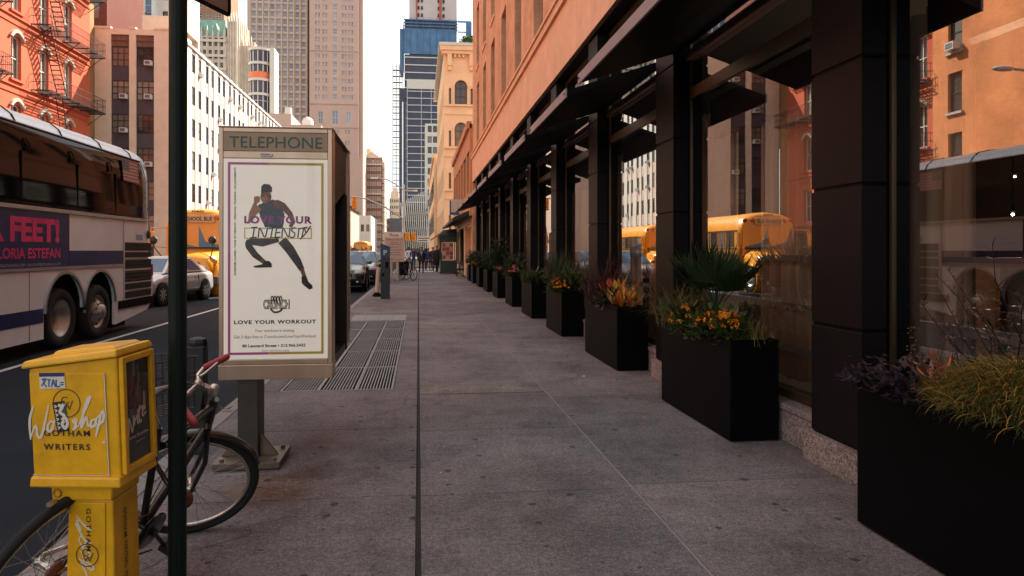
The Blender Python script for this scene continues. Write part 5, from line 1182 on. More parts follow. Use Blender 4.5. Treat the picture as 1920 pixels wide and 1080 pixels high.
# the poster sheet; zoomed picture units -> metres
def Q(x, y): return (.001095 * (x - 65), 2.347 - .001126 * (y - 33))
po = MB(); po.fbox(FB, .032, KW - .032, .752, 2.133, -.006, -.002, 0); psheet = po.build('poster', M_glow, kio)
pr = MB()
bx0, bx1, bz0, bz1 = Q(120, 0)[0], Q(708, 0)[0], .783, 2.108
def bar(a0, a1, b0, b1, m_): pr.quad(FB(a0, b0, -.0005), FB(a1, b0, -.0005), FB(a1, b1, -.0005), FB(a0, b1, -.0005), m_)
wdt = .017
bar(bx0, bx0 + wdt, bz0, bz1, 0); bar(bx1 - wdt, bx1, bz0, bz1, 1)
n = 12; mid = [M_mag, M_gold2]
for k in range(n):
    a0 = bx0 + wdt + (bx1 - bx0 - 2 * wdt) * k / n; a1 = bx0 + wdt + (bx1 - bx0 - 2 * wdt) * (k + 1) / n; mi = 0 if k < 5 else 2 if k < 8 else 1
    bar(a0, a1, bz0, bz0 + wdt, mi); bar(a0, a1, bz1 - wdt, bz1, mi)
pr.build('printed_border', [M_mag, M_gold2, M_orgk], psheet)
tx = MB()
FV = basis(FB(0, 0, 0), FB(0, 1, 0) - FB(0, 0, 0), FB(-1, 0, 0) - FB(0, 0, 0))
letter(tx, 'AWESOME CLASSES \u2022 TONS OF WEIGHTS \u2022 PERSONAL TRAINING \u2022 NO JUDGMENTS', FV, Q(0, 938)[1], -Q(173, 0)[0], .001126 * 660, .016, .0, 0, .03)
letter(tx, 'LOVE YOUR', FB, Q(220, 0)[0], Q(0, 620)[1], .001095 * 415, .0535, .0012, 1, .045, 0, 1.15)
a0, b0 = Q(220, 712); a1, b1 = Q(634, 645)
for (p, q) in (((a0, b0), (a1, b0 + .006)), ((a0, b1 - .006), (a1, b1)), ((a0, b0 + .006), (a0 + .006, b1 - .006)), ((a1 - .006, b0 + .006), (a1, b1 - .006))): tx.quad(FB(p[0], p[1], .0012), FB(q[0], p[1], .0012), FB(q[0], q[1], .0012), FB(p[0], q[1], .0012), 2)
for ps in ([(262, 645), (300, 642)], [(282, 643), (272, 705)], [(255, 708), (296, 703)], [(305, 705), (315, 648), (345, 704), (362, 645)], [(368, 650), (415, 643)], [(393, 646), (382, 706)], [(418, 648), (410, 705), (442, 700)], [(418, 648), (450, 645)], [(414, 676), (440, 673)], [(450, 705), (458, 648), (490, 702), (500, 645)], [(540, 648), (520, 645), (510, 662), (530, 680), (520, 704), (498, 700)], [(556, 645), (548, 706)], [(560, 650), (608, 640)], [(585, 645), (572, 708)], [(590, 645), (598, 678)], [(628, 632), (598, 678), (562, 716)]):
    stroke(tx, FB, [Q(*p) for p in ps], .0085, .0024, 0, 5)
letter(tx, 'LOVE YOUR WORKOUT', FB, .001095 * 0 + .1015, .9945, .5515, .0265, 0, 0, .035, 0, 1.15)
letter(tx, 'Your workout is waiting.', FB, .241, .9325, .266, .026, 0, 3, .004, .18); letter(tx, 'Get 3 days free at Crunch.com/LoveYourWorkout', FB, .100, .890, .553, .028, 0, 3, .004, .18)
letter(tx, '80 Leonard Street \u2022 212.966.5432', FB, .156, .834, .425, .021, 0, 0, .03); letter(tx, 'Some restrictions apply.', FB, .288, .799, .187, .0185, 0, 3)
# the fist-and-letters emblem
letter(tx, 'CRUNCH', FB, .296, 1.095, .178, .068, 0, 0, .06); letter(tx, 'CRUNCH', FB, .300, 1.101, .170, .056, .001, 4, .01)
for k in range(4): stroke(tx, FB, [(.352 + k * .019, 1.13), (.350 + k * .019, 1.178), (.360 + k * .019, 1.182), (.366 + k * .019, 1.15)], .007, .0015, 0)
stroke(tx, FB, [(.345, 1.10), (.37, 1.075), (.41, 1.082), (.425, 1.105)], .012, .0016, 0)
tx.build('printed_lettering', [M_ink, M_purp, M_gold2, M_grey_i, M_paper], psheet)
# printed athlete: lunging figure in tank top and leggings
fg = MB()
def shape(pts, m_, c=.0006): fg.poly([FB(*Q(*p), c) for p in pts][::-1], m_)
def limb(pts, wds, m_, c):
    P_ = [Vector(p) for p in pts]; L_, R_ = [], []
    for i, p in enumerate(P_):
        d = (P_[min(i + 1, len(P_) - 1)] - P_[max(i - 1, 0)]).normalized(); nn = Vector((-d.y, d.x)) * wds[i] / 2; L_.append(p + nn); R_.append(p - nn)
    for i in range(len(P_) - 1):
        pts4 = [FB(*Q(*q), c) for q in (L_[i], L_[i + 1], R_[i + 1], R_[i])]; fg.poly(pts4, m_)
def disc(x, y, rx, ry, m_, c, n=16): fg.poly([FB(*Q(x + rx * math.cos(2 * math.pi * k / n), y - ry * math.sin(2 * math.pi * k / n)), c) for k in range(n)], m_)
limb([(430, 715), (330, 735), (262, 728), (240, 745)], [34, 52, 44, 30], 2, .0003); disc(245, 745, 20, 30, 2, .00031)           # bent thigh
limb([(245, 755), (285, 810), (340, 855)], [42, 40, 26], 2, .0004); limb([(322, 838), (345, 858)], [28, 26], 0, .0005)
shape([(276, 880), (330, 868), (345, 848), (372, 848), (388, 865), (388, 888), (300, 890), (278, 888)], 4, .0006)
limb([(450, 720), (500, 780), (545, 850), (575, 905)], [60, 58, 48, 32], 2, .0005); limb([(572, 895), (588, 945)], [26, 24], 0, .00055)
shape([(570, 945), (600, 940), (612, 975), (638, 1000), (640, 1018), (620, 1026), (585, 1000), (572, 985)], 4, .0006)
shape([(305, 505), (345, 490), (395, 472), (430, 485), (465, 560), (462, 612), (455, 645), (345, 642), (330, 600), (312, 560)], 3, .0006)   # tank top
limb([(415, 490), (455, 510), (500, 560), (520, 610), (500, 640)], [40, 42, 34, 28, 22], 0, .0007); disc(418, 500, 24, 26, 0, .00072)
limb([(312, 520), (275, 560), (252, 610)], [40, 36, 26], 1, .0008); limb([(256, 612), (262, 560), (290, 490)], [26, 28, 22], 1, .0009)
shape([(280, 455), (308, 450), (318, 465), (312, 490), (288, 495), (278, 480)], 1, .001)
limb([(352, 470), (352, 500)], [34, 44], 0, .0009)
disc(352, 455, 34, 42, 0, .001); disc(345, 470, 20, 24, 1, .0011)
shape([(322, 428), (324, 392), (340, 376), (375, 380), (390, 398), (388, 430), (372, 424), (345, 428), (330, 436)], 4, .0012)
for x in (340, 366): disc(x, 452, 5, 3, 4, .0013)
stroke(fg, FB, [Q(352, 455), Q(350, 468), Q(357, 470)], .0025, .0013, 4); stroke(fg, FB, [Q(342, 482), Q(354, 480), Q(364, 482)], .003, .0013, 4)
fg.build('printed_athlete', [M_skin_p, M_skin_h, M_legg, M_tank, M_ink], psheet)
gl = MB(); gl.quad(FB(.032, .752, .006), FB(KW - .032, .752, .006), FB(KW - .032, 2.133, .006), FB(.032, 2.133, .006)); gl.build('poster_glass', pane_mat('poster_glass', .05, (.95, .94, .92)), kio)
mb = MB(); mb.box(-1.255, -1.115, 4.92, 5.12, .06, .611); mb.build('post', M_std, kio, bevel=.006)
mb = MB(); mb.box(-1.39, -.945, 4.79, 5.20, .015, .055); mb.hull8([(-1.114, 4.97, .056), (-.99, 4.97, .056), (-.99, 5.0, .056), (-1.114, 5.0, .056)], [(-1.114, 4.97, .2), (-1.10, 4.97, .2), (-1.10, 5.0, .2), (-1.114, 5.0, .2)]); mb.hull8([(-1.38, 4.97, .056), (-1.256, 4.97, .056), (-1.256, 5.0, .056), (-1.38, 5.0, .056)], [(-1.27, 4.97, .2), (-1.256, 4.97, .2), (-1.256, 5.0, .2), (-1.27, 5.0, .2)])
for x in (-1.34, -.99):
    for y in (4.84, 5.15): mb.cyl((x, y, .055), (x, y, .075), .018, n=6)
mb.box(-1.37, -.965, 4.81, 5.18, 0, .0149); mb.build('base_plate', mat('weathered_base_steel', (.16, .12, .095), .45, metal=.5, var=.45, scale=9), kio, bevel=.003)
mb = MB(); FK = basis((kx1 + .002, kyb - .04, 0), (0, 1, 0), (0, 0, 1)); mb.quad(FK(-.05, .8, .002), FK(.035, .8, .002), FK(.035, 1.35, .002), FK(-.05, 1.35, .002), 0)
for k in range(9): mb.quad(FK(-.045, .82 + k * .058, .004), FK(.02 - (k % 3) * .01, .82 + k * .058, .004), FK(.02 - (k % 3) * .01, .84 + k * .058, .004), FK(-.045, .84 + k * .058, .004), 1)
mb.build('torn_sticker', [M_paper, M_grey_i], kio)

# ---- dark green sign pole with a sign at the top
M_pgreen = mat('dark_green_paint', (.004, .012, .010), .5, var=.4, scale=3, spec=.2)
sp_ = thing('sign_pole', 'dark green street pole with a sign panel at its top, before the bicycle', 'pole', (-1.02, 3.03, 0))
mb = MB(); mb.cyl((-1.02, 3.03, 0), (-1.015, 3.03, 3.4), .037, n=20); mb.lathe((-1.02, 3.03, 0), (0, 0, 1), [(.085, 0), (.085, .02), (.05, .05), (.037, .08)], 20); mb.box(-1.022, -1.012, 2.990, 2.996, .1, 3.3); mb.build('pole', M_pgreen, sp_)
mb = MB(); F_ = basis((-.985, 3.06, 2.606), (.105, .245, 0), (0, 0, 1)); mb.fbox(F_, 0, .255, 0, .5, -.004, .004); so_ = mb.build('sign_panel', mat('sign_back_pinkish', (.30, .19, .16), .5), sp_, bevel=.002)
mb = MB(); mb.fbox(F_, -.01, .265, -.012, .0, -.01, .01); mb.fbox(F_, .255, .267, .0, .51, -.01, .01); mb.build('sign_frame', M_black, sp_)

# ---- yellow newspaper box
M_ny = mat('news_box_yellow', (.72, .385, .004), .42, var=.22, scale=9, bump=.05, bscale=50, coat=.15)
M_nyd = mat('news_box_worn_edge', (.45, .20, .012), .5, var=.4, scale=14)
M_wink = mat('white_ink', (.66, .62, .52), .6)
nb = thing('newspaper_box', 'yellow plastic newspaper box with white script lettering and a dark poster door', 'newspaper box', (-1.419, 2.750, 0)); nb.rotation_euler = (.0295, -.01, -.1685)
W_, D_, ZB, ZT = .332, .22, .63, 1.133; KX = W_ / .40
mb = MB()
mb.hull8([(0, 0, ZB), (W_, 0, ZB), (W_, D_, ZB), (0, D_, ZB)], [(-.015, 0, ZT - .075), (W_ - .005, 0, ZT - .03), (W_ - .005, D_, ZT - .03), (-.015, D_, ZT - .075)])
mb.hull8([(-.037, -.016, ZT - .074), (W_ + .005, -.016, ZT - .029), (W_ + .005, D_ + .012, ZT - .029), (-.037, D_ + .012, ZT - .074)], [(-.03, -.010, ZT - .046), (W_ + .0, -.010, ZT), (W_, D_, ZT), (-.03, D_, ZT - .046)])
mb.hull8([(.05, .02, ZT - .04), (W_ - .02, .02, ZT - .004), (W_ - .02, D_ - .02, ZT - .004), (.05, D_ - .02, ZT - .04)], [(.065, .035, ZT - .014), (W_ - .04, .035, ZT + .008), (W_ - .04, D_ - .035, ZT + .008), (.065, D_ - .035, ZT - .014)])
mb.hull8([(-.012, -.022, ZB - .012), (W_ + .01, -.022, ZB - .012), (W_ + .01, D_ + .01, ZB - .012), (-.012, D_ + .01, ZB - .012)], [(-.008, -.018, ZB + .028), (W_ + .006, -.018, ZB + .028), (W_ + .006, D_ + .006, ZB + .028), (-.008, D_ + .006, ZB + .028)])
mb.build('box_body', M_ny, nb, world=False, bevel=.008)
FA = basis((0, 0, 0), (1, 0, 0), (-.02, 0, 1))
mb = MB(); mb.fbox(FA, .012, W_ - .032, ZB + .032, ZT - .09, .001, .006); pa = mb.build('side_panel', M_ny, nb, world=False, bevel=.003)
mb = MB(); mb.fbox(FA, .008, W_ - .028, ZB + .0295, ZB + .0318, .001, .007); mb.fbox(FA, W_ - .031, W_ - .028, ZB + .032, ZT - .09, .001, .007); mb.build('panel_trim', M_wink, nb, world=False)
# zoomed picture units -> panel metres
def N(x, y):
    t = (y - 190) / 800; xl, xr = 150 + 50 * t, 745 + 60 * t
    return (W_ * (x - xl) / (xr - xl), ZB + (ZT - ZB) * (1 - (y - 190) / 775))
tx = MB(); ink = .0075
for ps in ([(216, 515), (192, 580), (190, 640), (196, 712)], [(196, 700), (232, 628), (246, 690), (272, 690), (300, 600), (322, 508)], [(345, 600), (318, 625), (318, 660), (345, 652), (358, 615), (340, 600)], [(352, 640), (372, 590), (392, 600), (398, 650), (420, 560), (432, 500), (415, 640), (455, 590), (425, 620), (465, 650)],
           [(500, 650), (520, 595), (495, 600), (515, 625), (495, 652), (530, 630)], [(530, 630), (575, 545), (612, 465), (590, 480), (562, 570), (552, 640), (580, 585), (592, 590), (600, 632), (622, 600)], [(650, 590), (622, 600), (620, 635), (650, 622), (655, 590), (690, 560)], [(690, 560), (672, 620), (655, 692)], [(676, 610), (694, 548), (708, 560), (700, 600), (672, 625), (712, 600)], [(705, 728), (716, 718)]):
    stroke(tx, FA, [N(*p) for p in ps], .0100, .0085, 0, 6, True)
cx_, cz_ = N(446, 500)
for rr_, wd_ in ((.052, .0030),): tx.add([FA(cx_ + (rr_ + s_ * wd_ / 2) * math.cos(2 * math.pi * k / 40), cz_ + (rr_ + s_ * wd_ / 2) * math.sin(2 * math.pi * k / 40), .0078) for k in range(40) for s_ in (-1, 1)], [(2 * k, 2 * k + 1, (2 * k + 3) % 80, (2 * k + 2) % 80) for k in range(40)], 1)
def gw(tx, F, cx, cz, s, c, m_):
    stroke(tx, F, [(cx + s * .30 * math.cos(a_) - .12 * s, cz + .22 * s + s * .30 * math.sin(a_)) for a_ in [R(40 + 26 * k) for k in range(10)]] + [(cx + .2 * s, cz + .12 * s)], s * .07, c, m_)
    stroke(tx, F, [(cx - .42 * s, cz + .22 * s), (cx - .14 * s, cz - .5 * s)], s * .07, c, m_, 1); stroke(tx, F, [(cx - .14 * s, cz - .5 * s), (cx + .04 * s, cz - .1 * s)], s * .07, c, m_, 1); stroke(tx, F, [(cx + .04 * s, cz - .1 * s), (cx + .22 * s, cz - .5 * s)], s * .07, c, m_, 1); stroke(tx, F, [(cx + .22 * s, cz - .5 * s), (cx + .52 * s, cz + .22 * s)], s * .07, c, m_, 1)
gw(tx, FA, cx_, cz_, .045, .0079, 1)
a_, b_ = N(290, 690); letter(tx, 'GOTHAM', FA, a_, b_, .178, .0225, .008, 1, .02, 0, 1.3); a_, b_ = N(288, 770); letter(tx, 'WRITERS', FA, a_, b_, .180, .0235, .008, 1, .02, 0, 1.3)
tx.build('lettering', [M_wink, M_ink], pa, world=False)
st_ = MB(); a_, b_ = N(262, 418); st_.quad(FA(a_, b_, .0086), FA(a_ + .098, b_ + .004, .0086), FA(a_ + .096, b_ + .062, .0086), FA(a_ - .002, b_ + .060, .0086), 0); st_.quad(FA(a_, b_ + .046, .009), FA(a_ + .096, b_ + .048, .009), FA(a_ + .096, b_ + .062, .009), FA(a_ - .002, b_ + .060, .009), 1)
for ps in ([(.008, .012), (.022, .03), (.012, .036), (.03, .038), (.02, .022), (.032, .008)], [(.034, .036), (.052, .034)], [(.044, .036), (.042, .008)], [(.054, .008), (.064, .036), (.072, .008)], [(.057, .02), (.07, .02)], [(.078, .036), (.078, .010), (.094, .012)], [(.096, .024), (.112, .026)], [(.096, .016), (.112, .017)]): stroke(st_, FA, [(a_ + x * .83, b_ + y) for x, y in ps], .0050, .0092, 2, 4)
st_.build('tag_sticker', [M_wink, mat('sticker_blue', (.02, .03, .14), .5), mat('marker_blue', (.02, .10, .33), .5)], pa, world=False)
st_ = MB(); q = [N(348, 495), N(432, 485), N(470, 655), N(386, 672)]; st_.quad(*[FA(*p, .0094) for p in (q[3], q[2], q[1], q[0])], 0)
L2 = lambda u, v: tuple(Vector(q[0]) * (1 - u) * (1 - v) + Vector(q[1]) * u * (1 - v) + Vector(q[2]) * u * v + Vector(q[3]) * (1 - u) * v)
for ps in ([(.45, .1), (.7, .2), (.5, .35), (.8, .5), (.55, .62)], [(.85, .55), (.95, .75), (.7, .9), (.5, .75), (.7, .65)], [(.9, .1), (.6, .28)]): stroke(st_, FA, [L2(*p) for p in ps], .012, .0098, 1, 5)
for k in range(6): stroke(st_, FA, [L2(.1, .1 + k * .14), L2(.3, .14 + k * .14), L2(.12, .18 + k * .14)], .004, .0098, 1, 4)
st_.quad(*[FA(*L2(*p), .0096) for p in ((.72, .42), (1, .5), (1, .05), (.8, .0))], 2); st_.build('graffiti_sticker', [M_ink, M_wink, M_grn], pa, world=False)
# the door with its poster on the narrow side
FD = basis((W_ + .0070, 0, 0), (0, 1, 0), (-.0111, 0, 1))
mb = MB(); mb.fbox(FD, .006, .028, ZB + .03, ZT - .034, .002, .02); mb.fbox(FD, D_ - .026, D_ - .004, ZB + .03, ZT - .034, .002, .02); mb.fbox(FD, .028, D_ - .026, ZB + .03, ZB + .055, .002, .02); mb.fbox(FD, .028, D_ - .026, ZT - .058, ZT - .034, .002, .02); dr = mb.build('door', M_ny, nb, world=False, bevel=.003)
mb = MB(); p0, p1, z0, z1 = .029, D_ - .027, ZB + .056, ZT - .059
mb.quad(FD(p0, z0, .004), FD(p1, z0, .004), FD(p1, z1, .004), FD(p0, z1, .004), 0); random.seed(21)
for k in range(46):
    a0 = random.uniform(p0, p1 - .02); b0_ = random.uniform(z0 + .14, z1 - .06); ww, hh = random.uniform(.004, .02), random.uniform(.02, .09)
    if b0_ + hh < z1 and abs(a0 - (p0 + p1) / 2 + .01) < .085 * (1.1 - (b0_ - z0) / .4): mb.quad(FD(a0, b0_, .0045 + k * 1e-5), FD(a0 + ww, b0_, .0045 + k * 1e-5), FD(a0 + ww, b0_ + hh, .0045 + k * 1e-5), FD(a0, b0_ + hh, .0045 + k * 1e-5), random.choice([1, 1, 2, 2, 3, 4]))
def Dz(x, y): return (p0 + (p1 - p0) * (x - 790) / 210, z1 - (y - 190 - (985 - x) * .1) / 690 * (z1 - z0))
for ps in ([(795, 640), (800, 690), (815, 700), (822, 590), (845, 690), (862, 580)], [(868, 600), (862, 650), (872, 610), (892, 590)], [(890, 580), (892, 640), (905, 630)], [(915, 520), (905, 600), (915, 640), (925, 620)], [(895, 560), (940, 530)], [(930, 580), (955, 545), (940, 545), (935, 600), (968, 580)]): stroke(mb, FD, [Dz(*p) for p in ps], .0085, .0062, 5, 5)
letter(mb, 'Stories. Everywhere.', FD, p0 + .02, z0 + .085, (p1 - p0) * .80, .018, .0062, 5, .01); letter(mb, 'writingclasses.com', FD, p0 + .06, z0 + .066, (p1 - p0) * .4, .008, .0062, 5)
mb.build('door_poster', [M_ink, mat('poster_dark_red', (.14, .03, .03), .5), mat('poster_dark_grey', (.13, .12, .12), .5), mat('poster_pink', (.55, .26, .22), .5), mat('poster_teal', (.03, .06, .06), .5), M_wink], dr, world=False)
mb = MB(); mb.quad(FD(p0, z0, .012), FD(p1, z0, .012), FD(p1, z1, .012), FD(p0, z1, .012)); mb.build('door_window', pane_mat('door_glass', .08, (.95, .95, .95)), dr, world=False)
# pedestal
mb = MB(); mb.hull8([(.085 * KX, .03, 0), (.33 * KX, .03, 0), (.33 * KX, .20, 0), (.085 * KX, .20, 0)], [(.125 * KX, .03, ZB - .075), (.335 * KX, .03, ZB - .075), (.335 * KX, .195, ZB - .075), (.125 * KX, .195, ZB - .075)]); mb.hull8([(.06 * KX, .015, ZB - .074), (.34 * KX, .015, ZB - .074), (.34 * KX, .2, ZB - .074), (.06 * KX, .2, ZB - .074)], [(.055 * KX, .015, ZB - .013), (.345 * KX, .015, ZB - .013), (.345 * KX, .2, ZB - .013), (.055 * KX, .2, ZB - .013)])
ped = mb.build('pedestal', M_ny, nb, world=False, bevel=.007)
mb = MB(); FP = basis((-.012, .03, 0), (1, 0, 0), (.025, 0, 1)); mb.fbox(FP, .133 * KX, .300 * KX, .06, ZB - .085, .001, .005); pp = mb.build('pedestal_panel', M_ny, nb, world=False, bevel=.002)
mb = MB(); mb.lathe((.088 * KX, .0145, ZB - .044), (0, -1, 0), [(.017, 0), (.017, .004), (.012, .005), (.011, -.02), (0, -.02)], 16); mb.build('lock_hole', M_nyd, nb, world=False)
mb = MB(); FQ = basis(FP(0, 0, 0), FP(0, -1, 0) - FP(0, 0, 0), FP(1, 0, 0) - FP(0, 0, 0))
letter(mb, 'GOTHAM', FQ, -(ZB - .105), .176, .165, .018, .007, 1, .01, 0, 1.3)
for ps in ([(-.565, .16), (-.52, .20), (-.50, .235)], [(-.50, .235), (-.545, .165), (-.50, .18), (-.53, .155), (-.46, .20), (-.445, .235)], [(-.46, .17), (-.475, .185), (-.45, .205), (-.43, .19), (-.46, .17)], [(-.43, .18), (-.40, .225), (-.385, .2), (-.41, .18)], [(-.38, .17), (-.33, .23), (-.345, .24), (-.37, .19)], [(-.36, .18), (-.30, .21), (-.28, .18)], [(-.30, .18), (-.26, .22), (-.235, .19), (-.26, .175)]): stroke(mb, FQ, [(x * .88, .05 + (y - .05) * .80) for x, y in ps], .0085, .0068, 0, 6, True)
cx_, cz_ = .18, .345
mb.add([FP(cx_ + (.043 + s_ * .0016) * math.cos(2 * math.pi * k / 40), cz_ + (.043 + s_ * .0016) * math.sin(2 * math.pi * k / 40), .0075) for k in range(40) for s_ in (-1, 1)], [(2 * k, 2 * k + 1, (2 * k + 3) % 80, (2 * k + 2) % 80) for k in range(40)], 1)
gw(mb, FP, cx_, cz_, .044, .0076, 1); mb.build('pedestal_lettering', [M_wink, M_ink], pp, world=False)
mb = MB(); FR = basis((.336 * KX, 0, 0), (0, 0, -1), (0, 1, 0)); letter(mb, 'GOTHAM WRITERS WORKSHOP', FR, -.50, .09, .40, .02, .003, 0, .01); mb.build('side_lettering', M_ink, ped, world=False)

# ---- black bicycle leaning on the sign pole
M_bk = mat('bicycle_black', (.009, .009, .010), .3, var=.2, coat=.4)
M_chr = mat('worn_chrome', (.55, .53, .50), .28, metal=.9, var=.3, scale=20)
M_grip = mat('red_grip', (.33, .028, .045), .6, var=.2, scale=30)
M_spoke = mat('spoke_steel', (.45, .44, .42), .35, metal=.8)
M_rustb = mat('rusty_part', (.16, .05, .03), .8, var=.5, scale=40)
def bike_wheel(parent, C, nrm, Rr=.335):
    C, nrm = Vector(C), Vector(nrm).normalized(); t = MB(); t.ring(C, nrm, Rr - .021, .021, 48, 8); o = t.build('wheel', M_rub, parent); r = MB(); r.ring(C, nrm, Rr - .052, .011, 48, 6); r.build('rim', M_chr, o)
    s = MB(); a = nrm.orthogonal().normalized(); b_ = nrm.cross(a)
    for k in range(32):
        t0 = 2 * math.pi * k / 32; d1 = a * math.cos(t0) + b_ * math.sin(t0); t1 = t0 + (1.1 if k % 4 < 2 else -1.1); d0 = a * math.cos(t1) + b_ * math.sin(t1); s.cyl(C + d0 * .022 + nrm * (.03 if k % 2 else -.03), C + d1 * (Rr - .055), .0013, n=4)
    s.build('spokes', M_spoke, o); h = MB(); h.lathe(C, nrm, [(0, -.06), (.008, -.06), (.008, -.035), (.024, -.034), (.014, -.02), (.014, .02), (.024, .034), (.008, .035), (.008, .06), (0, .06)], 14); h.build('hub', M_chr, o)
    return o
V = Vector
rear = V((-1.43, 2.80, .288)); hub = V((-1.163, 3.647, .298)); head_b = V((-1.035, 3.50, .64)); stem = V((-.985, 3.428, .825)); BB = V((-1.217, 3.18, .281)); seatc = V((-1.12, 3.10, .73))
bk = thing('bicycle', 'black bicycle with red grips and wire basket leaning on the green pole', 'bicycle', (-1.28, 3.25, 0))
rn = V((-.79, .26, .0)); rn = V((.84, -.26, -.42)); bike_wheel(bk, rear, rn, .318)
up = (head_b - hub).normalized(); vw = V((hub.x, hub.y, 0)).normalized(); rt = V((vw.y, -vw.x, 0)); fn = (rt - up * rt.dot(up)).normalized().cross(up); fn = fn.normalized()
fwheel = bike_wheel(bk, hub, fn, .335)
mb = MB(); mb.tube([head_b + up * -.02, BB], .020, 10); mb.tube([head_b + up * .12, seatc + V((.01, .02, -.08))], .017, 10); mb.tube([BB, seatc], .016, 10); mb.tube([head_b - up * .03, head_b + up * .16], .022, 10)
off = rn.normalized() * .055
for s_ in (1, -1): mb.tube([seatc - V((0, 0, .05)), rear + off * s_], .009, 8)
mb.build('frame', M_bk, bk); mb = MB()
for s_ in (1, -1): mb.tube([BB + off * s_ * .6, rear + off * s_], .010, 8)
mb.build('chain_stay', M_chr, bk)
mb = MB()
for s_ in (1, -1): mb.tube([head_b + fn * .035 * s_, head_b * .5 + hub * .5 + fn * .05 * s_ + V((.03, 0, 0)), hub + fn * .055 * s_], [.015, .013, .009], 8)
mb.tube([head_b + fn * .04, head_b + up * .02, head_b - fn * .04], .018, 8); mb.build('fork', M_bk, bk)
def fender(C, nrm, Rr, a0, a1, nm, ref):
    C, nrm = V(C), V(nrm).normalized(); a = (V(ref) - nrm * V(ref).dot(nrm)).normalized(); b_ = nrm.cross(a); m_ = MB(); rings = []
    for k in range(25):
        t = R(a0 + (a1 - a0) * k / 24); d = a * math.cos(t) + b_ * math.sin(t); rings.append([C + d * (Rr + .018 - .012 * abs(q) ** 2) + nrm * (.030 * q) for q in (-1, -.5, 0, .5, 1)])
    m_.loft(rings, 0, True, closed=False, caps=False); o = m_.build(nm, M_bk, bk); sd_ = o.modifiers.new('t', 'SOLIDIFY'); sd_.thickness = .003; return a, b_
fender(rear, rn, .318, -150, 30, 'fender', (0, 1, .35)); fender(hub, fn, .335, -60, 75, 'fender', up)
mb = MB(); a_ = (V((0, -.35, 1)) - rn.normalized() * V((0, -.35, 1)).dot(rn.normalized())).normalized(); mb.box(-.008, .008, -.022, .022, -.006, .006); o = mb.build('fender_clip', M_chr, bk, world=False); o.location = rear + a_ * .342 - V(bk.location)
mb = MB(); mb.tube([stem + up * .02, stem - up * .10], [.016, .014], 10); mb.lathe(stem + up * .01, up, [(.022, -.03), (.022, .012), (.012, .022), (0, .022)], 14); clamp = V((-1.052, 3.414, .862)); mb.tube([stem, clamp], .014, 10)
mb.ball(clamp, .022); mb.build('stem', M_chr, bk)
gR2, gR1, b1, b2, gL1, gL2 = V((-.985, 3.60, .952)), V((-1.068, 3.545, .912)), V((-1.078, 3.49, .888)), V((-1.09, 3.317, .815)), V((-1.075, 3.235, .800)), V((-.995, 3.15, .745))
mb = MB(); mb.tube([gR2, gR1, b1, clamp, b2, gL1, gL2], .011, 10); mb.build('handlebar', M_chr, bk)
for p, q in ((gR1, gR2), (gL1, gL2)):
    d = (q - p).normalized(); mb = MB(); mb.tube([p, p + d * .01, q, q + d * .02, q + d * .03], [.014, .0175, .0175, .016, .008], 12); mb.build('grip', M_grip, bk)
for p, q in ((b1, gR2), (b2, gL2)):
    mb = MB(); d = (q - p).normalized(); mb.tube([p + V((-.0, -.02, -.01)), p + d * .05 + V((-.0, -.04, -.015)), p + d * .15 + V((-.01, -.05, -.01))], .006, 6); mb.build('brake_lever', M_chr, bk)
mb = MB()
for k in range(3): mb.tube([clamp + V((0, 0, .02)) * k, stem + V((-.03, -.05, .03 * k - .02)), head_b + V((-.02, -.03 * k, .03))], .003, 5)
mb.tube([head_b + V((0, -.01, .02)), V((-1.15, 3.30, .50)), BB + V((0, 0, .04))], .003, 5); mb.build('brake_cable', M_bk, bk)
sa = V((-1.15, 3.07, .885)); mb = MB(); mb.tube([seatc, sa - V((0, 0, .03))], .012, 8); mb.build('seat_post', M_chr, bk)
mb = MB(); dirb = (hub - rear); dirb.z = 0; dirb.normalize(); sdv = V((dirb.y, -dirb.x, 0)); rings = []
for s_, wd_, th in ((-.13, .075, .03), (-.10, .085, .045), (-.03, .06, .04), (.05, .03, .032), (.13, .018, .025), (.15, .01, .015)): rings.append([sa + dirb * s_ + sdv * wd_ * math.cos(2 * math.pi * k / 12) + V((0, 0, th * .6 * math.sin(2 * math.pi * k / 12))) for k in range(12)])
mb.loft(rings, 0, True); mb.build('saddle', M_bk, bk)
mb = MB(); rnn = rn.normalized(); mb.lathe(BB + rnn * .045, rnn, [(.0, 0), (.085, 0), (.085, .004), (.0, .005)], 28); mb.cyl(BB - rnn * .06, BB + rnn * .07, .018); mb.tube([BB + rnn * .06, BB + rnn * .065 + V((.0, .12, -.11))], .010, 8); mb.tube([BB - rnn * .06, BB - rnn * .065 - V((.0, .12, -.11))], .010, 8); mb.build('crank', M_bk, bk)
for s_ in (1, -1): mb = MB(); c_ = BB + rnn * .1 * s_ + V((0, .12, -.11)) * s_; F_ = basis(c_, rnn, dirb); mb.fbox(F_, -.045, .045, -.03, .03, -.012, .012); mb.build('pedal', M_rub, bk)
mb = MB(); mb.lathe(rear + rnn * .04, rnn, [(0, 0), (.042, 0), (.042, .014), (.03, .015), (.03, .022), (0, .022)], 20); mb.tube([BB + rnn * .05 + V((0, 0, .083)), rear + rnn * .05 + V((0, 0, .04))], .004, 5); mb.tube([BB + rnn * .05 - V((0, 0, .083)), rear + rnn * .05 - V((0, 0, .04))], .004, 5); mb.build('chain', M_rustb, bk)
mb = MB(); O_ = V((-1.195, 3.20, .745)); ux, uy = V((.11, .19, 0)).normalized(), V((-.86, .5, 0)).normalized()
FBk = lambda a, b_, c: O_ + ux * a + uy * c + V((0, 0, b_))
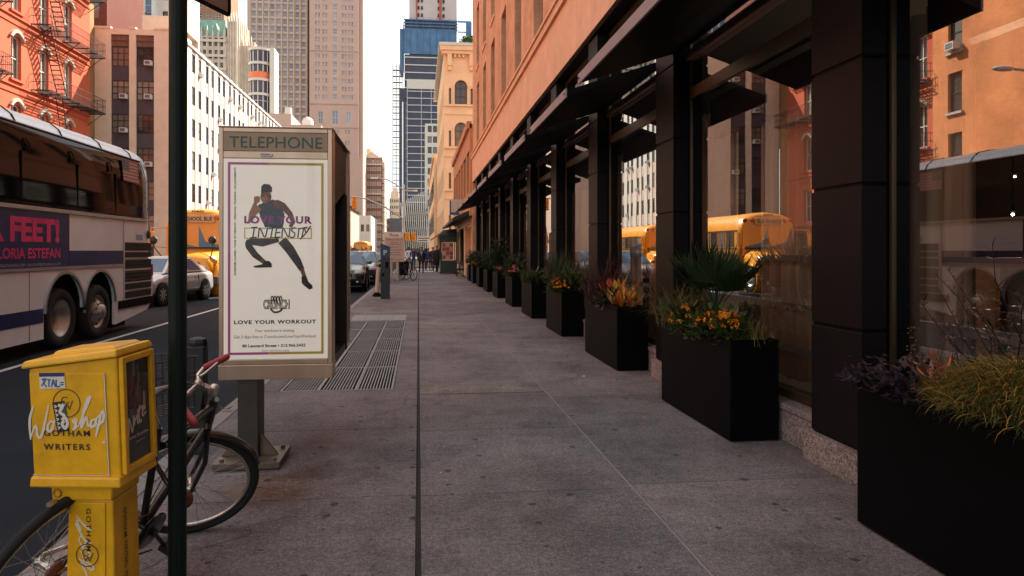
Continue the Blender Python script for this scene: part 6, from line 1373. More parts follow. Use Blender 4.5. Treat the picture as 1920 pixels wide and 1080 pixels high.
for z in (0, .06, .10, .125, .15, .175, .245):
    e = .02 * z / .245; mb.tube([FBk(-e, z, 0), FBk(.25 + e, z, 0), FBk(.25 + e, z, .22), FBk(-e, z, .22)], .0032 if z > .2 else .0018, 5, closed=True)
for k in range(8): a = .25 * k / 7; mb.cyl(FBk(a, 0, 0), FBk(a, .245, -.0), .0018, n=5); mb.cyl(FBk(a, 0, .22), FBk(a, .245, .22), .0018, n=5); mb.cyl(FBk(a, 0, 0), FBk(a, 0, .22), .0018, n=5)
for k in range(6): c = .22 * k / 5; mb.cyl(FBk(0, 0, c), FBk(0, .245, c), .0018, n=5); mb.cyl(FBk(.25, 0, c), FBk(.25, .245, c), .0018, n=5); mb.cyl(FBk(0, 0, c), FBk(.25, 0, c), .0018, n=5)
mb.tube([FBk(.2, .1, .05), clamp + V((0, 0, -.01))], .006, 6); mb.tube([FBk(.2, .14, .12), clamp + V((-.01, -.02, .0))], .006, 6); mb.build('basket', M_std, bk)
lk = thing('bicycle_lock', 'black bicycle lock looped between the frame and the green pole', 'lock', (-1.07, 3.22, .4)); mb = MB(); mb.tube([V((-1.15, 3.14, .567)), V((-1.09, 3.10, .50)), V((-1.04, 3.11, .42)), V((-1.07, 3.28, .36))], .011, 8); mb.build('cable', M_bk, lk); mb = MB(); mb.ball((-1.07, 3.29, .35), .035, .03, .04); mb.build('lock_body', M_rustb, lk)

# ---- bollard, parking meter, leaning post
M_bol = mat('black_cast_iron', (.010, .013, .015), .55, var=.2, bump=.15, bscale=40)
bo = thing('bollard', 'black square bollard with a domed cap beside the kerb behind the bicycle', 'bollard', (-1.63, 5.27, 0)); bo.rotation_euler = (0, 0, R(4))
mb = MB(); mb.box(-.062, .062, -.062, .062, 0, .80); mb.build('shaft', M_bol, bo, world=False, bevel=.012); mb = MB(); mb.lathe((0, 0, .80), (0, 0, 1), [(.068, 0), (.070, .02), (.06, .045), (.03, .058), (0, .06)], 8, smooth=False); mb.build('cap', M_bol, bo, world=False)
me_ = thing('parking_meter', 'tall dark blue parking pay station with a white P, at the kerb', 'parking meter', (-1.035, 21.6, 0))
mb = MB(); mb.hull8([(-.14, -.12, 0), (.14, -.12, 0), (.14, .12, 0), (-.14, .12, 0)], [(-.14, -.12, 1.30), (.14, -.12, 1.30), (.14, .12, 1.30), (-.14, .12, 1.30)]); mb.build('cabinet', mat('meter_dark_green', (.012, .022, .026), .45, var=.1), me_, world=False, bevel=.015)
mb = MB(); mb.hull8([(-.145, -.125, 1.302), (.145, -.125, 1.302), (.145, .125, 1.302), (-.145, .125, 1.302)], [(-.145, -.125, 1.73), (.145, -.125, 1.62), (.145, .125, 1.62), (-.145, .125, 1.73)]); F_ = basis((-.05, -.126, 1.36), (1, 0, 0), (0, 0, 1)); letter(mb, 'P', F_, 0, 0, .10, .16, .003, 1, .03); mb.build('sign_head', [mat('meter_navy', (.015, .055, .12), .4), M_wfr_w], me_, world=False)
mb = MB(); mb.box(.01, .10, -.123, -.118, .95, 1.15); mb.box(-.1, -.02, -.124, -.118, .7, .8); mb.build('panel', M_black, me_, world=False)
po_ = thing('leaning_post', 'short pale post with torn stickers leaning beside the pay station', 'post', (-1.36, 22.6, 0)); po_.rotation_euler = (0, R(4), 0)
mb = MB(); mb.cyl((0, 0, .14), (0, 0, .95), .075, n=12); mb.build('shaft', mat('stickered_paper', (.52, .44, .38), .8, var=.5, scale=14), po_, world=False); mb = MB(); mb.lathe((0, 0, 0), (0, 0, 1), [(.15, 0), (.14, .06), (.08, .14), (0, .14)], 12); mb.build('base', M_black, po_, world=False)

# ---- second kiosk and bicycles parked by it
k2 = thing('phone_kiosk', 'second phone kiosk further along the pavement with a pinkish text poster', 'phone kiosk', (-1.2, 34, 0))
mb = MB(); mb.box(-1.68, -.72, 34.0, 34.9, .95, 2.42); mb.build('steel_frame', M_st, k2)
for x in (-1.4, -1.1): mb = MB(); mb.box(x, x + .1, 34.3, 34.5, 0, .949); mb.build('leg', M_st, k2)
F_ = basis((-1.68, 34.0, 0), (1, 0, 0), (0, 0, 1)); mb = MB(); mb.fbox(F_, .02, .94, 2.16, 2.40, .001, .02, 0); letter(mb, 'Phone', F_, .26, 2.2, .42, .14, .023, 1, .02); mb.build('header_sign', [M_paper, mat('dull_purple', (.12, .08, .15), .6)], k2)
mb = MB(); mb.fbox(F_, .05, .91, .98, 2.12, .001, .012, 0)
for k, (b, ln) in enumerate(((1.88, .18), (1.80, .3), (1.66, .22), (1.52, .42), (1.40, .34), (1.28, .4))): mb.fbox(F_, .48 - ln, .48 + ln * .8, b, b + .025, .0125, .015, 1)
random.seed(4)
for k in range(40): a = random.uniform(.06, .85); b = random.choice([random.uniform(2.0, 2.08), random.uniform(1.0, 1.08)]); mb.fbox(F_, a, a + .05, b, b + .03, .013, .016 + k * 1e-4, 2 + k % 2)
mb.build('poster', [mat('poster_pinkish', (.50, .37, .32), .5), M_grey_i, mat('poster_brown', (.20, .09, .06), .6), mat('poster_rose', (.45, .15, .10), .6)], k2)
def small_bike(label, loc, rz, paint):
    t = thing('parked_bicycle', label, 'bicycle', loc, rz, 'bicycles locked by the second kiosk')
    for y in (-.52, .52):
        w_ = MB(); w_.ring((0, y, .34), (1, 0, 0), .31, .022, 28, 6); w_.lathe((0, y, .34), (1, 0, 0), [(0, -.04), (.025, -.03), (.025, .03), (0, .04)], 8)
        for k in range(12): a = k * math.pi / 6; w_.cyl((0, y, .34), (0, y + .3 * math.cos(a), .34 + .3 * math.sin(a)), .003, n=3)
        w_.build('wheel', M_rub, t, world=False)
    f = MB(); f.tube([(0, .52, .34), (0, .36, .82)], .016, 6); f.tube([(0, .38, .76), (0, -.12, .78), (0, 0, .30), (0, .37, .68)], .018, 6); f.tube([(0, -.12, .78), (0, -.52, .34), (0, 0, .3)], .012, 6); f.build('frame', paint, t, world=False)
    f = MB(); f.tube([(-.28, .28, .98), (-.05, .36, .95), (.05, .36, .95), (.28, .28, .98)], .014, 6); f.tube([(0, .36, .82), (0, .36, .96)], .014, 6); f.build('handlebar', M_bk, t, world=False)
    f = MB(); f.tube([(0, -.12, .78), (0, -.16, .92)], .012, 6); f.ball((0, -.16, .95), .07, .13, .035); f.build('saddle', M_bk, t, world=False)
small_bike('black bicycle standing right of the second phone kiosk', (-.55, 34.6, 0), R(35), M_bk); small_bike('grey bicycle behind the legs of the second phone kiosk', (-1.15, 35.6, 0), R(70), M_std)

# ---- traffic signals, mast arm and street lamps at the crossing
M_sig = mat('signal_yellow', (.85, .36, .02), .5, var=.1); M_galv = mat('galvanised_grey', (.42, .41, .40), .45, metal=.5)
tp = thing('signal_pole', 'grey signal pole at the crossing with a curved mast arm and lamp', 'signal pole', (-1.3, 61.4, 0))
mb = MB(); mb.cyl((-1.3, 61.4, 0), (-1.3, 61.4, 7.4), .13, .09, 12); mb.lathe((-1.3, 61.4, 0), (0, 0, 1), [(.3, 0), (.28, .5), (.14, .8)], 10); mb.build('pole', M_galv, tp)
mb = MB(); mb.tube([(-1.3, 61.4, 4.3), (-2.2, 61.5, 4.9), (-3.2, 61.6, 5.5), (-4.6, 61.8, 6.1), (-5.6, 61.9, 6.3), (-6.1, 62, 6.33)], [.08, .075, .07, .065, .06, .05], 8); mb.build('mast_arm', M_galv, tp)
mb = MB(); mb.tube([(-1.3, 61.4, 6.9), (-2.0, 61.5, 7.4), (-2.8, 61.6, 7.85), (-3.7, 61.7, 7.98)], .05, 8); mb.tube([(-1.3, 61.4, 6.85), (-.5, 61.4, 6.88)], .05, 6); mb.build('lamp_arm', M_galv, tp)
for x0, x1 in ((-4.3, -3.6), (-.95, -.1)): mb = MB(); z = 7.9 if x0 < -2 else 6.8; mb.hull8([(x0, 61.55, z), (x1, 61.5, z), (x1, 61.8, z), (x0, 61.85, z)], [(x0 + .1, 61.6, z + .14), (x1, 61.6, z + .16), (x1, 61.75, z + .16), (x0 + .1, 61.75, z + .14)]); mb.build('lamp_head', M_wfr_w, tp, fix=True)
def signal(lab, x, y, z, n3=3):
    t = thing('traffic_light', lab, 'traffic light', (x, y, z), 0, 'yellow traffic signals at the crossing'); mb = MB(); mb.box(-.2, .2, -.15, .15, 0, .37 * n3); mb.build('housing', M_sig, t, world=False, bevel=.04)
    for k in range(n3):
        v = MB(); v.lathe((0, -.152, .19 + .37 * k), (0, -1, 0), [(.15, 0), (.15, .16), (.14, .16), (.14, .01), (0, .01)], 14); v.build('lens_visor', M_sig, t, world=False)
signal('yellow traffic light hanging from the end of the mast arm', -5.7, 61.9, 5.2); signal('left one of two yellow signals low on the signal pole', -.98, 61.3, 2.35, 2); signal('right one of two yellow signals low on the signal pole', -.45, 61.5, 2.35, 2)
osn = thing('street_sign', 'white street sign board above the walking people at the crossing', 'sign', (.45, 60.5, 0)); mb = MB(); mb.box(-.6, .6, -.02, .02, 2.25, 2.75); mb.build('board', M_wfr_w, osn, world=False, bevel=.01); mb = MB(); mb.cyl((0, .05, 0), (0, .05, 2.8), .04); mb.build('post', M_galv, osn, world=False)
for k in range(2):
    mb = MB(); F_ = basis((-.5, -.021, 2.55 - k * .2), (1, 0, 0), (0, 0, 1)); mb.fbox(F_, 0, 1.0 - .2 * k, 0, .08, .001, .004); mb.build('lettering_line', M_grn, osn, world=False)
# street lamp across the road, seen in the shop glass
lp = thing('street_lamp', 'grey street lamp on the far pavement by the orange brick building', 'street lamp', (-17.6, 22.3, 0)); mb = MB(); mb.cyl((-17.6, 22.3, 0), (-17.6, 22.3, 7.8), .11, .08, 10); mb.tube([(-17.6, 22.3, 7.2), (-16.6, 22.3, 7.9), (-15.2, 22.3, 8.0)], .05, 8); mb.build('pole', M_galv, lp); mb = MB(); mb.ball((-14.8, 22.3, 8.0), .45, .16, .1); mb.build('lamp_head', M_wfr_w, lp)

# ---- restaurant vestibule kiosk, bench, side awnings
vs_ = thing('glass_vestibule', 'dark green framed glass vestibule with posters projecting over the pavement', 'vestibule', (1.95, 44.7, 0))
mb = MB(); x0, x1, y0, y1 = 1.42, 2.5, 44.7, 46.9
for x in (x0, x1 - .07):
    for y in (y0, y1 - .07): mb.box(x, x + .07, y, y + .07, 0, 2.5)
mb.box(x0, x1, y0 + .005, y1 - .005, .08, .85); mb.box(x0 + .07, x1 - .07, y0 + .01, y0 + .06, 2.05, 2.499); mb.build('frame', mat('vestibule_green', (.012, .03, .024), .45), vs_)
mb = MB(); mb.hull8([(x0 - .1, y0 - .1, 2.501), (x1, y0 - .1, 2.501), (x1, y1, 2.501), (x0 - .1, y1, 2.501)], [(x0 + .2, y0 + .2, 2.85), (x1, y0 + .2, 2.95), (x1, y1, 2.95), (x0 + .2, y1, 2.85)]); mb.build('canopy', mat('vestibule_canopy', (.015, .03, .025), .7), vs_)
F_ = basis((x0, y0, 0), (1, 0, 0), (0, 0, 1)); mb = MB(); mb.fbox(F_, .1, .85, .9, 2.03, -.02, -.005, 0)
random.seed(9)
for i in range(3):
    for j in range(4): mb.fbox(F_, .13 + i * .24, .33 + i * .24, .95 + j * .27, 1.16 + j * .27, -.004, .0, 1 + (i + j) % 3)
mb.build('window_posters', [mat('vestibule_pink', (.40, .22, .19), .4), mat('vestibule_red', (.28, .05, .04), .4), mat('vestibule_cream', (.42, .33, .28), .4), mat('poster_brown2', (.22, .08, .05), .5)], vs_)
be = thing('bench', 'small dark slatted bench against the shop front past the hotel', 'bench', (2.35, 39.2, 0))
for k in range(4): mb = MB(); mb.box(-.2 + k * .11, -.12 + k * .11, -.7, .7, .44, .47); mb.build('seat_slat', M_iron, be, world=False)
for y in (-.6, .6): mb = MB(); mb.box(-.2, -.15, y - .03, y + .03, 0, .44); mb.box(.15, .2, y - .03, y + .03, 0, .85); mb.box(-.15, .15, y - .02, y + .02, .38, .43); mb.build('leg', M_iron, be, world=False)
mb = MB(); mb.box(.17, .2, -.7, .7, .6, .7); mb.box(.17, .2, -.7, .7, .74, .84); mb.build('backrest', M_iron, be, world=False)
mk = thing('market_awning', 'row of sloping striped awnings on the far building behind the pedestrians', 'awning', (1.9, 64, 0)); mb = MB()
for k in range(6): y = 66 + k * 3.6; mb.hull8([(1.2, y, 2.5), (2.38, y, 3.3), (2.38, y + 3.2, 3.3), (1.2, y + 3.2, 2.5)], [(1.2, y, 2.6), (2.38, y, 3.45), (2.38, y + 3.2, 3.45), (1.2, y + 3.2, 2.6)], k % 2)
mb.build('canvas', [mat('awning_dusky', (.25, .12, .10), .8), mat('awning_cream', (.5, .38, .26), .8)], mk)
tr = thing('litter_bin', 'dark wire litter bin by the kerb near the crossing', 'bin', (-.9, 42, 0)); mb = MB()
for k in range(16): a = k * math.pi / 8; mb.cyl((.26 * math.cos(a), .26 * math.sin(a), .02), (.32 * math.cos(a), .32 * math.sin(a), .9), .014, n=4)
for z in (.03, .45, .89): mb.ring((0, 0, z), (0, 0, 1), .27 + z * .055, .016, 20, 5)
mb.build('basket', M_iron, tr, world=False); mb = MB(); mb.lathe((0, 0, .04), (0, 0, 1), [(0, 0), (.24, 0), (.29, .8), (0, .8)], 14); mb.build('bag', M_black, tr, world=False)
# ================================================================ planters and plants
M_plt = mat('planter_black', (.0018, .0024, .0028), .5, var=.3, scale=2, spec=.07)
M_soil = mat('soil', (.02, .014, .01), .95)
M_gd = ramp_mat('leaf_dark_green', [(.012, .030, .012), (.025, .050, .015), (.018, .040, .020), (.04, .065, .02)], .45)
M_gm = ramp_mat('leaf_mid_green', [(.02, .045, .012), (.045, .075, .016), (.085, .10, .022), (.014, .034, .012)], .5)
M_gy = ramp_mat('blade_gold_green', [(.09, .10, .014), (.34, .20, .02), (.62, .31, .04), (.04, .06, .012), (.16, .13, .02), (.66, .38, .08), (.03, .05, .012)], .55)
M_pu = ramp_mat('leaf_dark_purple', [(.018, .016, .022), (.03, .025, .04), (.05, .02, .03), (.012, .014, .018)], .4)
M_or = ramp_mat('petal_orange', [(.85, .26, .01), (.9, .38, .02), (.75, .17, .01), (.9, .50, .06)], .6)
M_pk = ramp_mat('petal_pink', [(.60, .10, .14), (.70, .22, .25), (.45, .06, .10), (.65, .35, .30)], .6)
M_cr = ramp_mat('croton_leaf', [(.60, .10, .02), (.75, .35, .03), (.15, .16, .02), (.45, .04, .03), (.70, .45, .12), (.06, .09, .02)], .4)
M_sed = ramp_mat('sedge_blade', [(.12, .11, .03), (.20, .15, .04), (.07, .09, .02), (.28, .20, .07)], .55)
M_dry = ramp_mat('dry_stalk', [(.03, .022, .018), (.06, .045, .03), (.11, .08, .06)], .7)
M_twig = ramp_mat('dark_twig', [(.010, .009, .009), (.02, .017, .015), (.03, .026, .022)], .6)
RN = random.Random(42)
def blade(mb, p, az, ln, w, lean, droop, seg=5, m=0):
    """one tapering blade that leans out and droops"""
    d = Vector((math.cos(az), math.sin(az), 0)); s = Vector((-d.y, d.x, 0)); P_ = Vector(p); el = math.pi / 2 - lean; vs = []; tw = RN.uniform(-.5, .5)
    for i in range(seg + 1):
        t = i / seg; ww = w * (1 - t) ** .7 * (.6 + .4 * min(1, t * 4)); sv = s * math.cos(tw) + Vector((0, 0, 1)) * math.sin(tw) * .6
        vs += [P_ + sv * ww / 2, P_ - sv * ww / 2]
        P_ = P_ + (d * math.cos(el) + Vector((0, 0, 1)) * math.sin(el)) * ln / seg; el -= droop / seg
    mb.add(vs, [(2 * i, 2 * i + 1, 2 * i + 3, 2 * i + 2) for i in range(seg)], m, True)
def leaf(mb, p, az, el, ln, w, fold=.25, m=0):
    d = Vector((math.cos(az) * math.cos(el), math.sin(az) * math.cos(el), math.sin(el))); s = Vector((-math.sin(az), math.cos(az), 0)); n_ = s.cross(d); P_ = Vector(p); mid = [P_, P_ + d * ln * .35 + n_ * -.02 * 0, P_ + d * ln * .7 - n_ * ln * .05, P_ + d * ln - n_ * ln * .16]
    wd = [.12, 1, .75, .02]; L_ = [q + s * w / 2 * k - n_ * w * fold * -k * .5 for q, k in zip(mid, wd)]; R_ = [q - s * w / 2 * k - n_ * w * fold * -k * .5 for q, k in zip(mid, wd)]
    mb.add(L_ + mid + R_, [(i, i + 1, 4 + i + 1, 4 + i) for i in range(3)] + [(4 + i, 4 + i + 1, 8 + i + 1, 8 + i) for i in range(3)], m, True)
def grass(mb, c, n, ln, w, spread=(.1, .1), lean=(.1, .9), droop=(.6, 1.6), m=0):
    for _ in range(n): blade(mb, (c[0] + RN.gauss(0, spread[0]), c[1] + RN.gauss(0, spread[1]), c[2]), RN.uniform(0, 6.283), ln * RN.uniform(.6, 1.1), w * RN.uniform(.7, 1.2), RN.uniform(*lean), RN.uniform(*droop), 5, m)
def leafy(mb, c, n, rad, ln, w, m=0, elr=(-.3, 1.1)):
    for _ in range(n):
        a = RN.uniform(0, 6.283); u = Vector((max(-.85, min(.85, RN.gauss(0, .5))), max(-.9, min(.9, RN.gauss(0, .5))), min(1.1, abs(RN.gauss(0, .5))))); p = Vector(c) + Vector((u.x * rad[0], u.y * rad[1], u.z * rad[2])); leaf(mb, p, math.atan2(u.y, u.x) + RN.gauss(0, .7), RN.uniform(*elr), ln * RN.uniform(.6, 1.2), w * RN.uniform(.7, 1.2), .3, m)
def mum(mb, c, n, rad, fl, m_leaf, m_pet, dens=14):
    leafy(mb, c, n * 3, rad, fl * 2.2, fl * .9, m_leaf)
    for _ in range(n):
        a = RN.uniform(0, 6.283); r_ = math.sqrt(RN.random()); z = math.sqrt(max(0, 1 - r_ * r_ * .85)); p = Vector(c) + Vector((rad[0] * r_ * math.cos(a), rad[1] * r_ * math.sin(a), rad[2] * z * RN.uniform(.85, 1.12))); up_ = Vector((r_ * math.cos(a) * .8, r_ * math.sin(a) * .8, 1)).normalized(); e = up_.orthogonal().normalized(); f_ = up_.cross(e)
        for k in range(dens):
            t = 2 * math.pi * k / dens + RN.uniform(-.1, .1); q = e * math.cos(t) + f_ * math.sin(t); s_ = up_.cross(q) * fl * .13; hh = fl * .25 * (k % 3); tip = p + q * fl * .5 * (1 - .25 * (k % 3)) + up_ * (hh * .55)
            mb.add([p + s_ * .4, p - s_ * .4, tip - s_, tip + s_], [(0, 1, 2, 3)], m_pet)
def fan_palm(mb, c, n, ln, m=0, stem=.3):
    for k in range(n):
        az = RN.uniform(0, 6.283); el = RN.uniform(.75, 1.52); st = stem * RN.uniform(.7, 1.2); d = Vector((math.cos(az) * math.cos(el), math.sin(az) * math.cos(el), math.sin(el))); o = Vector(c) + d * st; mb.tube([Vector(c), Vector(c) + d * st * .5 + Vector((0, 0, .01)), o], .004, 4, m)
        s = Vector((-math.sin(az), math.cos(az), 0)); nn = s.cross(d)
        for j in range(19):
            t = (j - 9) / 9 * 1.35; dd = (d * math.cos(t) + s * math.sin(t)).normalized(); L_ = ln * (1 - .28 * abs(j - 9) / 9) * RN.uniform(.85, 1.08); side = (s * math.cos(t) - d * math.sin(t)); tip = o + dd * L_ - nn * L_ * RN.uniform(.02, .16) - Vector((0, 0, L_ * .08)); w_ = .011
            mb.add([o + side * .002, o - side * .002, o + dd * L_ * .5 - side * w_ + nn * .004, tip, o + dd * L_ * .5 + side * w_ + nn * .004], [(0, 1, 2, 3, 4)], m, True)
def plant(name, label, cat, c, fn, mats, parts='foliage'):
    t = thing(name, label, cat, c, 0, 'plants in the black planters'); mb = MB(); fn(mb, c); mb.build(parts, mats, t); return t
ords = ['nearest', 'second', 'third', 'fourth', 'fifth', 'sixth', 'seventh', 'eighth', 'ninth', 'tenth', 'eleventh']
PL = [(2.40, 1.75, 3.52), (2.42, 5.10, 6.62), (2.45, 8.26, 9.9), (2.47, 11.66, 13.1), (2.47, 14.84, 16.3), (2.47, 18.0, 19.4), (2.46, 21.3, 22.7), (2.46, 24.5, 25.9), (2.46, 27.8, 29.1), (2.46, 31.0, 32.3), (2.46, 33.6, 34.7)]
PW, PH = .40, .80
for i, (x0, y0, y1) in enumerate(PL):
    lab = ['black rectangular planter nearest the camera, cut by the right edge of the picture', 'large black rectangular planter holding the fan palm', 'black planter holding the orange croton and dark spiky plant', 'black planter with the yellow chrysanthemum mound'][i] if i < 4 else f'black rectangular planter, {ords[i]} from the camera in the row along the hotel'
    t = thing('planter', lab, 'planter', (x0 + PW / 2, (y0 + y1) / 2, 0), 0, 'black planters along the hotel wall')
    mb = MB(); mb.box(x0, x0 + PW, y0, y1, .012, PH - .06); mb.box(x0, x0 + .02, y0, y1, PH - .06, PH); mb.box(x0 + PW - .02, x0 + PW, y0, y1, PH - .06, PH); mb.box(x0 + .02, x0 + PW - .02, y0, y0 + .02, PH - .06, PH); mb.box(x0 + .02, x0 + PW - .02, y1 - .02, y1, PH - .06, PH)
    mb.build('box', M_plt, t, bevel=.004); mb = MB(); mb.box(x0 + .021, x0 + PW - .021, y0 + .021, y1 - .021, PH - .058, PH - .035); mb.build('soil', M_soil, t); mb = MB()
    for xx in (x0 + .03, x0 + PW - .07):
        for yy in (y0 + .05, y1 - .1): mb.box(xx, xx + .04, yy, yy + .05, 0, .011)
    mb.build('feet', M_black, t)
Zs = PH - .05
def X(i): return PL[i][0] + PW / 2
# planter 0 (nearest)
def thread(mb, c):
    for k in range(9000):
        a = RN.uniform(0, 6.283); r_ = math.sqrt(RN.random()); b = (c[0] + .27 * r_ * math.cos(a) - .04, c[1] + .52 * r_ * math.sin(a), c[2] + .27 * math.sqrt(max(0, 1 - r_ * r_ * .93)) * RN.uniform(.6, 1.08)); blade(mb, b, a + RN.gauss(0, .8), RN.uniform(.06, .15), .0038, RN.uniform(.4, 1.5), RN.uniform(.8, 2.2), 4, 1 if RN.random() < .30 + .35 * math.cos(a) * -1 else 0)
plant('golden_threadleaf', 'mounded golden green thread-leaved shrub spilling over the front of the nearest planter', 'plant', (2.56, 2.50, Zs), thread, [M_gy, M_gm])
plant('dark_heuchera', 'low dark purple leafy plant at the far end of the nearest planter', 'plant', (2.56, 3.28, Zs), lambda mb, c: leafy(mb, c, 700, (.26, .36, .15), .055, .034, 0, (-.7, 1.0)), M_pu)
plant('red_leaf_plant', 'small plant with red and orange leaves in the nearest planter', 'plant', (2.55, 3.02, Zs + .08), lambda mb, c: leafy(mb, c, 60, (.12, .24, .12), .085, .022, 0, (.2, 1.3)), ramp_mat('red_leaf', [(.45, .05, .025), (.25, .03, .03), (.60, .20, .06), (.10, .03, .025), (.55, .35, .25)], .4))
def stalks(mb, c):
    for k in range(9):
        b = Vector((c[0] + RN.gauss(0, .05), c[1] + RN.gauss(0, .16), c[2])); az = RN.uniform(0, 6.283); h = RN.uniform(.22, .45); tip = b + Vector((math.cos(az) * h * .25, math.sin(az) * h * .25, h)); mb.tube([b, b * .5 + tip * .5 + Vector((0, 0, .02)), tip], [.0025, .002, .0015], 4, 0)
        for q in range(14): p = tip + Vector((RN.gauss(0, .014), RN.gauss(0, .014), -RN.uniform(0, .10))); mb.ball(p, .005, n=5, k=4)
plant('flower_stalks', 'thin dry flower stalks rising from the nearest planter', 'plant', (2.56, 3.12, Zs), stalks, M_dry)
def twig(mb, c):
    for k in range(34):
        b = Vector((c[0] + RN.gauss(0, .05), c[1] + RN.gauss(0, .1), c[2])); az = RN.uniform(0, 6.283); L_ = RN.uniform(.5, .85); e = RN.uniform(.7, 1.4); d = Vector((math.cos(az) * math.cos(e), math.sin(az) * math.cos(e), math.sin(e))); pts = [b]
        for j in range(5): d = (d + Vector((RN.gauss(0, .12), RN.gauss(0, .12), -.10))).normalized(); pts.append(pts[-1] + d * L_ / 5)
        mb.tube(pts, [.004, .0035, .003, .0025, .002, .001], 4, 0)
        for j in range(2, 6):
            for q in range(7): blade(mb, pts[j] - d * RN.uniform(0, .08), RN.uniform(0, 6.283), RN.uniform(.05, .12), .006, RN.uniform(.6, 1.8), RN.uniform(.3, 1.2), 3, 1)
plant('feathery_dark_shrub', 'tall feathery nearly black shrub at the right edge in the nearest planter', 'plant', (2.66, 2.72, Zs), twig, [M_twig, M_pu])
# planter 1: fan palm
plant('fan_palm', 'dark green fan palm standing in the large planter by the second window', 'palm', (2.64, 5.85, Zs), lambda mb, c: fan_palm(mb, (c[0], c[1], c[2] + .22), 21, .36, 0, .34), M_gd)
plant('palm_trunk_grass', 'fine arching dark grass at the far end of the fan palm planter', 'grass clump', (2.58, 6.5, Zs), lambda mb, c: grass(mb, c, 420, .62, .006, (.10, .14), (.05, .8), (.8, 2.0)), M_sed)
plant('orange_chrysanthemum', 'orange chrysanthemum at the far end of the fan palm planter', 'flower', (2.52, 6.12, Zs), lambda mb, c: mum(mb, (c[0] - .03, c[1], c[2] + .03), 60, (.17, .22, .19), .06, 0, 1), [M_gm, M_or])
plant('orange_chrysanthemum', 'orange chrysanthemum at the near end of the fan palm planter', 'flower', (2.54, 5.46, Zs + .02), lambda mb, c: mum(mb, (c[0] - .04, c[1], c[2] + .03), 80, (.18, .26, .19), .06, 0, 1), [M_gm, M_or])
plant('low_leafy_plant', 'light green leaves hanging over the front of the fan palm planter', 'plant', (2.52, 5.75, Zs), lambda mb, c: leafy(mb, c, 420, (.22, .60, .17), .085, .030, 0, (-.7, 1.0)), M_gm)
plant('sedge_clump', 'straw coloured sedge at the near corner of the fan palm planter', 'grass clump', (2.68, 5.25, Zs), lambda mb, c: grass(mb, c, 260, .27, .006, (.07, .08), (.1, 1.0), (.4, 1.3)), M_sed)
# planter 2
plant('croton', 'croton with orange red and yellow leaves at the near end of the third planter', 'plant', (2.62, 8.6, Zs), lambda mb, c: [leafy(mb, (c[0], c[1] + q, c[2]), 60, (.16, .20, .24), .20, .055, 0, (.3, 1.3)) for q in (0, .45)], M_cr)
plant('spiky_cordyline', 'tall dark red spiky cordyline in the third planter', 'plant', (2.62, 9.3, Zs), lambda mb, c: grass(mb, c, 150, .78, .022, (.09, .22), (.02, .9), (.2, .9)), ramp_mat('cordyline_blade', [(.05, .012, .015), (.10, .02, .025), (.03, .012, .015), (.02, .025, .012)], .4))
plant('trailing_dark_plant', 'dark trailing leaves along the front edge of the third planter', 'plant', (2.53, 9.05, Zs), lambda mb, c: leafy(mb, c, 300, (.2, .55, .16), .10, .035, 0, (-.8, .9)), M_pu)
plant('green_lettuce_plant', 'bright green leaves between croton and cordyline in the third planter', 'plant', (2.54, 8.95, Zs), lambda mb, c: leafy(mb, c, 110, (.12, .22, .16), .12, .05, 0, (.0, 1.1)), M_gm)
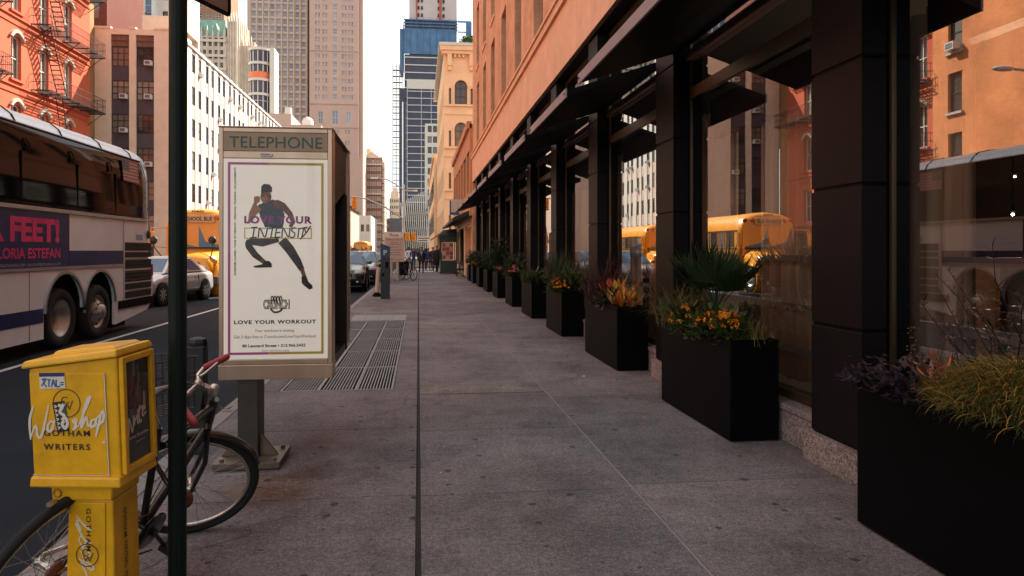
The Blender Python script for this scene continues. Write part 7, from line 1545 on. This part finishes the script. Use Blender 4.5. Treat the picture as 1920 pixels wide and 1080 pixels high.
# planter 3
plant('yellow_chrysanthemum', 'mound of golden yellow chrysanthemums in the fourth planter', 'flower', (2.58, 12.1, Zs + .0), lambda mb, c: mum(mb, c, 150, (.24, .48, .24), .055, 0, 1, 10), [M_gm, M_or])
plant('dark_upright_shrub', 'dark upright shrub behind the yellow chrysanthemums', 'shrub', (2.66, 12.6, Zs), lambda mb, c: grass(mb, c, 240, .85, .018, (.10, .25), (.02, .55), (.1, .8)), M_gd)
plant('bright_fern', 'bright green ferny plant beside the yellow chrysanthemums', 'plant', (2.72, 11.85, Zs + .1), lambda mb, c: leafy(mb, c, 260, (.22, .2, .28), .12, .04, 0, (-.2, 1.2)), M_gm)
kinds = [
 (4, [('leafy_mound', 'low mid green mound filling the fifth planter', 'plant', .0, lambda mb, c: (leafy(mb, c, 420, (.25, .65, .25), .13, .05), grass(mb, c, 160, .45, .01, (.12, .4), (.1, .8))), [M_gm])]),
 (5, [('pink_geranium', 'pink flowering plant in the sixth planter', 'flower', -.2, lambda mb, c: mum(mb, (c[0] - .05, c[1], c[2] + .08), 40, (.2, .35, .26), .07, 0, 1, 9), [M_gm, M_pk]), ('dark_leafy_shrub', 'dark leafy shrub behind the pink flowers of the sixth planter', 'shrub', .25, lambda mb, c: (leafy(mb, c, 420, (.26, .5, .6), .17, .055), grass(mb, c, 80, .9, .025, (.1, .25), (.05, .7))), [M_gd])]),
 (6, [('tall_dark_shrub', 'tallest dark bushy shrub, in the seventh planter', 'shrub', .1, lambda mb, c: (leafy(mb, (c[0], c[1], c[2] + .25), 700, (.30, .45, .75), .16, .06), grass(mb, c, 90, 1.2, .02, (.1, .25), (.05, .6))), [M_gd]), ('pink_geranium', 'pink flowering plant in the seventh planter', 'flower', -.35, lambda mb, c: mum(mb, (c[0] - .08, c[1], c[2] + .05), 26, (.16, .26, .22), .07, 0, 1, 8), [M_gm, M_pk])]),
 (7, [('cream_flowers', 'small pale flowers in the eighth planter', 'flower', -.3, lambda mb, c: mum(mb, (c[0] - .06, c[1], c[2] + .05), 26, (.18, .3, .2), .07, 0, 1, 8), [M_gm, M_dry]), ('dark_leafy_shrub', 'dark leafy shrub in the eighth planter', 'shrub', .2, lambda mb, c: leafy(mb, (c[0], c[1], c[2] + .1), 420, (.28, .5, .5), .16, .055), [M_gd])]),
 (8, [('dark_leafy_shrub', 'dark leafy shrub in the ninth planter', 'shrub', 0, lambda mb, c: (leafy(mb, (c[0], c[1], c[2] + .1), 420, (.28, .5, .55), .16, .055), grass(mb, c, 80, .9, .02, (.1, .25))), [M_gd])]),
 (9, [('yellow_flowers', 'yellow flowers in the tenth planter', 'flower', -.2, lambda mb, c: mum(mb, (c[0] - .06, c[1], c[2] + .05), 34, (.2, .4, .24), .08, 0, 1, 8), [M_gm, M_or]), ('dark_leafy_shrub', 'dark leafy shrub in the tenth planter', 'shrub', .2, lambda mb, c: leafy(mb, (c[0], c[1], c[2] + .1), 380, (.28, .5, .55), .16, .055), [M_gd])]),
 (10, [('dark_leafy_shrub', 'dark leafy shrub in the farthest planter', 'shrub', 0, lambda mb, c: leafy(mb, (c[0], c[1], c[2] + .1), 380, (.28, .4, .5), .16, .055), [M_gd])])]
for i, L_ in kinds:
    for nm, lab, cat, dy, fn_, ms in L_: plant(nm, lab, cat, (X(i), (PL[i][1] + PL[i][2]) / 2 + dy, Zs), fn_, ms)

# ---- fallen leaves and scraps on the kerb
lv = thing('fallen_leaf', 'small dry leaf lying on the kerb left of the kiosk post', 'leaf', (-1.80, 6.6, .0)); mb = MB(); leaf(mb, (-1.80, 6.6, .02), .5, .2, .09, .05); leaf(mb, (-1.80, 6.6, .02), 2.5, .3, .07, .04); mb.build('blade', M_dry, lv)

for (x, y, lab) in ((1.95, 7.95, 'small white paper scrap on the pavement near the third planter'), (.15, 4.6, 'tiny pale scrap on the pavement beside the dark joint')):
    t = thing('paper_scrap', lab, 'litter', (x, y, 0)); mb = MB(); s_ = .03 if x > 1 else .012; mb.add([(x - s_, y, .004), (x, y - s_ * .6, .008), (x + s_, y + .01, .004), (x + .01, y + s_ * .7, .012)], [(0, 1, 2, 3)]); mb.build('paper', M_wink, t)
# ================================================================ people walking at the crossing
M_skin = mat('skin', (.42, .22, .15), .55, var=.08); M_skin2 = mat('skin_dark', (.10, .05, .035), .55)
M_hairk = mat('hair_dark', (.012, .009, .008), .6); M_hairb = mat('hair_brown', (.06, .03, .018), .6)
def cloth(nm, c): return mat(nm, c, .85, var=.2, scale=8)
def person(label, loc, rz, top, legs, skin=M_skin, hair=M_hairk, step=.28, h=1.75, arm=.2, coat=0.0, bag=None, shirt=None, hat=None, female=False):
    """one continuous skinned body in mid-stride (faces -Y), clothes by region; hair, collar and bag are parts"""
    t = thing('person', label, 'person', loc, rz, 'people walking by the crossing'); k = h / 1.75; sh = .19 if female else .215
    J = {'pel': (0, 0, .93, .135, .105), 'wst': (0, .005, 1.08, .130, .10), 'chs': (0, 0, 1.28, .165, .115), 'nck0': (0, .01, 1.44, .075, .07), 'nck': (0, 0, 1.50, .052, .055), 'chin': (0, -.02, 1.56, .062, .075), 'head': (0, -.005, 1.645, .078, .098), 'crn': (0, .0, 1.715, .06, .075)}
    E_ = [('pel', 'wst'), ('wst', 'chs'), ('chs', 'nck0'), ('nck0', 'nck'), ('nck', 'chin'), ('chin', 'head'), ('head', 'crn')]
    J['nose'] = (0, -.112, 1.625, .014, .018); E_.append(('head', 'nose'))
    for s, nm in ((1, 'l'), (-1, 'r')):
        st = step * s; J['hip' + nm] = (.09 * s, 0, .88, .095, .10); J['kne' + nm] = (.095 * s, -st * .55 - .03, .50, .062, .065); J['ank' + nm] = (.09 * s, -st + .03, .10, .042, .045); J['hel' + nm] = (.09 * s, -st + .06, .045, .042, .042); J['toe' + nm] = (.10 * s, -st - .15, .035, .045, .03)
        E_ += [('pel', 'hip' + nm), ('hip' + nm, 'kne' + nm), ('kne' + nm, 'ank' + nm), ('ank' + nm, 'hel' + nm), ('ank' + nm, 'toe' + nm)]
        a = arm * s; J['sho' + nm] = (sh * s, .01, 1.40, .072, .07); J['elb' + nm] = ((sh + .055) * s, a * .5 + .05, 1.12, .048, .048); J['wri' + nm] = ((sh + .05) * s, a * 1.1 - .06, .88, .032, .032); J['plm' + nm] = ((sh + .045) * s, a * 1.2 - .08, .81, .034, .022); J['fng' + nm] = ((sh + .03) * s, a * 1.25 - .10, .72, .018, .014); J['thb' + nm] = ((sh + .02) * s, a * 1.2 - .125, .79, .012, .012)
        E_ += [('nck0', 'sho' + nm), ('sho' + nm, 'elb' + nm), ('elb' + nm, 'wri' + nm), ('wri' + nm, 'plm' + nm), ('plm' + nm, 'fng' + nm), ('plm' + nm, 'thb' + nm)]
        J['ear' + nm] = (.088 * s, .01, 1.63, .012, .022); E_.append(('head', 'ear' + nm))
    keys = list(J); me = bpy.data.meshes.new('body'); me.from_pydata([(J[q][0] * k, J[q][1] * k, J[q][2] * k) for q in keys], [(keys.index(a), keys.index(b)) for a, b in E_], [])
    o = bpy.data.objects.new('tmp', me); COL.objects.link(o); md = o.modifiers.new('s', 'SKIN'); md.use_smooth_shade = True; md.branch_smoothing = .4
    for i, q in enumerate(keys): sv = me.skin_vertices[0].data[i]; sv.radius = (J[q][3] * k, J[q][4] * k); sv.use_root = (q == 'pel')
    o.modifiers.new('d', 'SUBSURF').levels = 1; bpy.context.view_layer.update()
    m2 = bpy.data.meshes.new_from_object(o.evaluated_get(bpy.context.evaluated_depsgraph_get())); bpy.data.objects.remove(o)
    for x in (top, legs, skin, M_black): m2.materials.append(x)
    for p in m2.polygons:
        c = p.center / k; p.use_smooth = True
        hand = c.z < .86 and abs(c.x) > .17 and c.z > .6
        p.material_index = 2 if (c.z > 1.49 or hand) else 0 if c.z > .92 or (abs(c.x) > .185 and c.z > .8) else 1 if c.z > .10 else 3
    b = bpy.data.objects.new('body', m2); COL.objects.link(b); b.parent = t
    hb = MB(); hb.ball((0, .018 * k, 1.675 * k), .094 * k, .108 * k, .088 * k, 14, 9); hb.v = [(x, y, max(z, (1.60 + (.10 if y < -.02 else 0)) * k) if not female else max(z, (1.67 if y < -.02 else 1.58) * k)) for x, y, z in hb.v]; hb.build('hair', hair, t, world=False)
    if female: hb = MB(); hb.ball((0, .075 * k, 1.53 * k), .09 * k, .05 * k, .15 * k, 10, 7); hb.build('hair', hair, t, world=False)
    fc = MB()
    for s in (1, -1): fc.ball((.032 * s * k, -.098 * k, 1.645 * k), .012, .006, .007, 8, 5)
    fc.box(-.024 * k, .024 * k, -.108 * k, -.098 * k, 1.575 * k, 1.583 * k); fc.build('face_features', M_hairb, t, world=False)
    if coat:
        cb = MB(); rr = []
        for z, rx, ry in ((1.42, .19, .10), (1.36, .245, .135), (1.25, .235, .15), (1.05, .215, .145), (.9, .235, .165), (.9 - coat, .26, .21)): rr.append([(rx * k * math.cos(2 * math.pi * q / 16), ry * k * math.sin(2 * math.pi * q / 16), z * k) for q in range(16)])
        cb.loft(rr, 0, True); cb.build('coat', top, t, world=False, fix=True)
    if shirt: sb_ = MB(); yb = -.162 if coat else -.125; sb_.poly([(-.055 * k, yb * k * .8, 1.44 * k), (0, yb * k * 1.03, 1.15 * k), (.055 * k, yb * k * .8, 1.44 * k)]); sb_.poly([(-.012 * k, (yb * .85 - .012) * k, 1.42 * k), (0, (yb * 1.03 - .012) * k, 1.17 * k), (.012 * k, (yb * .85 - .012) * k, 1.42 * k)], 1); ob = sb_.build('shirt_front', [shirt, M_hairk], t, world=False)
    if bag: bb = MB(); bb.box(.24 * k, .36 * k, -.12, .12, .55 * k, .82 * k); bb.tube([(.27 * k, .09, .82 * k), (.27 * k, .0, 1.0 * k), (.27 * k, -.09, .82 * k)], .01, 5); bb.build('bag', bag, t, world=False, bevel=.02)
    if hat: hb = MB(); hb.lathe((0, .01, 1.70 * k), (0, 0, 1), [(.15, 0), (.105, .01), (.10, .07), (.06, .11), (0, .115)], 14); hb.build('hat', hat, t, world=False)
    return t
c_navy, c_blk, c_den, c_wht, c_gry = cloth('navy_suit_cloth', (.014, .016, .03)), cloth('black_cloth', (.008, .008, .009)), cloth('denim_cloth', (.03, .045, .09)), cloth('shirt_white', (.6, .6, .62)), cloth('grey_cloth', (.10, .10, .11))
c_blue = cloth('royal_blue_cloth', (.02, .03, .14)); c_brn = cloth('brown_cloth', (.16, .07, .045))
person('man in a dark open suit and pale shirt striding ahead of the group', (.18, 46.0, 0), R(4), c_navy, c_navy, step=.33, coat=.12, shirt=c_wht)
person('person in navy jacket and orange cap left of the man in the suit', (-.36, 50.6, 0), R(-6), c_blue, c_den, step=.25, hat=cloth('orange_cap', (.6, .2, .03)), h=1.72)
person('woman in a royal blue coat just right of the man in the suit', (.72, 51.4, 0), R(8), c_blue, c_brn, hair=M_hairb, step=.22, coat=.25, female=True, h=1.68, bag=c_blk)
person('person in black carrying a dark bag in the middle of the group', (1.02, 49.2, 0), R(-10), c_blk, c_blk, step=.26, coat=.05, bag=c_blk)
person('tall person in a long black coat beside the glass vestibule', (1.28, 47.6, 0), R(-15), c_blk, c_blk, step=.2, coat=.42, h=1.84)
person('person in a grey jacket walking away behind the group', (.45, 53.6, -.13), R(176), c_gry, c_blk, step=.3, h=1.7)
person('woman in brown trousers and black coat behind the tall person', (1.55, 51.8, 0), R(12), c_blk, c_brn, hair=M_hairb, female=True, coat=.3, h=1.66)
person('person in a white shirt and black trousers crossing near the parked bicycles', (-.75, 52.2, 0), R(30), c_wht, c_blk, skin=M_skin2, step=.3, h=1.78)
